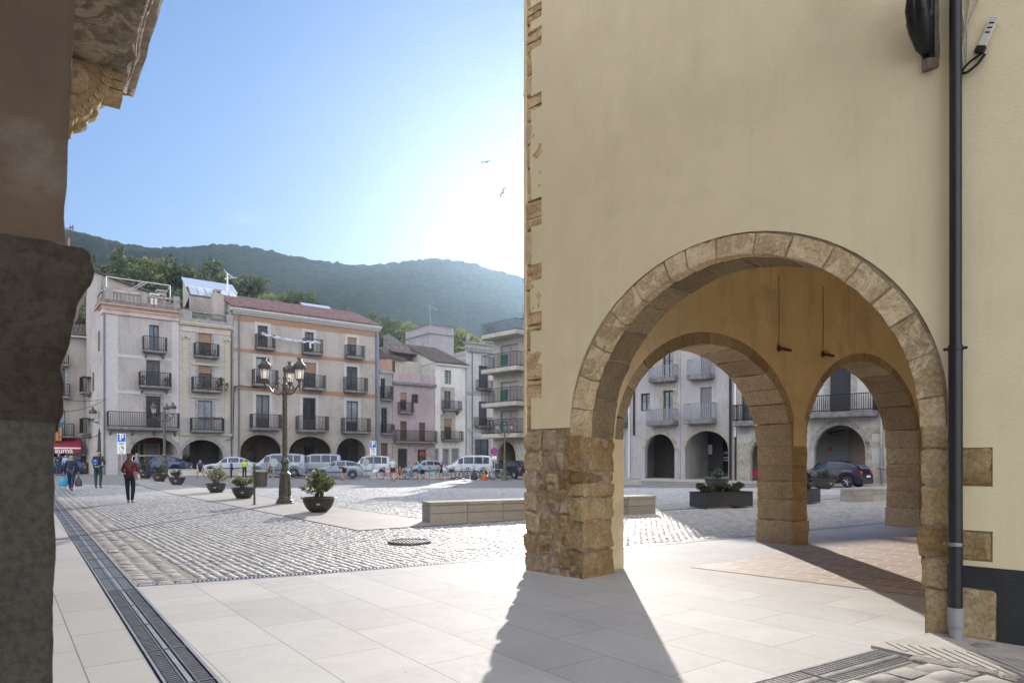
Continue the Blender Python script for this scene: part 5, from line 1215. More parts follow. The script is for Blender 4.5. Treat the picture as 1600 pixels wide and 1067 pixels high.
# banner strung between two top balconies
bn = empty('banner', tuple(H.rt.matrix_basis @ Vector((H.X(404), -.75, H.Z(404, 523)))), LROW.ang, 'rumpled white banner with violet writing marks strung between two top balconies', 'banner')
M_bann, n, b, tc, out = nodes('banner_cloth'); f = noise_n(n, tc.outputs['Object'], 5, 3, .8); n.links.new(ramp(n, f, [(.42, (.62, .62, .66)), (.52, (.36, .36, .46))]), b.inputs['Base Color']); b.inputs['Roughness'].default_value = .9
m = MB(); k = 60; L = H.X(496) - H.X(404); vs = []
for i in range(k + 1):
    t = i / k; zc = -.45 * math.sin(math.pi * min(1, t * 1.05)) * .4 - .25 * t + .04 * math.sin(t * 50)
    wd = .10 + .03 * math.sin(t * 31) 
    for j in range(4): vs.append((L * t, -.03 * math.sin(t * 40 + j * 1.5), zc + wd * (1 - j / 1.5)))
m.add(vs, [(i * 4 + j, i * 4 + j + 1, (i + 1) * 4 + j + 1, (i + 1) * 4 + j) for i in range(k) for j in range(3)]); o = m.build('cloth', M_bann, bn, smooth=True)
s_ = o.modifiers.new('thick', 'SOLIDIFY'); s_.thickness = .02
m = MB(); xq = L * .80; m.box(xq, xq + .18, -.05, -.02, -.9, -.3); m.build('loose_end', M_bann, bn)

# ---- left house with awning, seen beside the pier
H = House('left_house', LHS, 20, 140, 83, 523, W_l, 'dull beige house with dark roof and red awning, left of the corner house', 'house', 9)
for yt, yb in ((532, 572), (575, 618), (640, 685)): H.door(78 if yt > 560 else 80, 101.5 if yt < 600 else 102, yt, yb, panel=0, trim=M_greystone, tw=.25, glass=M_curt if yt == 640 else M_glass)
for px in (40, 60): 
    for yt, yb in ((532, 572), (575, 618), (640, 685)): H.door(px, px + 10, yt, yb, panel=0)
H.door(84, 103, 706, 745, 'wood', None, 0, frame=M_black, glass=M_dark); H.door(126, 137, 712, 745, 'shutter', M_greystone)
H.finish(th=.32)
for yr, ys_, pb in ((554, 569, 108), (600, 619, 110), (662, 681, 116)): H.balcony(60, pb, yr, ys_, .7)
zt = H.top; w_ = H.w; corr_roof(-.2, w_ + .2, -.5, zt + .05, 6, zt + 2.0, 'roof', M_tiled, H.rt); m = MB(); m.box(-.2, w_, -.5, -.2, zt - .12, zt + .0); m.build('gutter', M_zinc, H.rt)
M_awn = surf('maroon_awning', (.24, .012, .03), (.19, .010, .025), 2, .7); xa, xb = H.X(62), H.X(127)
zA, zB2 = H.Z(110, 685), H.Z(110, 700)
m = MB(); m.add([(xa, -.02, zA), (xb, -.02, zA), (xb, -1.5, zB2), (xa, -1.5, zB2), (xa, -.02, zA - .03), (xb, -.02, zA - .03), (xb, -1.5, zB2 - .03), (xa, -1.5, zB2 - .03)], [(0, 1, 2, 3), (4, 5, 6, 7), (0, 1, 5, 4), (1, 2, 6, 5), (3, 0, 4, 7)]); m.box(xa, xb, -1.53, -1.50, zB2 - .45, zB2 - .05); m.add([(xb, -.02, zA), (xb, -1.5, zB2), (xb, -1.5, zB2 - .4), (xb, -.02, zB2 - .4)], [(0, 1, 2, 3)]); aw = m.build('awning', M_awn, H.rt)
m = MB(); m.box(xa, xb, -1.545, -1.535, zB2 - .08, zB2 + .04); m.build('white_stripe', M_white, aw)
text(aw, 'suma', (H.X(99) + .1, -1.56, zB2 - .25), .62, M_white, bold=True)
fl = empty('flag', tuple(H.rt.matrix_basis @ Vector((H.X(94.5), -.76, H.Z(97, 662)))), LHS.ang, 'yellow and red striped flag with white star on blue hanging from a balcony', 'flag')
M_yel = plain('flag_yellow', (.42, .28, .06), .8); M_redf = plain('flag_red', (.30, .03, .03), .8); M_bluef = plain('flag_blue', (.02, .08, .32), .8)
m = MB(); m.box(-.95, .1, -.02, .0, -1.5, -.3); m.build('cloth', M_yel, fl); m = MB()
for i in range(4): m.box(-.85 + i * .24, -.75 + i * .24, -.026, -.021, -1.48, -.32)
m.build('red_stripes', M_redf, fl); m = MB(); m.add([(-.98, -.03, -.25), (.1, -.03, .0), (.1, -.03, -.25), (-.4, -.03, -.8), (-.98, -.03, -.8)], [(0, 1, 2, 3, 4)]); m.build('blue_triangle', M_bluef, fl)
m = MB(); P = [((-.5 + (.2 if i % 2 == 0 else .08) * math.sin(i * math.pi / 5)), (-.45 + (.2 if i % 2 == 0 else .08) * math.cos(i * math.pi / 5))) for i in range(10)]; m.prism(P, -.045, -.035); m.build('star', M_white, fl)
# crates and produce racks by the shop
for i, (px, col_) in enumerate(((124, (.03, .03, .03)), (133, (.05, .04, .03)), (137, (.03, .03, .035)))):
    x = H.X(px) - .4; e_ = empty('produce_crate', tuple(H.rt.matrix_basis @ Vector((x, -1.0, .28))), LHS.ang, ('dark crate nearest the awning post in front of the left house', 'dark crate stacked beside the grocer\'s doorway', 'dark crate closest to the corner house')[i], 'crate', 'dark crates outside the shop')
    m = MB(); m.box(-.42, .42, -.3, .3, 0, .05)
    for z in (.15, .35, .55, .8): m.box(-.42, .42, -.32, -.29, z, z + .12); m.box(-.42, .42, .29, .32, z, z + .12); m.box(-.43, -.40, -.3, .3, z, z + .12); m.box(.40, .43, -.3, .3, z, z + .12)
    for q in (-.4, .37): m.box(q, q + .04, -.3, -.27, 0, .95); m.box(q, q + .04, .27, .3, 0, .95)
    m.build('slats', plain('crate_black%d' % i, col_), e_)
    m = MB()
    for q in range(14): m.ball((-.33 + (q % 5) * .16, -.15 + (q // 5) * .15, .93), .09, 5)
    m.build('goods', surf('dark_goods', (.07, .05, .04), (.03, .04, .02), 9), e_)

# ---- small houses in the far corner
W_n = wall_paint('narrow_grey_render', (.33, .31, .30)); W_pink = wall_paint('pink_render', (.39, .31, .32)); W_white = wall_paint('white_render', (.60, .58, .54)); W_or = brick_wall_mat('ornate_render', (.38, .36, .35), (.42, .40, .39), (.30, .27, .26), .9, .4)
H = House('slim_house', LROW, 592.5, 613, 600, 583, W_n, 'very slim grey house squeezed between the banded house and the pink one', 'house', 9)
H.door(595, 602, 591, 622, 'wood', None, 0); H.door(595.5, 605, 637, 676, 'wood', M_greystone, 0, tw=.2); H.door(595, 606, 692, 741, 'shutter', None, frame=M_brownw)
H.finish(); H.balcony(593.5, 611, 604, 624, .6); H.balcony(594, 612, 663, 677, .6); m = MB(); m.box(0, H.w, -.15, .3, H.top, H.top + .25); m.build('cornice', M_greystone, H.rt)
m = MB(); m.box(0, H.w * .55, .0, .3, H.top + .25, H.top + 1.4); m.box(H.w * .55, H.w, -.02, .5, H.top + .25, H.top + 1.5); m.build('brick_parapet', M_brick, H.rt)
potplant(H, 1.3, -.5, H.Z(600, 677), 1.3, 41, 'white flowering pot plant on the slim house\'s lower balcony'); potplant(H, 1.0, -.4, H.Z(600, 624), 1.3, 42, 'bushy pot plant on the slim house\'s upper balcony')
H = House('pink_house', LROW, 613.5, 679.5, 613.5, 600, W_pink, 'pink rendered house with brown shutters and one long balcony', 'house', 9)
H.door(625.5, 635.4, 613, 641, 'blind', None, 0, frame=M_brownw); H.door(643, 653.5, 616, 630, 'wood', M_greystone, 0, frame=M_brownw, tw=.15); H.door(625.5, 636, 658, 688, 'shutter', None, frame=M_brownw); H.door(654.8, 664.6, 660, 689, 'shutter', None, frame=M_brownw)
H.door(621.5, 636.5, 701, 742, 'shutter', M_sandtrim, frame=M_dark, tw=.35); H.door(652.5, 666, 702, 742, 'wood', M_sandtrim, 0, frame=M_brownw, tw=.3)
H.finish(); H.balcony(621, 643, 629, 644, .6); H.balcony(614.5, 679, 673, 690, .7); 
z = H.top; w_ = H.w; m = MB(); m.box(-.05, w_ + .05, -.35, .4, z, z + .28); m.build('cornice', M_slabc, H.rt)
m = MB(); m.box(0, w_, -.1, .2, z + .28, z + 1.2); m.build('terrace_parapet', W_pink, H.rt)
zz = H.Z(625, 556); m = MB(); wall_mb(m, 0, w_ + 1, z - .2, zz, 3.0, 3.3, rects=[(H.X(615) + .2, H.X(636) + .2, z + .9, z + 2.9)], back=False); m.build('upper_storey', wall_paint('yellowish_render', (.50, .46, .38)), H.rt)
m = MB(); xa, xb = H.X(615) + .2, H.X(636) + .2; m.box(xa, xb, 3.1, 3.2, z + .9, z + 2.9)
for i in range(3): m.box(xa + (xb - xa) * (i + .45) / 3, xa + (xb - xa) * (i + .55) / 3, 3.02, 3.1, z + .9, z + 2.9)
m.build('shutter', M_wood, H.rt)
corr_roof(-2.2, w_ * .62, 2.6, zz - .0, 8.5, zz + 2.2, 'roof', M_tiled, H.rt)
m = MB(); m.add([(1.5, 5.0, zz), (w_ + 1.4, 5.0, zz), (w_ + 1.4, 5.0, zz + 1.0), (2.2, 5.0, zz + 3.2), (1.5, 5, zz + 2.9)], [(0, 1, 2, 3, 4)]); m.add([(w_ + 1.4, 5, zz), (w_ + 1.4, 9, zz), (w_ + 1.4, 9, zz + 1), (w_ + 1.4, 5, zz + 1)], [(0, 1, 2, 3)]); m.build('gable', M_slabc, H.rt)
m = MB(); m.box(-1.4, -.5, 4, 4.6, zz, zz + 2.2); m.box(-1.5, -.4, 3.95, 4.65, zz + 2.4, zz + 2.55); m.box(-1.2, -.7, 4.1, 4.5, zz + 2.2, zz + 2.4); m.build('chimney', M_slabc, H.rt)
m = MB(); m.tube([(H.X(640) , .1, z + 1.2), (H.X(640), .1, z + 1.9)], .02); m.tube([(H.X(636), .05, z + 1.9), (w_, .05, z + 1.9)], .025); m.tube([(w_ - .1, .05, z + 1.2), (w_ - .1, .05, z + 1.9)], .02); m.build('terrace_rail', M_zinc, H.rt)
m = MB(); x = H.X(659.5); m.box(x - .35, x + .35, .02, .07, 1.9, 2.35); m.build('notice', M_redf, H.rt)
H = House('white_house', LROW, 680, 728, 700, 569, W_white, 'white house with dark tiled roof sloping right and stone-framed windows', 'house', 10)
H.door(694.5, 705, 578.5, 600, 'wood', None, 0, glass=M_curt); H.door(694, 704.8, 611, 640, 'wood', M_sandtrim, 0, frame=plain('grey_wood', (.12, .12, .12)), tw=.45); H.door(693.6, 706, 654, 686.5, 'blind', M_sandtrim, 0, tw=.45)
for pa, pb in ((678.5 + 1.2, 684), (692, 701), (706, 716)): H.door(pa + .6, pb, 702, 742, 'shutter', M_greystone, frame=M_grey_sh, tw=.15)
H.finish(); H.balcony(689.5, 716.5, 627, 640, .8, brackets=2); H.balcony(689, 718.5, 674, 687, .8)
z = H.top; w_ = H.w; m = MB(); m.add([(-.0, .002, z - .01), (w_, .002, z - .01), (0, .002, z + 2.0)], [(0, 1, 2)]); m.add([(-.0, .002, z - 2), (-.0, 10, z - 2), (0, 10, z + 2.0), (0, .002, z + 2.0)], [(0, 1, 2, 3)]); 
# roof falls towards the square
corr_roof(-.2, w_ + .3, -.45, z + .02, 7.0, z + 2.9, 'roof', M_tiled, H.rt); m = MB(); m.add([(-.05, -.2, z), (-.05, 7, z + 2.8), (-.05, 10, z)], [(0, 1, 2)]); m.add([(w_, -.2, z), (w_, 7, z + 2.8), (w_, 10, z)], [(0, 1, 2)]); m.build('gable', W_white, H.rt); m = MB(); m.box(-.1, w_ + .1, -.35, -.001, z - .2, z - .02); m.build('eave_moulding', W_white, H.rt)
H.pipe(728, z, 0, M_zinc, .06)
z0 = z
TW = House('roof_tower', Line(*LROW.at(LROW.s(672), 9.0), LROW.ang), 671, 709, 690, 510, wall_paint('grey_tower_render', (.33, .31, .32)), 'square grey rooftop tower with aerial above the far houses', 'tower', 6)
TW.finish(zbase=8); m = MB(); m.box(-.1, TW.w + .1, -.1, 6, TW.top - 1.1, TW.top - 1.0); m.box(-.1, TW.w + .1, -.1, 6.1, TW.top, TW.top + .12); m.build('ledge', M_slabc, TW.rt)
m = MB(); m.tube([(.3, .3, TW.top), (.3, .3, TW.top + 2.6)], .04); m.tube([(-.2, .3, TW.top + 2.4), (1.4, .3, TW.top + 2.0)], .03, 4)
for i in range(5): m.tube([(.2 + i * .25, .0, TW.top + 2.3 - i * .06), (.2 + i * .25, .6, TW.top + 2.3 - i * .06)], .02, 4)
m.build('aerial', M_zinc, TW.rt)
H = House('ornate_house', LROW, 728.5, 772, 750, 551, W_or, 'grey ornate house with black doors and crumbling cornice beside the flats', 'house', 10)
H.door(748, 763, 571.5, 607, 'shutter', None, frame=M_black); H.door(748, 761, 627, 664, 'shutter', None, frame=M_black); H.door(742, 764, 686, 742, 'wood', M_greystone, 0, frame=M_black, tw=.3)
H.finish(); H.balcony(743.5, 769, 595, 608, .7); H.balcony(741, 771, 653, 666, .7); z = H.top; w_ = H.w
m = MB(); m.box(-.1, w_ + .1, -.45, 1, z + .35, z + .55); m.box(-.05, w_, -.3, .6, z + .9, z + 1.05); m.box(0, w_, -.1, .3, z, z + .35); m.box(0, w_, -.08, .3, z + .55, z + .9)
for i in range(12): x = w_ * (i + .5) / 12; m.box(x - .1, x + .1, -.38, -.02, z + .0, z + .35)
m.box(0, w_, -.12, -.001, H.Z(750, 617), H.Z(750, 613)); m.box(0, w_, -.12, -.001, H.Z(750, 675), H.Z(750, 671)); m.build('cornice', M_greystone, H.rt); m = MB(); m.lathe([(.2, 0), (.12, .2), (.25, .5), (.1, .9), (.02, 1.1)], 8, (.3, .1, z + 1.0)); m.build('urn', M_greystone, H.rt)
H.pipe(737.5, z, 0, plain('blue_grey_pipe', (.12, .14, .17)), .06)
m = MB(); m.box(-7, 0, 6, 8, z - 2, z + .6); m.build('party_wall', wall_paint('whitewash', (.45, .44, .42)), H.rt)
corr_roof(-7, 0, 3.8, z - .3, 6, z + .5, 'roof', M_tile, H.rt)

# ---- right row
W_r1 = wall_paint('lilac_grey_render', (.38, .36, .36)); W_ap = wall_paint('cream_flats_render', (.40, .37, .31))
H = House('flats', RROW, 770, 830, 790, 523, W_ap, 'cream block of flats with projecting balconies and roof terrace railing', 'flats', 9)
for i, (ya, yb) in enumerate(((538, 577), (596, 629), (641, 676))): H.door(782, 810, ya, yb, 'wood', None, 0, frame=M_grey_sh, glass=surf('lilac_blind', (.33, .28, .29), (.28, .24, .25), 6))
H.arch_(777, 806, 690, 716, M_sandtrim, .3); H.finish(W_ap)
for i, yy in enumerate((522.5, 577, 630, 678)):
    b, q = H.balcony(771, 826, yy - (22 if i else 17), yy, 1.5, slab=W_ap, sth=.32, sp_=.16)
for i, yy in enumerate((577, 630, 678)):
    m = MB(); zq = H.Z(790, yy); m.box(H.X(800), H.X(812), -1.42, -1.40, zq + .1, zq + 1.0); m.build('green_screen', plain('green_screen', (.03, .13, .10), .8), H.rt)
m = MB(); m.box(-.05, 9.05, 0, 9, H.top, H.top + .25); m.build('roof', W_ap, H.rt)
H = House('middle_house', RROW, 831, 938, 900, 540, W_r1, 'pale house hidden behind the near stone pier', 'house', 9, z1=11)
H.arch_(858, 915, 690, 716); H.finish()
corr_roof(0, H.w, -.4, H.top, 6, H.top + 3.0, 'roof', M_tiled, H.rt)
H = House('tall_house', RROW, 938.5, 976, 900, 540, W_r1, 'tall pale house glimpsed at the near pier edge', 'house', 9, z1=14.2)
H.arch_(944, 972, 690, 716); H.finish(); H.balcony(955, 981, 648, 664, .5); corr_roof(0, H.w, -.4, H.top, 6, H.top + 1, 'roof', M_tiled, H.rt)
H = House('lilac_house', RROW, 977, 1063, 1060, 541, W_r1, 'lilac-grey house with rough stone window surrounds, left of two through the arch', 'house', 9, z1=13.2)
def roughtrim(H, pa, pb, yt, yb):
    xa, xb, pc = H.X(pa), H.X(pb), (pa + pb) / 2; z0, z1 = H.Z(pc, yb), H.Z(pc, yt); m = MB(); r = random.Random(3); z = z0
    while z < z1:
        h_ = .35; e1_, e2_ = r.uniform(.22, .5), r.uniform(.22, .5); m.box(xa - e1_, xa, -.03, -.001, z + .01, min(z + h_, z1)); m.box(xb, xb + e2_, -.03, -.001, z + .01, min(z + h_, z1)); z += h_
    m.box(xa - .4, xb + .35, -.035, -.001, z1, z1 + .4); m.build('surround', M_sandtrim, H.rt)
H.door(1035.5, 1052.5, 542, 591, 'wood', None, 0, frame=M_black, glass=M_curt); H.door(1036, 1052, 610, 659, 'wood', None, 0, frame=M_black, glass=M_curt); H.door(1001, 1015.5, 614.5, 642, 'wood', None, 0, frame=M_black, glass=M_curt); H.door(1003, 1015, 560, 574, 'wood', None, 0, frame=M_black, glass=M_curt)
roughtrim(H, 1035.5, 1052.5, 543, 591); roughtrim(H, 1036, 1052, 610, 659)
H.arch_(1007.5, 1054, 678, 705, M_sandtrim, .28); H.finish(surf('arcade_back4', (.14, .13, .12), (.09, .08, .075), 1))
H.balcony(1020.5, 1060, 573, 591, .6, sth=.25, rail=M_zinc); H.balcony(1018, 1060, 640, 659, .7, sth=.25, rail=M_zinc)
corr_roof(-.2, H.w + .1, -.5, H.top, 6, H.top + 3.3, 'roof', M_tiled, H.rt)
H.pipe(991.5, H.top, 3.3, M_black, .07); H.pipe(984, H.top - .5, 0, M_white, .05); p_ = H.port
xc = H.arch[0][0]; m = MB(); m.box(xc - 1.2, xc + .6, p_ - .1, p_ - .02, 0, 3.0); m.build('garage_door', plain('grey_green_door', (.09, .10, .10)), H.rt); m = MB(); m.box(xc + 1.2, xc + 2.0, p_ - .1, p_ - .02, 0, 2.8); m.build('entrance_door', M_wood, H.rt)
H = House('office_house', RROW, 1063.5, 1145, 1080, 520, W_r1, 'lilac-grey house with striped shutters above a dark glass office front', 'house', 9, z1=11.5)
M_lil = surf('lilac_shutter', (.20, .17, .20), (.15, .13, .16), 6, .6)
H.door(1094.5, 1112, 548, 586, 'shutter', None, frame=M_lil); H.door(1094, 1112, 605, 656, 'shutter', None, frame=M_lil); H.arch_(1070.5, 1138, 673, 703, M_sandtrim, .28); H.finish(surf('arcade_back4', (.28, .26, .24)))
H.balcony(1080, 1117, 562, 587, .65, sth=.25, rail=M_zinc); H.balcony(1076, 1120, 631, 656, .7, sth=.25, rail=M_zinc); corr_roof(-.2, H.w, -.5, H.top, 6, H.top + 3.3, 'roof', M_tiled, H.rt)
xc = H.arch[0][0]; p_ = H.port; m = MB(); m.box(xc - 2.4, xc - .6, p_ - .12, p_ - .04, 0, 3.3); m.build('office_door', plain('dark_grey_panel', (.04, .042, .045)), H.rt)
m = MB(); m.box(xc - .5, xc + 1.15, p_ - .12, p_ - .04, .4, 3.3); sf = m.build('shop_window', glass_mat('black_glass', (.01, .012, .018)), H.rt)
M_letter = plain('grey_lettering', (.40, .42, .46), .5)
text(sf, 'AMER GESTIÓ', (xc - .45, p_ - .135, 1.98), .30, M_letter, align='LEFT', name='lettering')
m = MB(); m.box(xc - .46, xc + 1.1, p_ - .13, p_ - .125, 1.62, 1.70); m.box(xc - .45, xc + .2, p_ - .13, p_ - .125, 1.42, 1.5); m.box(xc + .4, xc + .7, p_ - .13, p_ - .125, 1.42, 1.5); m.box(xc + .4, xc + 1.0, p_ - .13, p_ - .125, 1.2, 1.26); m.build('small_print', M_letter, sf)
m = MB(); m.box(xc - 1.9, xc + 1.3, p_ - .16, p_ - .125, 3.4, 4.3); fs_ = m.build('fascia', plain('navy_fascia', (.012, .016, .028)), H.rt); text(fs_, 'FUSIÓ DE SO', (xc - .2, p_ - .17, 3.85), .42, plain('dim_lettering', (.10, .12, .16)), bold=True)
m = MB(); m.box(xc - 1.75, xc - 1.35, p_ - .13, p_ - .121, 1.9, 2.6); m.build('poster', M_white, H.rt); m = MB(); m.box(xc + 1.8, xc + 2.15, p_ - .1, p_ - .02, 2.2, 2.65); m.build('mail_box', M_wood, H.rt)
m = MB(); m.box(-.2, H.w + .2, 2.6, p_ + .5, -.05, .28); m.build('step', M_sandtrim, H.rt)
H.pipe(1142, H.top, 0, M_black, .08)
# ornate bracket-balcony house
W_r3 = wall_paint('cream_white_render', (.44, .42, .39))
H = House('cream_house', RROW, 1145.5, 1391, 1200, 500, W_r3, 'cream house with wide stone balconies and parked purple hatchback in front', 'house', 9, z1=9.6)
H.door(1158, 1180, 598, 659, 'wood', M_greystone, 0, frame=M_brownw, tw=.3); H.door(1296, 1329.5, 571, 644, 'shutter', M_greystone, frame=surf('charcoal_blind', (.035, .037, .045), (.025, .026, .03), 12), tw=.35)
H.door(1220, 1240, 600, 652, 'wood', M_greystone, 0)
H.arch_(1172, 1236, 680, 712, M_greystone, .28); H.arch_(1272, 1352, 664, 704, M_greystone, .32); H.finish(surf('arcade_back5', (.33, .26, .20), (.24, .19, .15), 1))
H.balcony(1152, 1232, 632, 657, .75, sth=.3); H.balcony(1262, 1373, 618, 644, .9, sth=.3, sp_=.12)
corr_roof(-.2, H.w, -.5, H.top, 6, H.top + 3.3, 'roof', M_tiled, H.rt)
H.pipe(1150, H.top, 3.0, M_white, .06); H.pipe(1150, 3.0, 0, M_black, .06); H.pipe(1378, H.top, 2.4, W_r3, .07); H.pipe(1378, 2.4, 0, M_zinc, .08)
p_ = H.port; xc = H.arch[1][0]; m = MB(); m.box(xc - 2.6, xc - .55, p_ - .1, p_ - .02, 0, 2.85); gd = m.build('grey_doors', plain('blue_grey_doors', (.20, .22, .25)), H.rt)
m = MB(); m.lathe([(.16, 0), (.16, .01)], 16); dsk = m.build('no_parking_disc', plain('sign_red', (.5, .04, .04)), gd); dsk.location = (xc - 1.7, p_ - .12, 2.2); dsk.rotation_euler = (R(90), 0, 0)
m = MB(); m.box(xc - 2.5, xc - .5, p_ - .16, p_ - .11, 2.9, 3.6); sb = m.build('shop_sign', plain('sign_grey', (.22, .22, .22)), H.rt)
m = MB(); m.tube([(xc - 2.2, p_ - .18, 3.12), (xc - 1.9, p_ - .18, 3.42), (xc - 1.75, p_ - .18, 3.22), (xc - .75, p_ - .18, 3.34)], .05, 5); m.build('script_mark', M_black, sb); text(sb, 'KLAU', (xc - 1.35, p_ - .17, 3.08), .26, plain('dark_red_lettering', (.16, .03, .05)), bold=True)
m = MB(); m.box(xc + .75, xc + 1.05, p_ - .1, p_ - .02, 1.5, 2.2); m.build('mail_box', plain('tan_box', (.3, .24, .17)), H.rt)
m = MB(); m.box(xc + 1.2, xc + 1.9, p_ - .12, p_ - .02, 0, 3.4); m.build('entrance_door', M_brownw, H.rt)
m = MB(); x = H.X(1352); z = 1.0
for q in (.9, 2.2, 3.0): m.box(x + .0, x + .75, -.025, -.001, q, q + .35)
m.box(x, x + .35, -.02, -.001, 0, 3.3); m.box(x + .5, H.w, -.02, -.001, -.1, 1.1); m.box(0, H.X(1172), -.02, -.001, -.1, 2.6); m.build('stone_trim', M_sandtrim, H.rt)
m = MB(); x = H.X(1161); m.box(x - .5, x + .5, -.03, -.001, H.Z(1161, 678), H.Z(1161, 664)); pl = m.build('wall_plaque', M_greystone, H.rt)
H = House('end_house', RROW, 1391.5, 1620, 1400, 540, W_r3, 'cream end house partly hidden behind the rightmost pier', 'house', 9, z1=9.2)
H.arch_(1394, 1440, 683, 714, M_greystone, .28); H.arch_(1470, 1530, 683, 714, M_greystone, .28); H.finish(); corr_roof(0, H.w, -.5, H.top, 6, H.top + 3.3, 'roof', M_tiled, H.rt)
H.pipe(1392.5, H.top, 0, M_greyp, .05)
# raised arcade floor strips / kerbs in front of the rows
m = MB(); a = LROW.at(LROW.s(150), -3.6); b_ = LROW.at(LROW.s(790), -3.6); c_ = LROW.at(LROW.s(790), 6); d_ = LROW.at(LROW.s(150), 6)
m.slab([a, b_, c_, d_], -.3, .16); o = m.build('far_pavement', M_path); o['kind'] = 'structure'
m = MB(); a = RROW.at(RROW.s(765), -.2); b_ = RROW.at(RROW.s(1640), -.2); c_ = RROW.at(RROW.s(1640), 4.5); d_ = RROW.at(RROW.s(765), 4.5); m.slab([a, b_, c_, d_], -.3, .14); o = m.build('arcade_step', M_path); o['kind'] = 'structure'
# ================================================================ STREET FURNITURE
M_lamp = surf('lamp_iron', (.13, .115, .09), (.08, .07, .055), 12, .42, .5, 60, .003, metal=.35)
M_lglass = bpy.data.materials.new('opal_glass'); M_lglass.use_nodes = True; n = M_lglass.node_tree; n.nodes.clear()
o_ = n.nodes.new('ShaderNodeOutputMaterial'); d_ = N(n, 'ShaderNodeBsdfDiffuse'); t_n = N(n, 'ShaderNodeBsdfTranslucent'); g_ = N(n, 'ShaderNodeBsdfGlossy'); mx_ = N(n, 'ShaderNodeMixShader', i_0=.7); mx2 = N(n, 'ShaderNodeMixShader', i_0=.08)
d_.inputs[0].default_value = (.8, .78, .72, 1); t_n.inputs[0].default_value = (.92, .88, .78, 1); g_.inputs['Roughness'].default_value = .15
n.links.new(d_.outputs[0], mx_.inputs[1]); n.links.new(t_n.outputs[0], mx_.inputs[2]); n.links.new(mx_.outputs[0], mx2.inputs[1]); n.links.new(g_.outputs[0], mx2.inputs[2]); tr_ = N(n, 'ShaderNodeBsdfTransparent'); mx3 = N(n, 'ShaderNodeMixShader', i_0=.5); n.links.new(mx2.outputs[0], mx3.inputs[1]); n.links.new(tr_.outputs[0], mx3.inputs[2]); n.links.new(mx3.outputs[0], o_.inputs[0])
def lantern(parent, x, y, z, s=1.0):
    """lantern standing on z"""
    m = MB(); m.lathe([(.02, -.12), (.035, -.05), (.05, .0), (.11, .03), (.13, .06), (.12, .075)], 8, (x, y, z))
    for i in range(6):
        a = math.pi / 3 * i; m.tube([(x + .12 * math.cos(a), y + .12 * math.sin(a), z + .06), (x + .165 * math.cos(a), y + .165 * math.sin(a), z + .42)], .009, 4)
    m.lathe([(.17, .40), (.215, .42), (.225, .45), (.20, .48), (.21, .52), (.17, .56), (.10, .64), (.06, .68), (.05, .72), (.08, .74), (.06, .77), (.0, .77)], 12, (x, y, z))
    for i in range(6):
        a = math.pi / 3 * i; m.ball((x + .215 * math.cos(a), y + .215 * math.sin(a), z + .48), .025, 5); m.ball((x + .07 * math.cos(a), y + .07 * math.sin(a), z + .78), .018, 5)
    l = m.build('lantern', M_lamp, parent); m = MB(); m.lathe([(.112, .075), (.158, .40)], 6, (x, y, z)); m.build('glass', M_lglass, l)
    return l
def lamp(name, loc, rz, label, s=1.0):
    rt = empty(name, loc, rz, label, 'street lamp', 'cast iron lamps with three lanterns'); rt.scale = (s, s, s)
    m = MB(); m.lathe([(.30, 0), (.30, .05), (.27, .07), (.27, .13), (.22, .17), (.21, .22), (.19, .26), (.155, .85), (.15, .95), (.19, .98), (.20, 1.02), (.15, 1.06), (.11, 1.10), (.10, 1.35), (.14, 1.38), (.15, 1.42), (.12, 1.50), (.085, 1.58), (.085, 1.75)], 12)
    for i in range(8): a = math.pi / 4 * i; m.tube([(.19 * math.cos(a), .19 * math.sin(a), .28), (.155 * math.cos(a), .155 * math.sin(a), .88)], .018, 5)
    m.build('base', M_lamp, rt)
    m = MB(); m.lathe([(.085, 1.75), (.075, 3.65), (.10, 3.68), (.10, 3.74), (.075, 3.78), (.08, 4.05), (.06, 4.1), (.05, 4.22), (.07, 4.28), (.04, 4.33), (.035, 4.5), (.065, 4.56), (.055, 4.63), (.0, 4.66)], 12)
    z = 1.9; k = 0
    while z < 3.6:      # spiral ornament of the shaft
        a = k * .9; m.ball((.078 * math.cos(a), .078 * math.sin(a), z), .018, 4); z += .03; k += 1
    m.build('pole', M_lamp, rt)
    for a in (R(196), R(-44), R(76)):
        c, s_ = math.cos(a), math.sin(a); P = lambda r, z: (r * c, r * s_, z)
        m = MB(); m.tube([P(.05, 3.78), P(.22, 3.70), P(.40, 3.76), P(.52, 3.92), P(.64, 3.98), P(.66, 4.08)], [.04, .035, .03, .028, .035, .03], 7)
        m.tube([P(.30 + .11 * math.cos(t) * (1 - t / 14), 3.93 + .11 * math.sin(t) * (1 - t / 14)) for t in np.linspace(-1.5, 8, 20)], .016, 5)
        m.tube([P(.08, 4.0), P(.18, 4.08), P(.24, 4.2), P(.2, 4.27), P(.16, 4.22)], .016, 5)
        m.tube([P(.66, 3.98), P(.66, 3.80)], [.03, .008], 6); m.build('arm', M_lamp, rt); lantern(rt, .66 * c, .66 * s_, 4.13)
    return rt
x, y = gpt(445, 787); lamp('street_lamp', (x, y, 0), R(18), 'tall cast iron three-lantern street lamp on the pale path between bowl planters', 1.0)
lamp('street_lamp', G(257, 47), R(30), 'distant street lamp rising before the dark blue car and corner house', 1.04)
lamp('street_lamp', G(788.6, 50), R(10), 'street lamp among the parked bicycles near the black car', .88)
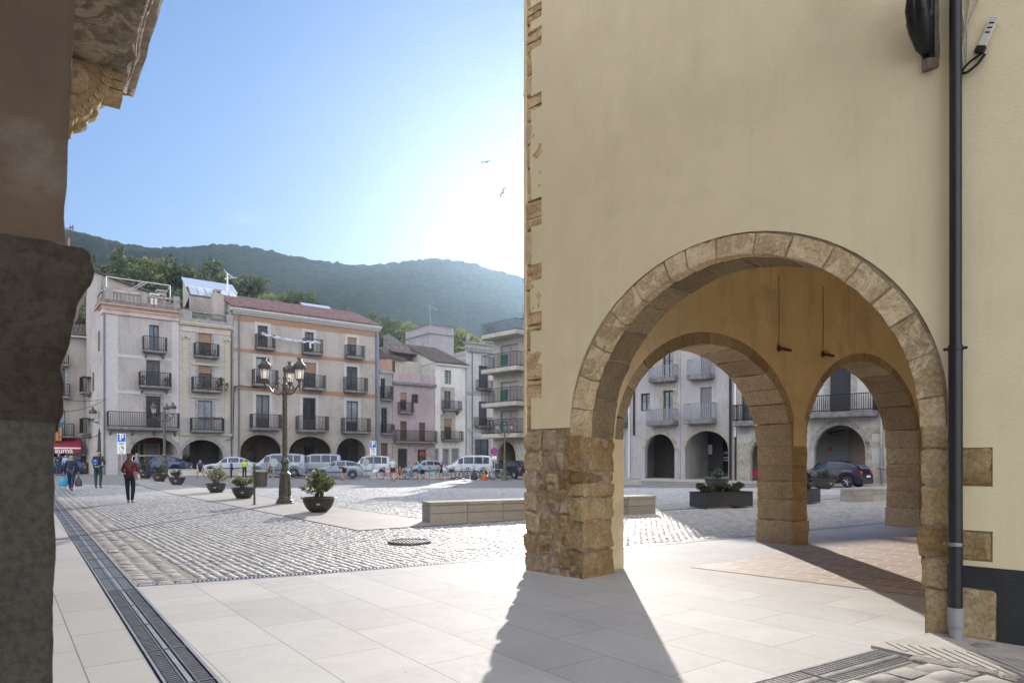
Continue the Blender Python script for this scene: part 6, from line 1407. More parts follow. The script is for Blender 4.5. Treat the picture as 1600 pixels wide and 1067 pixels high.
def wall_lantern(px, py, Y, label, dx=.9, hgt=1.0):
    x = (px - PX0) / F * Y; z = HC + (PY0 - py) * Y / F
    rt = empty('wall_lantern', (x, Y, z), 0, label, 'wall lantern', 'lanterns on wall brackets'); 
    m = MB(); m.tube([(0, 0, 0), (dx, .5, 0)], .03, 5); m.tube([(.1 * dx, .05, 0), (dx * .5, .25, -.25), (dx, .5, -.5)], .025, 5); m.tube([(dx, .5, .1), (dx, .5, -.6)], .04, 5); m.build('bracket', M_black, rt)
    l = lantern(rt, 0, 0, .08); l.scale = (1.4,) * 3; l.location = (0, 0, .03); return rt
wall_lantern(145, 659, 56.2, 'iron wall lantern on a bracket at the corner house\'s shaded side', 1.1)
wall_lantern(700, 683, 76.5, 'small iron wall lantern on the white house between its balconies', .9)

# ---- bowl planters
M_bowl = surf('dark_bowl', (.055, .052, .048), (.04, .038, .035), 6, .6, .3, 60, .003)
M_soil = surf('soil', (.05, .035, .025), None, 12, .95)
M_shrub = leaf_mat('oleander_leaves', (.075, .10, .028), (.14, .17, .05), (.26, .26, .11), .5, 4)
M_darkshrub = leaf_mat('dark_shrub_leaves', (.025, .045, .015), (.045, .075, .022), (.08, .11, .035), .35, 4)
M_flow = leaf_mat('pale_blossom', (.55, .42, .40), (.65, .55, .50), (.75, .68, .62), .5, 4)
M_label = plain('maker_plate', (.45, .42, .33), .5)
def bowl(loc, dia, ph, seed, label, mat, nl=900, spread=1.0, grp='round bowl planters with shrubs', flowers=40, h=.43):
    rt = empty('bowl_planter', loc, R(seed * 31), label, 'planter', grp); r = dia / 2; rg = np.random.default_rng(seed)
    m = MB(); m.lathe([(r * .50, .035), (r * .56, .05), (r * .74, h * .35), (r * .86, h * .65), (r * .90, h * .86), (r * .93, h * .90), (r * 1.0, h * .93), (r * 1.03, h * .97), (r * 1.0, h), (r * .90, h), (r * .86, h - .05), (r * .6, h - .06)], 28)
    for i in range(4): a = math.pi / 2 * i + .6; m.box(r * .46 * math.cos(a) - .05, r * .46 * math.cos(a) + .05, r * .46 * math.sin(a) - .05, r * .46 * math.sin(a) + .05, 0, .05)
    b = m.build('bowl', M_bowl, rt); m = MB()
    for zq in (.5, .66): m.torus((0, 0, h * zq), r * (.79 if zq < .6 else .862), .006, 'z', 28, 4)
    m.build('rim_bead', M_bowl, rt); m = MB(); m.ball((0, 0, h - .07), r * .86, 10, (1, 1, .08)); m.build('soil', M_soil, rt)
    m = MB(); a = -math.pi / 2 - rt.rotation_euler[2] + .25; rr_ = r * .835; m.M = Matrix.Translation((rr_ * math.cos(a), rr_ * math.sin(a), h * .58)) @ Matrix.Rotation(a + math.pi / 2, 4, 'Z'); m.box(-.05, .05, -.02, .02, -.025, .025); m.build('plate', M_label, rt)
    stems = MB(); lobes = []
    ns = 24 if ph > .5 else 16
    for i in range(ns):
        a = rg.uniform(0, 6.28); q = rg.uniform(.05, 1) ** .7; hh = ph * rg.uniform(.45, 1.0) * (1.12 - q * .45); ex = spread * r * q * 1.0
        p1 = (ex * .35 * math.cos(a), ex * .35 * math.sin(a), h + hh * .4); p2 = (ex * math.cos(a), ex * math.sin(a), h + hh)
        stems.tube([(.1 * math.cos(a), .1 * math.sin(a), h - .08), p1, p2], [.014, .010, .005], 4)
        for t in (.55, .78, .97): lobes.append((p1[0] + (p2[0] - p1[0]) * (t - .3) * 1.4, p1[1] + (p2[1] - p1[1]) * (t - .3) * 1.4, h + hh * t, .10 * dia, .10 * dia, .09 * dia))
    V, Fq, t = leaf_cloud(rg, lobes, nl, .042 * dia ** .5, shell=.1); V[:, 2] = np.maximum(V[:, 2], h - .05); np_mesh('foliage', V, Fq, mat, rt, t); stems.build('stem', M_bark, rt)
    if flowers:
        V, Fq, t = leaf_cloud(rg, lobes, flowers, .035, shell=.8); V[:, 2] = np.maximum(V[:, 2], h - .03); np_mesh('blossom', V, Fq, M_flow, rt, t)
    return rt
bowl(Vector((*gpt(498, 800), 0)), .98, .80, 1, 'large bowl planter with tall pink-tipped shrub, beside the near street lamp', M_shrub, 1500, 1.05, flowers=60)
bowl(G(380.5, 26.3), .93, .50, 2, 'bowl planter with low spreading shrub just behind the litter bin', M_shrub, 1100, 1.0)
bowl(G(338, 31), .95, .85, 3, 'bowl planter with loose pale-leaved shrub, third along the path from the lamp', M_shrub, 1000, 1.2, flowers=120)
bowl(G(276.5, 37.7), .92, .42, 4, 'bowl planter with small dark plant and a few white flowers in shade', M_darkshrub, 600, .9, flowers=25)
bowl(G(249, 40.5), .92, .62, 5, 'bowl planter with reddish sparse shrub right before the distant lamp foot', M_darkshrub, 700, 1.2, flowers=0)
bowl(G(226.5, 44), 1.0, .75, 6, 'bowl planter in deep shade beside the thin dark bollard', M_darkshrub, 700, 1.0, flowers=0)
bowl(G(1120, 36, 0), 1.35, .55, 7, 'wide dark bowl planter seen through the arch before the office front', M_darkshrub, 800, .8, flowers=0, h=.5)
bowl(G(1287, 35, 0), 1.25, .55, 8, 'wide dark bowl planter in front of the purple car', M_darkshrub, 800, .9, flowers=0, h=.5)

# ---- rectangular planters
M_box = surf('anthracite_steel', (.040, .040, .045), (.030, .030, .034), 2, .45, .2, 40)
def rect_planter(p, ang, L, W, h, label, seed, ph=.28):
    rt = empty('box_planter', (p[0], p[1], 0), ang, label, 'planter', 'dark rectangular planters'); m = MB(); t = .03
    m.box(0, L, 0, t, .05, h); m.box(0, L, W - t, W, .05, h); m.box(0, t, t, W - t, .05, h); m.box(L - t, L, t, W - t, .05, h); m.box(t, L - t, t, W - t, .05, .1); m.box(-.005, L + .005, -.02, t, h, h + .012); m.box(-.005, L + .005, W - t, W + .02, h, h + .012); m.box(-.02, t, t, W - t, h, h + .012); m.box(L - t, L + .02, t, W - t, h, h + .012); m.build('box', M_box, rt, bevel=.004)
    m = MB(); m.box(.1, L * .55, .02, W - .1, .0, .05); m.build('foot', M_steel, rt); m = MB(); m.box(t, L - t, t, W - t, h - .12, h - .06); m.build('soil', M_soil, rt)
    rg = np.random.default_rng(seed); lobes = [(x, W / 2 + rg.uniform(-.12, .12), h + rg.uniform(.02, ph * .75), .16, .2, .12) for x in np.linspace(.2, L - .2, 13)]
    V, Fq, tt = leaf_cloud(rg, lobes, 5200, .032, shell=.2); np_mesh('foliage', V, Fq, M_darkshrub, rt, tt); return rt
pa, pb_ = Vector(gpt(1102, 795.7)), Vector(gpt(1177, 793)); rect_planter(pa, math.atan2(*(pb_ - pa).yx), 1.85, .75, .5, 'long anthracite box planter filled with low green shrubs, framed by the arch', 5)
rect_planter((9.0, 22.2), R(36), 1.9, .75, .5, 'anthracite box planter half hidden by the square stone pier', 6)

# ---- benches
M_bench = stone_mat('bench_granite', [(.15, (.34, .315, .28)), (.5, (.45, .43, .39)), (.9, (.56, .53, .48))], bs=.5, grain=50, blot=(.24, .21, .17))
def bench(p, ang, L, W, h, label, sides=True, seed=1, n=None, mono=False):
    rt = empty('stone_bench', (p[0], p[1], gz(p[0], p[1])), ang, label, 'bench', 'long low stone benches'); rr = random.Random(seed); n = n or max(2, int(L / .95)); m = MB()
    m.box(.02, L - .02, .02, W - .02, .02, h - .1, tone=.1)
    def face(x0, x1, y0, y1):
        zq = h * .5 - .02
        m.box(x0 + .008, x1 - .008, y0, y1, .0, zq - .007, tone=rr.random()); m.box(x0 + .008, x1 - .008, y0, y1, zq + .007, h - .085, tone=rr.random())
    for i in range(n): face(L * i / n, L * (i + 1) / n, 0.0, .06); face(L * i / n, L * (i + 1) / n, W - .06, W)
    face(0.002, .06, .061, W - .061); face(L - .06, L - .002, .061, W - .061); m.build('block_course', M_bench, rt, bevel=.006)
    m = MB()
    for i in range(n): m.box(L * i / n + .004, L * (i + 1) / n - .004, -.012, W + .012, h - .078, h, tone=rr.random())
    m.build('seat', M_bench, rt, bevel=.008); return rt
b0_, b1_ = Vector(gpt(672, 818)), Vector(gpt(1025, 802)); bench(b0_, math.atan2(*(b1_ - b0_).yx), (b1_ - b0_).length, .58, .50, 'long sunlit stone bench running behind the near rubble pier', seed=2)
b0_, b1_ = Vector(gpt(1337.5, 784.6)), Vector(gpt(1408, 781)); bench(b0_, math.atan2(*(b1_ - b0_).yx), 6.0, .62, .49, 'stone bench in shade before the cream house, seen through right arch', seed=3)
bench(G(975, 40, 0), R(-8), 1.0, .6, .45, 'short pale stone block seen beside the near pier in front of lilac house', seed=4, n=2)
bench(G(262, 50.5), R(6), 6.0, .55, .50, 'stone bench wall behind the bowls, the cyclist seated at it', seed=5)
bench(G(330, 51.5), R(8), 4.0, .55, .45, 'stone bench wall where the children in blue and yellow stand', seed=6)
bench(G(578.5, 53), R(6), 7.2, .55, .48, 'stone bench wall behind the bicycles and the white-shirted person', seed=7)

# ---- litter bin
x, y = gpt(397.5, 789); rt = empty('litter_bin', (x, y, 0), 0, 'grey-brown hanging litter bin on a post left of the street lamp', 'litter bin')
m = MB(); m.tube([(0, 0, 0), (0, 0, 1.25)], .035, 8); m.lathe([(.035, 1.25), (.05, 1.27), (.03, 1.3), (.045, 1.34), (.0, 1.38)], 8); m.lathe([(.085, 0), (.085, .02), (.05, .04)], 10); m.tube([(0, 0, .55), (.08, .05, .62), (.15, .08, .64)], .015, 5); m.build('post', M_lamp, rt)
m = MB(); m.lathe([(.16, .60), (.19, .63), (.20, 1.02)], 18, (.19, .10, 0)); m.build('drum', surf('bin_metal', (.13, .115, .095), (.09, .08, .068), 6, .5, metal=.3), rt)
m = MB(); m.lathe([(.215, 1.02), (.225, 1.05), (.22, 1.10), (.20, 1.10)], 18, (.19, .10, 0)); m.build('rim', M_lamp, rt)
m = MB()
for i in range(9): a = 2 * math.pi * i / 9; m.ball((.19 + .192 * math.cos(a), .10 + .192 * math.sin(a), .72), .012, 5)
m.build('drain_hole', M_hole, rt)
rt = empty('bollard', G(229.3, 43), 0, 'thin dark iron bollard between two shaded bowl planters', 'bollard'); m = MB(); m.lathe([(.08, 0), (.06, .05), (.05, .9), (.07, .93), (.05, .97), (.05, 1.05), (.075, 1.1), (.06, 1.18), (.0, 1.22)], 10); m.build('post', M_black, rt)

# ---- signs
M_sblue = plain('sign_blue', (.01, .10, .42), .4); M_sback = surf('sign_back', (.34, .35, .36), (.28, .29, .30), 5, .45, metal=.3); M_sred = plain('sign_red2', (.55, .02, .03), .4)
def parking(px, Y, wpx, ytop, ymid, ybot, label):
    p = G(px, Y); s_ = wpx / F * Y; zt = HC + (PY0 - ytop) * Y / F - p.z; zm = HC + (PY0 - ymid) * Y / F - p.z; zb = HC + (PY0 - ybot) * Y / F - p.z
    rt = empty('parking_sign', p, 0, label, 'sign', 'blue parking signs'); m = MB(); m.tube([(0, .05, 0), (0, .05, zt - .05)], .04, 8); m.build('pole', M_sback, rt)
    m = MB(); m.box(-s_ / 2, s_ / 2, -.01, .01, zb, zt); pl = m.build('panel', M_white, rt)
    m = MB(); m.box(-s_ * .45, s_ * .45, -.014, -.0105, zm + .02, zt - .04); m.build('blue_field', M_sblue, pl); text(pl, 'P', (0, -.018, (zm + zt) / 2), (zt - zm) * 1.02, M_white, bold=True)
    m = MB(); r_ = s_ * .27; zc = zb + (zm - zb) * .45; m.torus((0, -.012, zc), r_, r_ * .10, 'y', 20, 4); 
    for q, l in ((.90, .62), (.80, .5), (.10, .55)): m.box(-s_ * l / 2, s_ * l / 2, -.0135, -.0105, zb + (zm - zb) * q - .03, zb + (zm - zb) * q + .03)
    m.build('dial', plain('dial_grey', (.18, .20, .19)), pl); m = MB(); m.add([(0, -.013, zc)] + [(r_ * .9 * math.sin(a), -.013, zc + r_ * .9 * math.cos(a)) for a in np.linspace(0, 1.9, 8)], [tuple(range(9))]); m.build('green_sector', plain('sector_green', (.03, .28, .08)), pl)
parking(190, 51, 13.5, 677.5, 690.5, 709, 'blue and white parking sign against the grey corner house wall')
parking(583, 60, 10, 689, 699.5, 712, 'smaller blue parking sign at the banded house\'s right end')
def disc_sign(px, Y, yc, r, label):
    p = G(px, Y); zc = HC + (PY0 - yc) * Y / F - p.z; rt = empty('round_sign', p, 0, label, 'sign', 'round signs seen from behind'); m = MB(); m.tube([(0, .03, 0), (0, .03, zc + r * .6)], .035, 8); m.build('pole', M_sback, rt)
    m = MB(); m.M = Matrix.Translation((0, 0, zc)) @ Matrix.Rotation(R(90), 4, 'X'); m.lathe([(r, -.01), (r, .01)], 28); m.build('disc', M_sback, rt); return rt, zc
disc_sign(427.5, 53, 722.5, .34, 'grey back of a round road sign before the silver van'); disc_sign(571.5, 55, 722, .30, 'grey back of a round road sign right of the small silver hatchback')
p = G(772.5, 55); zc = HC + (PY0 - 705.5) * 55 / F; rt = empty('no_parking_sign', p, 0, 'round blue no-parking sign with red ring beside the flats', 'sign'); m = MB(); m.tube([(0, .03, 0), (0, .03, zc)], .035, 8); m.build('pole', M_sback, rt)
m = MB(); m.M = Matrix.Translation((0, 0, zc)) @ Matrix.Rotation(R(90), 4, 'X'); m.lathe([(.30, .0), (.30, .012)], 28); d = m.build('disc', M_sblue, rt); m = MB(); m.torus((0, -.02, zc), .29, .04, 'y', 28, 5); m.box(-.03, .03, -.03, -.018, zc - .26, zc + .26); m.build('red_ring', M_sred, d)
m = MB(); m.box(-.18, .18, -.01, .01, zc - .62, zc - .36); m.build('supplementary_plate', M_white, rt)

# ---- cables
def cable(pts, r, label, name='cable'):
    m = MB(); P = []
    for a, b in zip(pts[:-1], pts[1:]):
        a, b = Vector(a), Vector(b); L = (b - a).length
        for i in range(12): t = i / 12; q = a.lerp(b, t); q.z -= 4 * t * (1 - t) * L * .035; P.append(q)
    P.append(Vector(pts[-1])); m.tube(P, r, 5); return tag(m.build(name, M_black), label, 'cable', None)
def W(px, py, Y): return ((px - PX0) / F * Y, Y, HC + (PY0 - py) * Y / F)
cable([W(95, 622, 58), W(165, 623, 55)], .022, 'upper overhead cable sagging between the left house and corner house')
cable([W(103, 643, 58), W(165, 624, 55)], .022, 'lower overhead cable looping up to the corner house edge')
cable([W(92, 682, 58), W(135, 684, 58), W(165, 672, 55.4)], .03, 'thick black cable along the left house above its awning')
cable([W(352, 688, 60.4), W(364, 685, 60.8), W(366, 604, 60.8), W(376, 602, 61.4), W(400, 605, 62.5)], .035, 'thick black cable climbing between narrow and banded houses')
cable([W(612, 620, 74), W(690, 627, 76), W(745, 622, 79)], .022, 'thin cable strung across the pink and white house fronts')

# ---- birds
def bird(px, py, Y, label, bank, rz):
    rt = empty('bird', W(px, py, Y), rz, label, 'bird', 'birds in the sky'); rt.rotation_euler = (bank[0], bank[1], rz); rt.scale = (.9, .9, 1.4)
    m = MB(); m.tube([(0, .14, 0), (0, .10, 0), (0, 0, 0), (0, -.1, 0), (0, -.18, 0)], [.012, .03, .035, .02, .01], 6)
    m.add([(-.02, -.16, 0), (.02, -.16, 0), (.05, -.26, .0), (0, -.22, 0), (-.05, -.26, 0)], [(0, 1, 2, 3, 4)])
    for s_ in (-1, 1):
        w_ = [(0, .05, .01), (0, -.05, .01), (s_ * .16, .075, .06), (s_ * .16, -.03, .05), (s_ * .42, -.03, -.02), (s_ * .40, -.06, -.02)]
        m.add([(a, b, c + .006) for a, b, c in w_] + [(a, b, c - .006) for a, b, c in w_], [(0, 1, 3, 2), (2, 3, 5, 4), (6, 8, 9, 7), (8, 10, 11, 9), (0, 2, 8, 6), (2, 4, 10, 8), (1, 7, 9, 3), (3, 9, 11, 5), (4, 5, 11, 10)])
    o = m.build('body', plain('dark_feathers', (.025, .02, .018), .8), rt); return rt
bird(760, 254, 42, 'dark swift with spread wings, upper of the two in the sky', (R(35), R(-12), 0), R(15)); bird(786, 301, 42, 'dark swift with bent wings, lower of the two in the sky', (R(60), R(-60), 0), R(-20))
cr = empty('crane_mast', W(109, 400, 92), 0, 'distant brown mast with yellow strut beside the left pier', 'mast'); m = MB(); h_ = 4.2
for q in (0, .35): m.box(q, q + .07, 0, .07, -22, h_)
for i in range(9): m.box(-.08, .5, -.02, .09, h_ - .35 - i * .45, h_ - .27 - i * .45)
m.box(-1.0, .4, 0, .06, h_ - .5, h_ - .42); m.build('mast', surf('dark_brown_paint', (.10, .05, .05)), cr); m = MB(); m.tube([(-.45, 0, -5), (-.1, 0, 2.4)], .07, 4); m.tube([(-.3, 0, -5), (.0, 0, 2.4)], .04, 4); m.build('strut', M_yel, cr)
# ================================================================ VEHICLES
def car_paint(name, c, met=.3):
    m, n, b, tc, out = nodes(name); f = noise_n(n, tc.outputs['Object'], 2, 5); n.links.new(ramp(n, f, [(.3, tuple(x * .85 for x in c)), (.7, c)]), b.inputs['Base Color'])
    b.inputs['Roughness'].default_value = .32; b.inputs['Metallic'].default_value = met; b.inputs['Coat Weight'].default_value = .6; b.inputs['Coat Roughness'].default_value = .08; return m
M_tyre = plain('tyre_rubber', (.02, .02, .02), .85); M_rim = plain('wheel_rim', (.45, .46, .48), .35, .8); M_cglass = glass_mat('car_glass', (.04, .06, .08), .05)
M_lred = plain('tail_light', (.45, .02, .02), .25); M_lwhite = plain('head_light', (.65, .67, .70), .15); M_bump = plain('black_plastic', (.03, .03, .032), .6)
SHP = {   # stations: x (0 front .. 1 rear), belt z, roof z, halfwidth belt, halfwidth roof ; fractions of L,H,W/2
 'sedan': dict(L=4.4, H=1.47, W=1.76, st=[(0, .40, .40, .72, .70), (.03, .50, .50, .86, .84), (.14, .58, .585, .95, .92), (.27, .63, .645, .98, .90), (.31, .64, .70, .98, .84), (.40, .645, .93, 1, .74), (.50, .65, 1.0, 1, .72), (.62, .655, .99, 1, .71), (.76, .66, .88, 1, .70), (.87, .665, .70, .98, .80), (.95, .655, .66, .94, .88), (1, .50, .52, .86, .84)], win=(.30, .84), wh=(.19, .79), hatch=False),
 'hatch': dict(L=3.85, H=1.45, W=1.68, st=[(0, .40, .40, .74, .72), (.03, .50, .50, .87, .85), (.13, .59, .60, .95, .92), (.25, .64, .66, .98, .90), (.30, .65, .72, .98, .84), (.41, .655, .94, 1, .75), (.52, .66, 1.0, 1, .73), (.68, .67, .99, 1, .72), (.82, .68, .93, 1, .72), (.92, .68, .80, .98, .76), (.97, .64, .66, .94, .88), (1, .45, .48, .9, .88)], win=(.29, .93), wh=(.20, .80), hatch=True),
 'van': dict(L=4.4, H=1.85, W=1.85, st=[(0, .36, .36, .76, .74), (.03, .45, .45, .88, .86), (.10, .53, .54, .96, .93), (.20, .57, .60, .99, .90), (.26, .58, .70, 1, .86), (.36, .585, .93, 1, .84), (.45, .59, .99, 1, .84), (.60, .59, 1.0, 1, .84), (.80, .59, 1.0, 1, .84), (.95, .59, .97, 1, .84), (.985, .55, .93, .98, .84), (1, .4, .60, .95, .88)], win=(.26, .96), wh=(.19, .81), hatch=True)}
def car_proto(kind, paint, name='parked_car'):
    S = SHP[kind]; L, H, Wd = S['L'], S['H'], S['W'] / 2; rt = empty(name)
    st = np.array(S['st']); X = np.unique(np.concatenate([np.linspace(0, 1, 33), st[:, 0]])); I = lambda k: np.interp(X, st[:, 0], st[:, k])
    belt, roof, wb, wr = I(1) * H, I(2) * H, I(3) * Wd, I(4) * Wd; zb = .20
    wr_r = .31 * (1.08 if kind == 'van' else 1); arches = [f * L for f in S['wh']]
    def sect(i):
        x = X[i] * L; zlo = zb
        for a in arches:
            d = abs(x - a)
            if d < wr_r + .06: zlo = max(zlo, math.sqrt(max(0, (wr_r + .06) ** 2 - d * d)) + .30)
        zlo = min(zlo, belt[i] - .06); zm = zlo + (belt[i] - zlo) * .55
        return [(wb[i] * .93, zlo), (wb[i] * 1.0, zm), (wb[i] * .965, belt[i]), (wr[i] * 1.0, max(roof[i] - .05, belt[i])), (wr[i] * .86, roof[i] - .008), (wr[i] * .45, roof[i] + .01), (0, roof[i] + .015)]
    secs = [sect(i) for i in range(len(X))]; m = MB(); vs = []
    for i, s_ in enumerate(secs):
        x = X[i] * L
        for y, z in s_: vs.append((x, -y, z))
        for y, z in s_[-2::-1]: vs.append((x, y, z))
    k = 13; fs = [(i * k + j, i * k + j + 1, (i + 1) * k + j + 1, (i + 1) * k + j) for i in range(len(X) - 1) for j in range(k - 1)]; fs += [tuple(range(k)), tuple(range((len(X) - 1) * k, len(X) * k))]; m.add(vs, fs); body = m.build('body', paint, rt, smooth=False)
    body.modifiers.new('b', 'BEVEL').width = .015
    m = MB(); m.box(.12, L - .12, -Wd * .82, Wd * .82, .22, .60); m.build('underbody', M_bump, rt)
    # side windows + windscreens following the body, a little proud
    m = MB(); w0, w1 = S['win']; pill = [.47, .66] if kind != 'van' else [.42, .62, .80]
    def pt(x, t, sd, e=.006):
        q = np.interp(x, X, np.arange(len(X))); i = int(min(q, len(X) - 2)); f = q - i; a, b = secs[i], secs[i + 1]; yb_, zb_ = a[2][0] * (1 - f) + b[2][0] * f, a[2][1] * (1 - f) + b[2][1] * f; yt, zt = a[3][0] * (1 - f) + b[3][0] * f, a[3][1] * (1 - f) + b[3][1] * f
        return (x * L, sd * (yb_ + (yt - yb_) * t + e), zb_ + (zt - zb_) * t)
    edges = [w0 + .05] + pill + [w1 - .03]
    for sd in (-1, 1):
        for a, b in zip(edges[:-1], edges[1:]):
            a2, b2 = a + .008, b - .008; kx = 6
            P = [[pt(a2 + (b2 - a2) * i / kx, t, sd) for t in (.10, .5, .90)] for i in range(kx + 1)]; v = [p for r_ in P for p in r_]; m.add(v, [(i * 3 + j, i * 3 + j + 1, (i + 1) * 3 + j + 1, (i + 1) * 3 + j) for i in range(kx) for j in range(2)])
    m.build('side_window', M_cglass, rt)
    def screen(xa, xb, nm):
        m = MB(); P = []
        for i in range(6):
            x = xa + (xb - xa) * i / 5; wv = np.interp(x, X, wr) * .88; zv = np.interp(x, X, roof)
            e = .012
            P += [(x * L + (-e if xa < .5 else e), y, zv + e + .01) for y in (-wv, -wv / 2, 0, wv / 2, wv)]
        m.add(P, [(i * 5 + j, i * 5 + j + 1, (i + 1) * 5 + j + 1, (i + 1) * 5 + j) for i in range(5) for j in range(4)]); m.build(nm, M_cglass, rt)
    fr0 = {'sedan': (.315, .395), 'hatch': (.305, .405), 'van': (.265, .355)}[kind]; screen(*fr0, 'windscreen')
    if kind == 'sedan': screen(.775, .86, 'rear_window')
    else:
        m = MB(); xr = .995 if kind == 'van' else .95; z0, z1 = (.62 * H, .9 * H) if kind == 'van' else (.69 * H, .86 * H); x0, x1 = (L * .999, L * .992) if kind == 'van' else (L * .972, L * .905)
        m.quad((x0 + .012, -Wd * .76, z0), (x0 + .012, Wd * .76, z0), (x1 + .012, Wd * .68, z1), (x1 + .012, -Wd * .68, z1)); m.build('rear_window', M_cglass, rt)
    for a in arches:
        for sd in (-1, 1):
            yy = sd * (Wd - .11); wv = MB(); wv.M = Matrix.Translation((a, yy, wr_r)) @ Matrix.Rotation(R(90), 4, 'X'); wv.lathe([(wr_r * .62, -.10), (wr_r * .96, -.10), (wr_r, -.06), (wr_r, .06), (wr_r * .96, .10), (wr_r * .62, .10)], 22); wh = wv.build('wheel', M_tyre, rt)
            wv = MB(); wv.M = Matrix.Translation((a, yy, wr_r)) @ Matrix.Rotation(R(90), 4, 'X'); wv.lathe([(wr_r * .64, -.085), (wr_r * .64, .085)], 18)
            for q in range(5):
                an = q * 1.2566
                for zz_ in (-.1, .1): wv.tube([(0, 0, zz_), (wr_r * .6 * math.cos(an), wr_r * .6 * math.sin(an), zz_ * .9)], .028, 4)
            wv.build('rim', M_rim, wh)
    for sd in (-1, 1):
        m = MB(); m.ball((.10, sd * Wd * .70, belt[2] - .10 if kind != 'van' else .74), .11, 8, (.9, 1.4, .6)); m.build('headlight', M_lwhite, rt); m = MB()
        zz_ = .9 if kind == 'van' else .80; m.ball((L - .07, sd * Wd * .80, zz_), .11, 8, (.6, .9, 1.9 if kind == 'van' else .9)); m.build('tail_light', M_lred, rt)
        m = MB(); m.ball((L * .36, sd * (Wd + .06), belt[12] + .04), .085, 6, (.7, 1, .7)); m.build('mirror', paint, rt)
        m = MB(); m.box(L * .30, L * .70, min(sd * (Wd + .002), sd * (Wd + .022)), max(sd * (Wd + .002), sd * (Wd + .022)), .50, .56); m.build('rubbing_strip', M_bump, rt)
    m = MB(); m.box(-.03, .14, -Wd * .80, Wd * .80, .25, .42); m.box(L - .14, L + .03, -Wd * .84, Wd * .84, .25, .45); m.build('bumper', M_bump if kind != 'sedan' else paint, rt)
    m = MB(); m.box(L + .031, L + .036, -.26, .26, .55 if kind != 'van' else .40, .66 if kind != 'van' else .52); m.build('number_plate', M_white, rt)
    return rt
def park(kind, px, Y, rz, paint, label, flip=False, scale=(1, 1, 1), name='parked_car'):
    """front of the car points to local -x; flip turns it round"""
    rt = car_proto(kind, paint, name); p = G(px, Y); L = SHP[kind]['L'] * scale[0]; a = rz + (math.pi if flip else 0)
    rt.scale = scale; rt.rotation_euler = (0, 0, a); rt.location = (p.x - L / 2 * math.cos(a), p.y - L / 2 * math.sin(a), p.z); tag(rt, label, 'car' if name != 'parked_van' else 'van', 'cars parked round the square'); return rt
P_blue = car_paint('dark_blue_paint', (.015, .035, .09)); P_wh = car_paint('white_paint_car', (.46, .48, .53), 0); P_sil = car_paint('silver_paint', (.26, .29, .34), .4); P_blk = car_paint('black_paint', (.012, .013, .018)); P_pur = car_paint('purple_paint', (.022, .012, .035)); P_sw = car_paint('silver_white_paint', (.40, .42, .47), .2)
park('sedan', 253, 52.5, R(12), P_blue, 'dark blue sedan parked before the corner house arches', scale=(.93, 1, 1.05))
park('sedan', 361, 54.5, R(14), P_sw, 'pale silver sedan parked behind the children')
park('van', 432, 54.5, R(12), P_sil, 'silver-grey passenger van in front of the banded house, nearest the lamp', scale=(1.03, 1, 1.0), name='parked_van')
park('van', 492, 59, R(14), P_sil, 'long light-grey van parked second, behind the lamp post', scale=(1.0, 1, 1.05), name='parked_van')
park('hatch', 528, 54.3, R(12), P_sil, 'small silver hatchback behind the bent-over child', scale=(1.0, 1, 1.0))
park('van', 575, 61, R(14), P_wh, 'white van parked beneath the smaller parking sign', scale=(.86, 1, 1), name='parked_van')
park('hatch', 663, 62, R(30), P_sw, 'pale silver car nosed between the bicycles and the pink house', scale=(1.0, 1, 1.0))
park('van', 729, 58.5, R(10), P_wh, 'white van with three side windows standing behind the bicycles', scale=(.98, 1, 1.0), name='parked_van')
park('sedan', 776, 62, R(-35), P_blk, 'black car behind the no-parking sign', scale=(.9, 1, 1))
park('hatch', 803, 55, R(-55), P_blk, 'black hatchback parked by the arch of the flats', True if False else False, scale=(1, 1, 1))
park('hatch', 88, 54, R(30), P_blue, 'dark car half hidden by the left pier below the awning')
pc = park('hatch', 1299, 38.0, R(-48), P_pur, 'purple hatchback parked under the cream house arch', scale=(1, 1, 1.0))

# ---- bicycles
def bicycle(px, Y, rz, col, label, lying=False, first=[None]):
    if first[0] is None or True:
        rt = empty('bicycle'); r = .33
        for xw in (-.52, .52):
            m = MB(); m.torus((xw, 0, r), r - .02, .02, 'y', 24, 5); w_ = m.build('wheel', M_tyre, rt); m = MB()
            for i in range(12): a = i * math.pi / 6; m.tube([(xw, 0, r), (xw + (r - .03) * math.cos(a), 0, r + (r - .03) * math.sin(a))], .003, 3)
            m.torus((xw, 0, r), r - .045, .009, 'y', 24, 4); m.build('spokes', M_steel, w_)
        m = MB(); bb = (-.08, 0, .28); st = (-.20, 0, .78); hd = (.36, 0, .80)
        for a, b in ((bb, st), (st, hd), (bb, (.38, 0, .68)), ((-.52, .0, r), bb), ((-.52, 0, r), st), ((.36, 0, .86), (.52, 0, r))): m.tube([a, b], .02, 6)
        m.build('frame', plain('bike_%s' % str(col), col, .35), rt)
        m = MB(); m.ball((-.23, 0, .90), .10, 6, (1.4, .7, .35)); m.tube([st, (-.23, 0, .88)], .014, 5); m.build('saddle', M_bump, rt)
        m = MB(); m.tube([(.30, -.28, 1.0), (.36, -.1, .98), (.36, .1, .98), (.30, .28, 1.0)], .015, 6); m.tube([(.36, 0, .80), (.36, 0, .98)], .016, 6); m.build('handlebar', M_bump, rt)
        m = MB(); m.torus((-.08, .04, .28), .09, .01, 'y', 14, 4); m.tube([(-.08, .05, .28), (.02, .09, .15)], .012, 4); m.tube([(-.08, -.05, .28), (-.18, -.09, .41)], .012, 4); m.build('crank', M_steel, rt)
    p = G(px, Y); rt.location = (p.x, p.y, p.z + (.05 if lying else 0)); rt.rotation_euler = (R(78) if lying else R(8), 0, rz); tag(rt, label, 'bicycle', 'bicycles leaning by the bench'); return rt
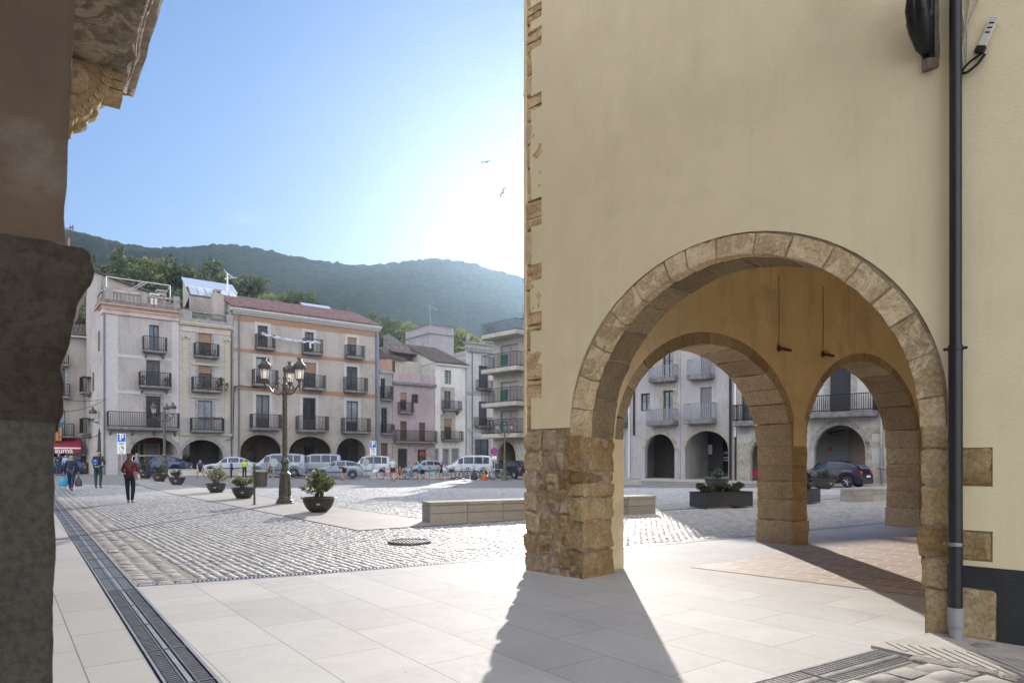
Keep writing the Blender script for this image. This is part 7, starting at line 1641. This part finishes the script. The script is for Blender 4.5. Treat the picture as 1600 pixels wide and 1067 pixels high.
bicycle(605, 52.2, R(5), (.40, .05, .14), 'pink bicycle leaning at the bench left of the white-shirted person')
bicycle(638, 52, R(170), (.05, .06, .07), 'black bicycle with front wheel right of the seated person')
bicycle(647, 52.4, R(12), (.02, .10, .35), 'blue bicycle standing before the silver car')
bicycle(676, 52, R(5), (.10, .35, .36), 'pale green bicycle behind the running child')
bicycle(701, 51.5, R(30), (.04, .04, .05), 'dark bicycle at the white van\'s front wheel')
bicycle(727, 51.4, R(160), (.05, .05, .05), 'black bicycle before the white van\'s doors')
bicycle(733, 51.9, R(20), (.10, .11, .12), 'grey bicycle leaning against the black one by the white van')
bicycle(760, 51.0, R(10), (.45, .47, .20), 'yellow-green bicycle beside the orange bag')
bicycle(779, 51.2, R(175), (.55, .55, .60), 'white-framed bicycle next to the far street lamp')
bicycle(714, 50.6, R(15), (.05, .05, .06), 'dark bicycle lying flat on the cobbles', True)
def bag(px, Y, c, sx, sy, sz, label, name='bag', z=0):
    p = G(px, Y); rt = empty(name, (p.x, p.y, p.z + z), 0, label, 'bag'); m = MB(); m.lathe([(.20, 0), (.26, .06), (.25, .25), (.16, .42), (.06, .48)], 10); m.M = Matrix.Identity(4); o = m.build('sack', surf('cloth_%s' % str(c), c, None, 8, .8, .6, 14, .03), rt); rt.scale = (sx, sy, sz)
    m = MB(); m.torus((0, 0, .52), .08, .014, 'y', 12, 4); m.build('strap', M_bump, rt); return rt
bag(757, 50.4, (.45, .08, .025), 1.0, .8, .9, 'orange and black bag on the cobbles before the bicycles', 'backpack')
bag(741, 50.8, (.03, .03, .035), 1.1, .8, 1.2, 'black bag standing beside the orange bag', 'backpack')
bag(587, 53.3, (.6, .6, .6), 1, 1, .6, 'white bag lying on the bench end beneath the small parking sign', 'bag', .48)

# ---- scooter / motorbike glimpse and red chairs
def red_chair(p, rz, label):
    rt = empty('cafe_chair', p, rz, label, 'chair', 'red cafe chairs'); M_rc = plain('red_plastic', (.28, .012, .02), .45); m = MB(); m.box(-.22, .22, -.22, .22, .43, .47); m.build('seat', M_rc, rt, bevel=.01)
    m = MB(); m.box(-.22, .22, .20, .23, .55, .86); m.build('backrest', M_rc, rt, bevel=.01)
    for x in (-.2, .2):
        for y in (-.2, .21): m = MB(); m.tube([(x, y, 0), (x, y, .43 if y < 0 else .85)], .014, 5); m.build('leg', M_rc, rt)
p = G(1340, 38.9, 0.14); red_chair(p, R(-20), 'red cafe chair beside the purple hatchback'); p = G(1184, 42, 0.0); red_chair(p, R(30), 'red cafe chair inside the arch right of the office')

# ================================================================ PEOPLE
M_skin = surf('skin', (.46, .27, .19), (.40, .23, .16), 6, .6); M_skint = surf('tanned_skin', (.38, .22, .15), (.33, .19, .13), 6, .6)
def cloth(c, nm='cloth'): return surf('%s_%s' % (nm, str(c)), c, tuple(x * .75 for x in c), 14, .9, .7, 25, .01)
def skin_mesh(name, verts, edges, radii, mat, parent, root=0, sub=1):
    me = bpy.data.meshes.new('tmp'); me.from_pydata(verts, edges, []); o = bpy.data.objects.new('tmp', me); COL.objects.link(o)
    md = o.modifiers.new('s', 'SKIN'); md.use_smooth_shade = True; 
    for i, r in enumerate(radii): me.skin_vertices[0].data[i].radius = (r, r) if not isinstance(r, tuple) else r; me.skin_vertices[0].data[i].use_root = (i == root)
    sb = o.modifiers.new('u', 'SUBSURF'); sb.levels = sub; sb.render_levels = sub
    dg = bpy.context.evaluated_depsgraph_get(); m2 = bpy.data.meshes.new_from_object(o.evaluated_get(dg)); bpy.data.objects.remove(o); m2.name = name; m2.materials.clear()
    return link_mesh(name, m2, mat, parent)
BASE = dict(pel=(0, 0, .95), waist=(0, 0, 1.08), chest=(0, .0, 1.28), neck=(0, -.01, 1.47), head=(0, .02, 1.60), crown=(0, .01, 1.69),
            shL=(-.17, 0, 1.40), elL=(-.23, -.03, 1.13), wrL=(-.24, .05, .90), haL=(-.24, .07, .82), shR=(.17, 0, 1.40), elR=(.23, -.03, 1.13), wrR=(.24, .05, .90), haR=(.24, .07, .82),
            hiL=(-.09, 0, .92), knL=(-.10, .03, .50), anL=(-.10, -.01, .09), toL=(-.11, .13, .035), hiR=(.09, 0, .92), knR=(.10, .03, .50), anR=(.10, -.01, .09), toR=(.11, .13, .035))
def person(px, Y, rz, H, label, top, bottom, hair=(.04, .025, .018), pose=None, sleeves='long', shorts=False, shoe=(.05, .045, .04), hairlen=0, fat=1.0, skin=None, bald=False, group=None, z=None, hat=None):
    """local +y = facing direction"""
    J = dict(BASE); J.update(pose or {}); s = H / 1.75; p = G(px, Y) if z is None else Vector(((px - PX0) / F * Y, Y, z)); rt = empty('person', p, rz, label, 'person', group); rt.scale = (s, s, s); sk = skin or M_skin
    names = list(J); V = [J[k] for k in names]; ix = {k: i for i, k in enumerate(names)}; f = fat
    rad = dict(pel=(.135 * f, .11 * f), waist=(.125 * f, .10 * f), chest=(.145 * f, .11 * f), neck=.052, head=(.080, .098), crown=(.062, .075), shL=.062, elL=.043, wrL=.028, haL=.030, shR=.062, elR=.043, wrR=.028, haR=.030, hiL=.088 * f, knL=.058, anL=.040, toL=.032, hiR=.088 * f, knR=.058, anR=.040, toR=.032)
    E = [('pel', 'waist'), ('waist', 'chest'), ('chest', 'neck'), ('neck', 'head'), ('head', 'crown'), ('chest', 'shL'), ('shL', 'elL'), ('elL', 'wrL'), ('wrL', 'haL'), ('chest', 'shR'), ('shR', 'elR'), ('elR', 'wrR'), ('wrR', 'haR'), ('pel', 'hiL'), ('hiL', 'knL'), ('knL', 'anL'), ('anL', 'toL'), ('pel', 'hiR'), ('hiR', 'knR'), ('knR', 'anR'), ('anR', 'toR')]
    Rr = [rad[k] for k in names]; E = [(ix[a], ix[b]) for a, b in E]; V = [Vector(v) for v in V]
    for sd in 'LR':       # five fingers of different lengths and a thumb from the side of the palm
        h = Vector(J['ha' + sd]); d = (h - Vector(J['wr' + sd])).normalized(); sdv = d.cross(Vector((1, 0, 0))); sdv = sdv.normalized() if sdv.length > .1 else Vector((0, 1, 0)); cv = sdv.cross(d)
        for q, L_ in ((-.027, .055), (-.009, .068), (.009, .064), (.026, .05)):
            b0 = h + sdv * q; i0 = len(V); V += [b0 + d * .018, b0 + d * (.018 + L_ * .5) + cv * .006, b0 + d * (.018 + L_) + cv * .02]; Rr += [.010, .009, .007]; E += [(ix['ha' + sd], i0), (i0, i0 + 1), (i0 + 1, i0 + 2)]
        i0 = len(V); V += [h - d * .02 + sdv * .035, h + d * .02 + sdv * .05]; Rr += [.011, .009]; E += [(ix['ha' + sd], i0), (i0, i0 + 1)]
    hd = Vector(J['head']); fwd = (hd - Vector(J['neck'])); fwd = Vector((0, 1, 0)) - fwd * fwd.y / max(fwd.length_squared, .01) * .8; fwd.normalize(); rgt = Vector((1, 0, 0))
    i0 = len(V); V += [hd + fwd * .108 - Vector((0, 0, .01)), hd + rgt * .088, hd - rgt * .088]; Rr += [.016, .018, .018]; E += [(ix['head'], i0), (ix['head'], i0 + 1), (ix['head'], i0 + 2)]
    skin_mesh('body', [tuple(v) for v in V], E, Rr, sk, rt)
    m = MB(); [m.ball(tuple(hd + fwd * .092 + rgt * q + Vector((0, 0, .02))), .011, 6) for q in (-.032, .032)]; m.build('eyes', M_bump, rt)
    def piece(nm, keys, edges, add, mat, sub=1, extra={}):
        vv = [extra.get(k, J.get(k)) for k in keys]; rr_ = []
        for k in keys:
            r = rad.get(k, .05); a = add.get(k, add['*']) if isinstance(add, dict) else add
            rr_.append((r[0] + a, r[1] + a) if isinstance(r, tuple) else r + a)
        return skin_mesh(nm, vv, [(keys.index(a), keys.index(b)) for a, b in edges], rr_, mat, rt, sub=sub)
    nk = tuple(Vector(J['chest']).lerp(Vector(J['neck']), .78)); lo = tuple(Vector(J['pel']).lerp(Vector(J['waist']), -.15)); rad['nk'] = .06; rad['lo'] = (.14 * f, .115 * f)
    ks = ['chest', 'waist', 'lo', 'nk', 'shL', 'elL', 'shR', 'elR']; es = [('lo', 'waist'), ('waist', 'chest'), ('chest', 'nk'), ('chest', 'shL'), ('shL', 'elL'), ('chest', 'shR'), ('shR', 'elR')]; ex = dict(nk=nk, lo=lo)
    if sleeves == 'long': ks += ['wrL', 'wrR']; es += [('elL', 'wrL'), ('elR', 'wrR')]
    else:
        for sd in 'LR': ex['el' + sd] = tuple(Vector(J['sh' + sd]).lerp(Vector(J['el' + sd]), .6)); 
    rad_e = dict(rad)
    if sleeves != 'long': rad['elL'] = rad['elR'] = .055
    piece('top', ks, es, .020, top, extra=ex); rad.update(rad_e)
    ks = ['pel', 'hiL', 'knL', 'hiR', 'knR']; es = [('pel', 'hiL'), ('hiL', 'knL'), ('pel', 'hiR'), ('hiR', 'knR')]; ex = {}
    if not shorts: ks += ['anL', 'anR']; es += [('knL', 'anL'), ('knR', 'anR')]
    else:
        for sd in 'LR': ex['kn' + sd] = tuple(Vector(J['hi' + sd]).lerp(Vector(J['kn' + sd]), .75))
    piece('trousers' if not shorts else 'shorts', ks, es, .018, bottom, extra=ex)
    for sd in 'LR':
        a, t = Vector(J['an' + sd]), Vector(J['to' + sd]); skin_mesh('shoe', [tuple(a - (t - a).normalized() * .03 - Vector((0, 0, .03))), tuple(a.lerp(t, .5) - Vector((0, 0, .01))), tuple(t)], [(0, 1), (1, 2)], [.048, .048, .040], plain('shoe_%s' % str(shoe), shoe), rt)
    if hat or not bald:
        cr = Vector(J['crown']); back = hd - fwd * .035; P = [tuple(back + Vector((0, 0, .045))), tuple(cr - fwd * .012 + Vector((0, 0, .015)))]; rr_ = [(.094, .094), (.080, .086)]; E2 = [(0, 1)]
        mh = surf('hair_%s' % str(hair), hair, tuple(x * .6 for x in hair), 30, .55, .8, 60, .01)
        if hat: skin_mesh('helmet', [tuple(hd + Vector((0, 0, .07)) - fwd * .06), tuple(hd + Vector((0, 0, .09)) + fwd * .06)], [(0, 1)], [.11, .10], hat, rt)
        else:
            if hairlen: 
                q = Vector(J['neck']) - fwd * .085; c_ = Vector(J['chest']) - fwd * .135; i = 2; P += [tuple(q), tuple(q.lerp(c_, .6)), tuple(c_ + Vector((0, 0, -.10 * hairlen)))]; rr_ += [(.10, .05), (.13, .05), (.10, .035)]; E2 += [(0, 2), (2, 3), (3, 4)]
                for s_ in (-1, 1): k0 = len(P); P += [tuple(q + Vector((.09 * s_, .03, -.02))), tuple(c_ + Vector((.13 * s_, .04, .02)))]; rr_ += [.05, .035]; E2 += [(2, k0), (k0, k0 + 1)]
            skin_mesh('hair', P, E2, rr_, mh, rt)
    return rt
WALK = dict(knL=(-.10, .10, .52), anL=(-.09, .22, .12), toL=(-.09, .36, .10), hiR=(.09, 0, .92), knR=(.10, -.04, .50), anR=(.09, -.26, .12), toR=(.09, -.16, .03), elL=(-.24, -.12, 1.15), wrL=(-.25, -.08, .90), haL=(-.25, -.07, .82), elR=(.24, .05, 1.14), wrR=(.24, .18, .92), haR=(.24, .21, .85))
# walkers on the left
navy = cloth((.025, .035, .065)); jean = cloth((.03, .05, .10))
q = person(111, 31.2, R(15), 1.70, 'balding person in navy jacket and jeans carrying a blue bag, walking away', navy, jean, pose=dict(WALK, elL=(-.27, 0, 1.14), wrL=(-.31, .02, .90), haL=(-.32, .02, .82), elR=(.27, 0, 1.14), wrR=(.29, .02, .90), haR=(.30, .02, .82), anR=(.09, -.20, .14), toR=(.09, -.14, .03)), bald=True, fat=1.15, skin=M_skint)
def hold(per, key, name, col, sc, label, dz):
    w_ = per.matrix_basis @ Vector(key); rt = empty(name, (w_.x, w_.y, w_.z - dz), 0, label, 'bag'); m = MB(); m.lathe([(.17, 0), (.22, .05), (.21, .22), (.12, .36), (.03, .46)], 9); m.build('sack', surf('bag_%s' % str(col), col, None, 9, .5, .8, 18, .03), rt); m = MB(); m.tube([(-.08, 0, .36), (0, 0, .52), (.08, 0, .36)], .012, 5); m.build('handle', M_bump, rt); rt.scale = sc
bpy.context.view_layer.update()
hold(q, (-.32, .02, .76), 'carrier_bag', (.02, .30, .55), (.95, .6, .95), 'bright blue plastic bag hanging from the balding walker\'s left hand', .5)
hold(q, (.31, .02, .76), 'satchel', (.09, .07, .06), (.75, .5, 1.0), 'dark brown bag hanging from the balding walker\'s right hand', .52)
green = cloth((.06, .11, .085)); dkg = cloth((.035, .065, .05))
q = person(153.5, 33.5, R(12), 1.90, 'person in green hoodie and tracksuit trousers wearing a blue backpack', green, dkg, pose=dict(knL=(-.11, .03, .50), knR=(.11, .0, .50), anR=(.10, -.05, .09), toR=(.11, .08, .035), elL=(-.25, .04, 1.15), wrL=(-.19, .22, 1.08), haL=(-.15, .28, 1.08), elR=(.25, .04, 1.15), wrR=(.19, .22, 1.08), haR=(.15, .28, 1.08)), hair=(.05, .035, .025), skin=M_skint)
m = MB(); m.M = Matrix.Translation(q.location) @ Matrix.Rotation(R(12), 4, 'Z') @ Matrix.Scale(1.09, 4); rtb = empty('backpack', tuple(q.matrix_basis @ Vector((0, -.24, 1.02))), R(12), 'blue and black backpack on the green-hooded walker\'s back', 'backpack')
m = MB(); m.box(-.15, .15, -.08, .10, .0, .46); m.build('bag_body', plain('black_nylon', (.02, .02, .03), .7), rtb, bevel=.05); m = MB(); m.box(-.12, .12, -.13, -.075, .05, .32); m.build('front_pocket', plain('blue_nylon', (.02, .10, .42), .6), rtb, bevel=.03); m = MB(); m.box(-.02, .02, -.14, -.131, .22, .27); m.box(-.02, .02, -.14, -.131, .06, .09); m.build('tag', M_white, rtb)
for s_ in (-1, 1): m = MB(); m.tube([(s_ * .10, .10, .05), (s_ * .15, .2, .2), (s_ * .13, .30, .40), (s_ * .10, .10, .44)], .018, 5); m.build('strap', plain('black_nylon', (.02, .02, .03), .7), rtb)
m = MB(); m.lathe([(.17, .96), (.178, 1.04), (.165, 1.05)], 12); o = m.build('shirt_hem', cloth((.6, .58, .52)), q)
for s_ in (-1, 1): m = MB(); m.tube([(s_ * .175, .0, .92), (s_ * .165, .03, .52), (s_ * .148, .0, .14)], .012, 4); m.build('side_stripe', M_white, q)
red = cloth((.22, .018, .03))
q = person(203, 23.6, R(10), 1.70, 'long-haired person in red jumper and dark trousers with a pale shoulder bag', red, cloth((.018, .022, .04)), pose=dict(elL=(-.27, .02, 1.14), wrL=(-.20, .17, 1.10), haL=(-.16, .23, 1.12), elR=(.27, -.0, 1.16), wrR=(.27, .15, 1.06), haR=(.24, .22, 1.08), anL=(-.06, .02, .09), anR=(.08, -.03, .09), knL=(-.09, .04, .50), toL=(-.08, .15, .035), toR=(.10, .10, .035)), hair=(.16, .07, .03), hairlen=1.6, shoe=(.30, .20, .14))
bpy.context.view_layer.update()
w_ = q.matrix_basis @ Vector((.25, .0, .86)); rt = empty('shoulder_bag', w_, R(10), 'pale taupe shoulder bag under the red-jumper walker\'s arm', 'bag'); m = MB(); m.M = Matrix.Rotation(R(-12), 4, 'Y'); m.box(-.06, .06, -.15, .15, -.02, .26); m.build('pouch', cloth((.34, .27, .24)), rt, bevel=.03); m = MB(); m.tube([(.0, -.12, .24), (-.07, -.06, .46), (-.10, 0, .54), (-.07, .06, .46), (.0, .12, .24)], .012, 5); m.build('strap', cloth((.05, .045, .05)), rt)
# figures at the shop and along the benches
person(92, 52.5, R(185), 1.72, 'grey-haired person in black standing under the maroon awning', cloth((.02, .02, .025)), jean, hair=(.4, .4, .4), pose=dict(elL=(-.22, .06, 1.14), wrL=(-.05, .2, 1.16), haL=(0, .22, 1.17)))
person(102.5, 53.5, R(200), 1.60, 'small person in pale blue shirt standing under the maroon awning', cloth((.35, .45, .60)), jean)
person(213.5, 44, R(-60), 1.66, 'white-haired person in light blue top passing behind the red-jumper walker', cloth((.18, .25, .40)), jean, hair=(.6, .6, .6), pose=WALK)
SIT = dict(pel=(0, -.10, .52), waist=(0, -.12, .66), chest=(0, -.06, .86), neck=(0, .0, 1.05), head=(0, .05, 1.18), crown=(0, .05, 1.27), shL=(-.17, -.04, .98), elL=(-.22, .04, .74), wrL=(-.16, .24, .66), haL=(-.13, .30, .64), shR=(.17, -.04, .98), elR=(.22, .04, .74), wrR=(.16, .24, .66), haR=(.13, .30, .64),
           hiL=(-.10, -.06, .51), knL=(-.14, .34, .50), anL=(-.14, .34, .09), toL=(-.15, .48, .035), hiR=(.10, -.06, .51), knR=(.14, .34, .50), anR=(.14, .34, .09), toR=(.15, .48, .035))
LEAN = dict(SIT, waist=(0, -.04, .68), chest=(0, .12, .88), neck=(0, .26, 1.03), head=(0, .34, 1.12), crown=(0, .38, 1.20), shL=(-.18, .16, .98), shR=(.18, .16, .98), elL=(-.20, .30, .74), wrL=(-.10, .40, .50), haL=(-.08, .42, .44), elR=(.20, .30, .74), wrR=(.10, .40, .50), haR=(.08, .42, .44), anL=(-.22, .20, .09), toL=(-.26, .33, .035), anR=(.20, .22, .09), toR=(.24, .35, .035))
person(313.5, 47.3, R(200), 1.75, 'cyclist in dark blue jersey and helmet sitting bent forward on the bench', cloth((.015, .09, .22)), cloth((.02, .02, .025)), pose=LEAN, sleeves='short', shorts=True, hat=plain('dark_helmet', (.03, .03, .035)))
kid = dict(group='children playing before the parked cars')
person(361.5, 48.5, R(100), 1.28, 'small child in bright blue top and dark trousers by the bench', cloth((.01, .08, .40)), cloth((.02, .025, .04)), **kid)
person(382, 49, R(190), 1.42, 'child in fluorescent yellow top with hand on hip', cloth((.45, .65, .03)), cloth((.02, .02, .03)), pose=dict(elL=(-.33, -.02, 1.17), wrL=(-.17, .02, 1.0), haL=(-.12, .03, .97)), **kid)
person(422.5, 49.5, R(95), 1.15, 'little child in dark maroon top striding below the first round sign', cloth((.07, .025, .03)), cloth((.04, .04, .05)), pose=WALK, shorts=True, sleeves='short', **kid)
BEND = dict(pel=(0, -.16, .92), waist=(0, -.06, 1.02), chest=(0, .16, 1.12), neck=(0, .34, 1.16), head=(0, .45, 1.14), crown=(0, .53, 1.13), shL=(-.16, .26, 1.12), shR=(.16, .26, 1.12), elL=(-.17, .22, .86), wrL=(-.12, .12, .66), haL=(-.11, .10, .60), elR=(.17, .22, .86), wrR=(.12, .12, .66), haR=(.11, .10, .60), hiL=(-.09, -.14, .90), hiR=(.09, -.14, .90))
person(536, 50, R(60), 1.50, 'long-haired child in brown top bending over with hands on knees', cloth((.06, .03, .02)), cloth((.03, .02, .02)), pose=BEND, shorts=True, sleeves='short', hairlen=0, **kid)
person(614, 46.5, R(8), 1.66, 'person in pale mint T-shirt and maroon shorts striding away', cloth((.42, .60, .60)), cloth((.10, .012, .04)), pose=dict(WALK, elL=(-.27, -.04, 1.14), wrL=(-.30, -.02, .90)), shorts=True, sleeves='short', hair=(.12, .07, .04))
person(625, 51.8, R(185), 1.35, 'seated child in black with orange shirt among the bicycles', cloth((.35, .07, .04)), cloth((.02, .02, .025)), pose=SIT, sleeves='short', shorts=True)
RUN = dict(pel=(0, 0, .88), waist=(0, .06, 1.0), chest=(0, .16, 1.18), neck=(0, .26, 1.35), head=(0, .32, 1.47), crown=(0, .34, 1.56), shL=(-.17, .2, 1.29), shR=(.17, .2, 1.29), elL=(-.24, .38, 1.08), wrL=(-.22, .58, .98), haL=(-.22, .64, .95), elR=(.24, .05, 1.05), wrR=(.22, .25, .92), haR=(.21, .3, .88), hiL=(-.09, 0, .86), knL=(-.10, .28, .52), anL=(-.10, .16, .09), toL=(-.11, .30, .035), hiR=(.09, 0, .86), knR=(.10, -.16, .46), anR=(.10, -.50, .14), toR=(.10, -.42, .03))
person(660, 45, R(95), 1.55, 'child in light blue T-shirt and black shorts running leftwards', cloth((.10, .42, .60)), cloth((.02, .02, .025)), pose=RUN, shorts=True, sleeves='short', hair=(.10, .06, .035))
person(689, 50, R(70), 1.38, 'child in dark red and navy top standing by the white van\'s bonnet', cloth((.14, .015, .04)), cloth((.02, .02, .03)), shorts=True, sleeves='short')
person(1404, 27.2, R(100), 1.70, 'seated person in black coat and cap behind the right bench', cloth((.02, .02, .025)), cloth((.015, .015, .02)), pose=SIT, hat=plain('black_cap', (.02, .02, .025)))
rt = empty('kick_scooter', G(1378, 33, 0), R(15), 'upright kick scooter with black handlebar behind the right bench', 'scooter'); m = MB(); m.tube([(0, 0, .1), (-.08, 0, 1.05)], .02, 6); m.build('stem', M_bump, rt); m = MB(); m.tube([(-.35, -.1, 1.08), (-.08, 0, 1.05), (.30, .1, 1.02)], .02, 6); m.build('handlebar', M_bump, rt)
m = MB(); m.box(-.05, .75, -.08, .08, .12, .16); m.build('deck', M_bump, rt); m = MB(); m.torus((0, 0, .11), .09, .02, 'y', 16, 5); m.build('wheel', M_tyre, rt); m = MB(); m.torus((.72, 0, .11), .09, .02, 'y', 16, 5); m.build('wheel', M_tyre, rt)
# ================================================================ HAZE
m = MB(); m.box(-1390, 1390, -1390, 1390, -1.2, 330)
hm = bpy.data.materials.new('haze_air'); hm.use_nodes = True; n = hm.node_tree; n.nodes.clear()
out = n.nodes.new('ShaderNodeOutputMaterial'); pv = n.nodes.new('ShaderNodeVolumePrincipled'); n.links.new(pv.outputs[0], out.inputs['Volume'])
pv.inputs['Color'].default_value = (.52, .74, 1, 1); pv.inputs['Density'].default_value = HAZE_D; pv.inputs['Anisotropy'].default_value = .74
hz = m.build('haze', hm); tag(hz, kind='stuff')
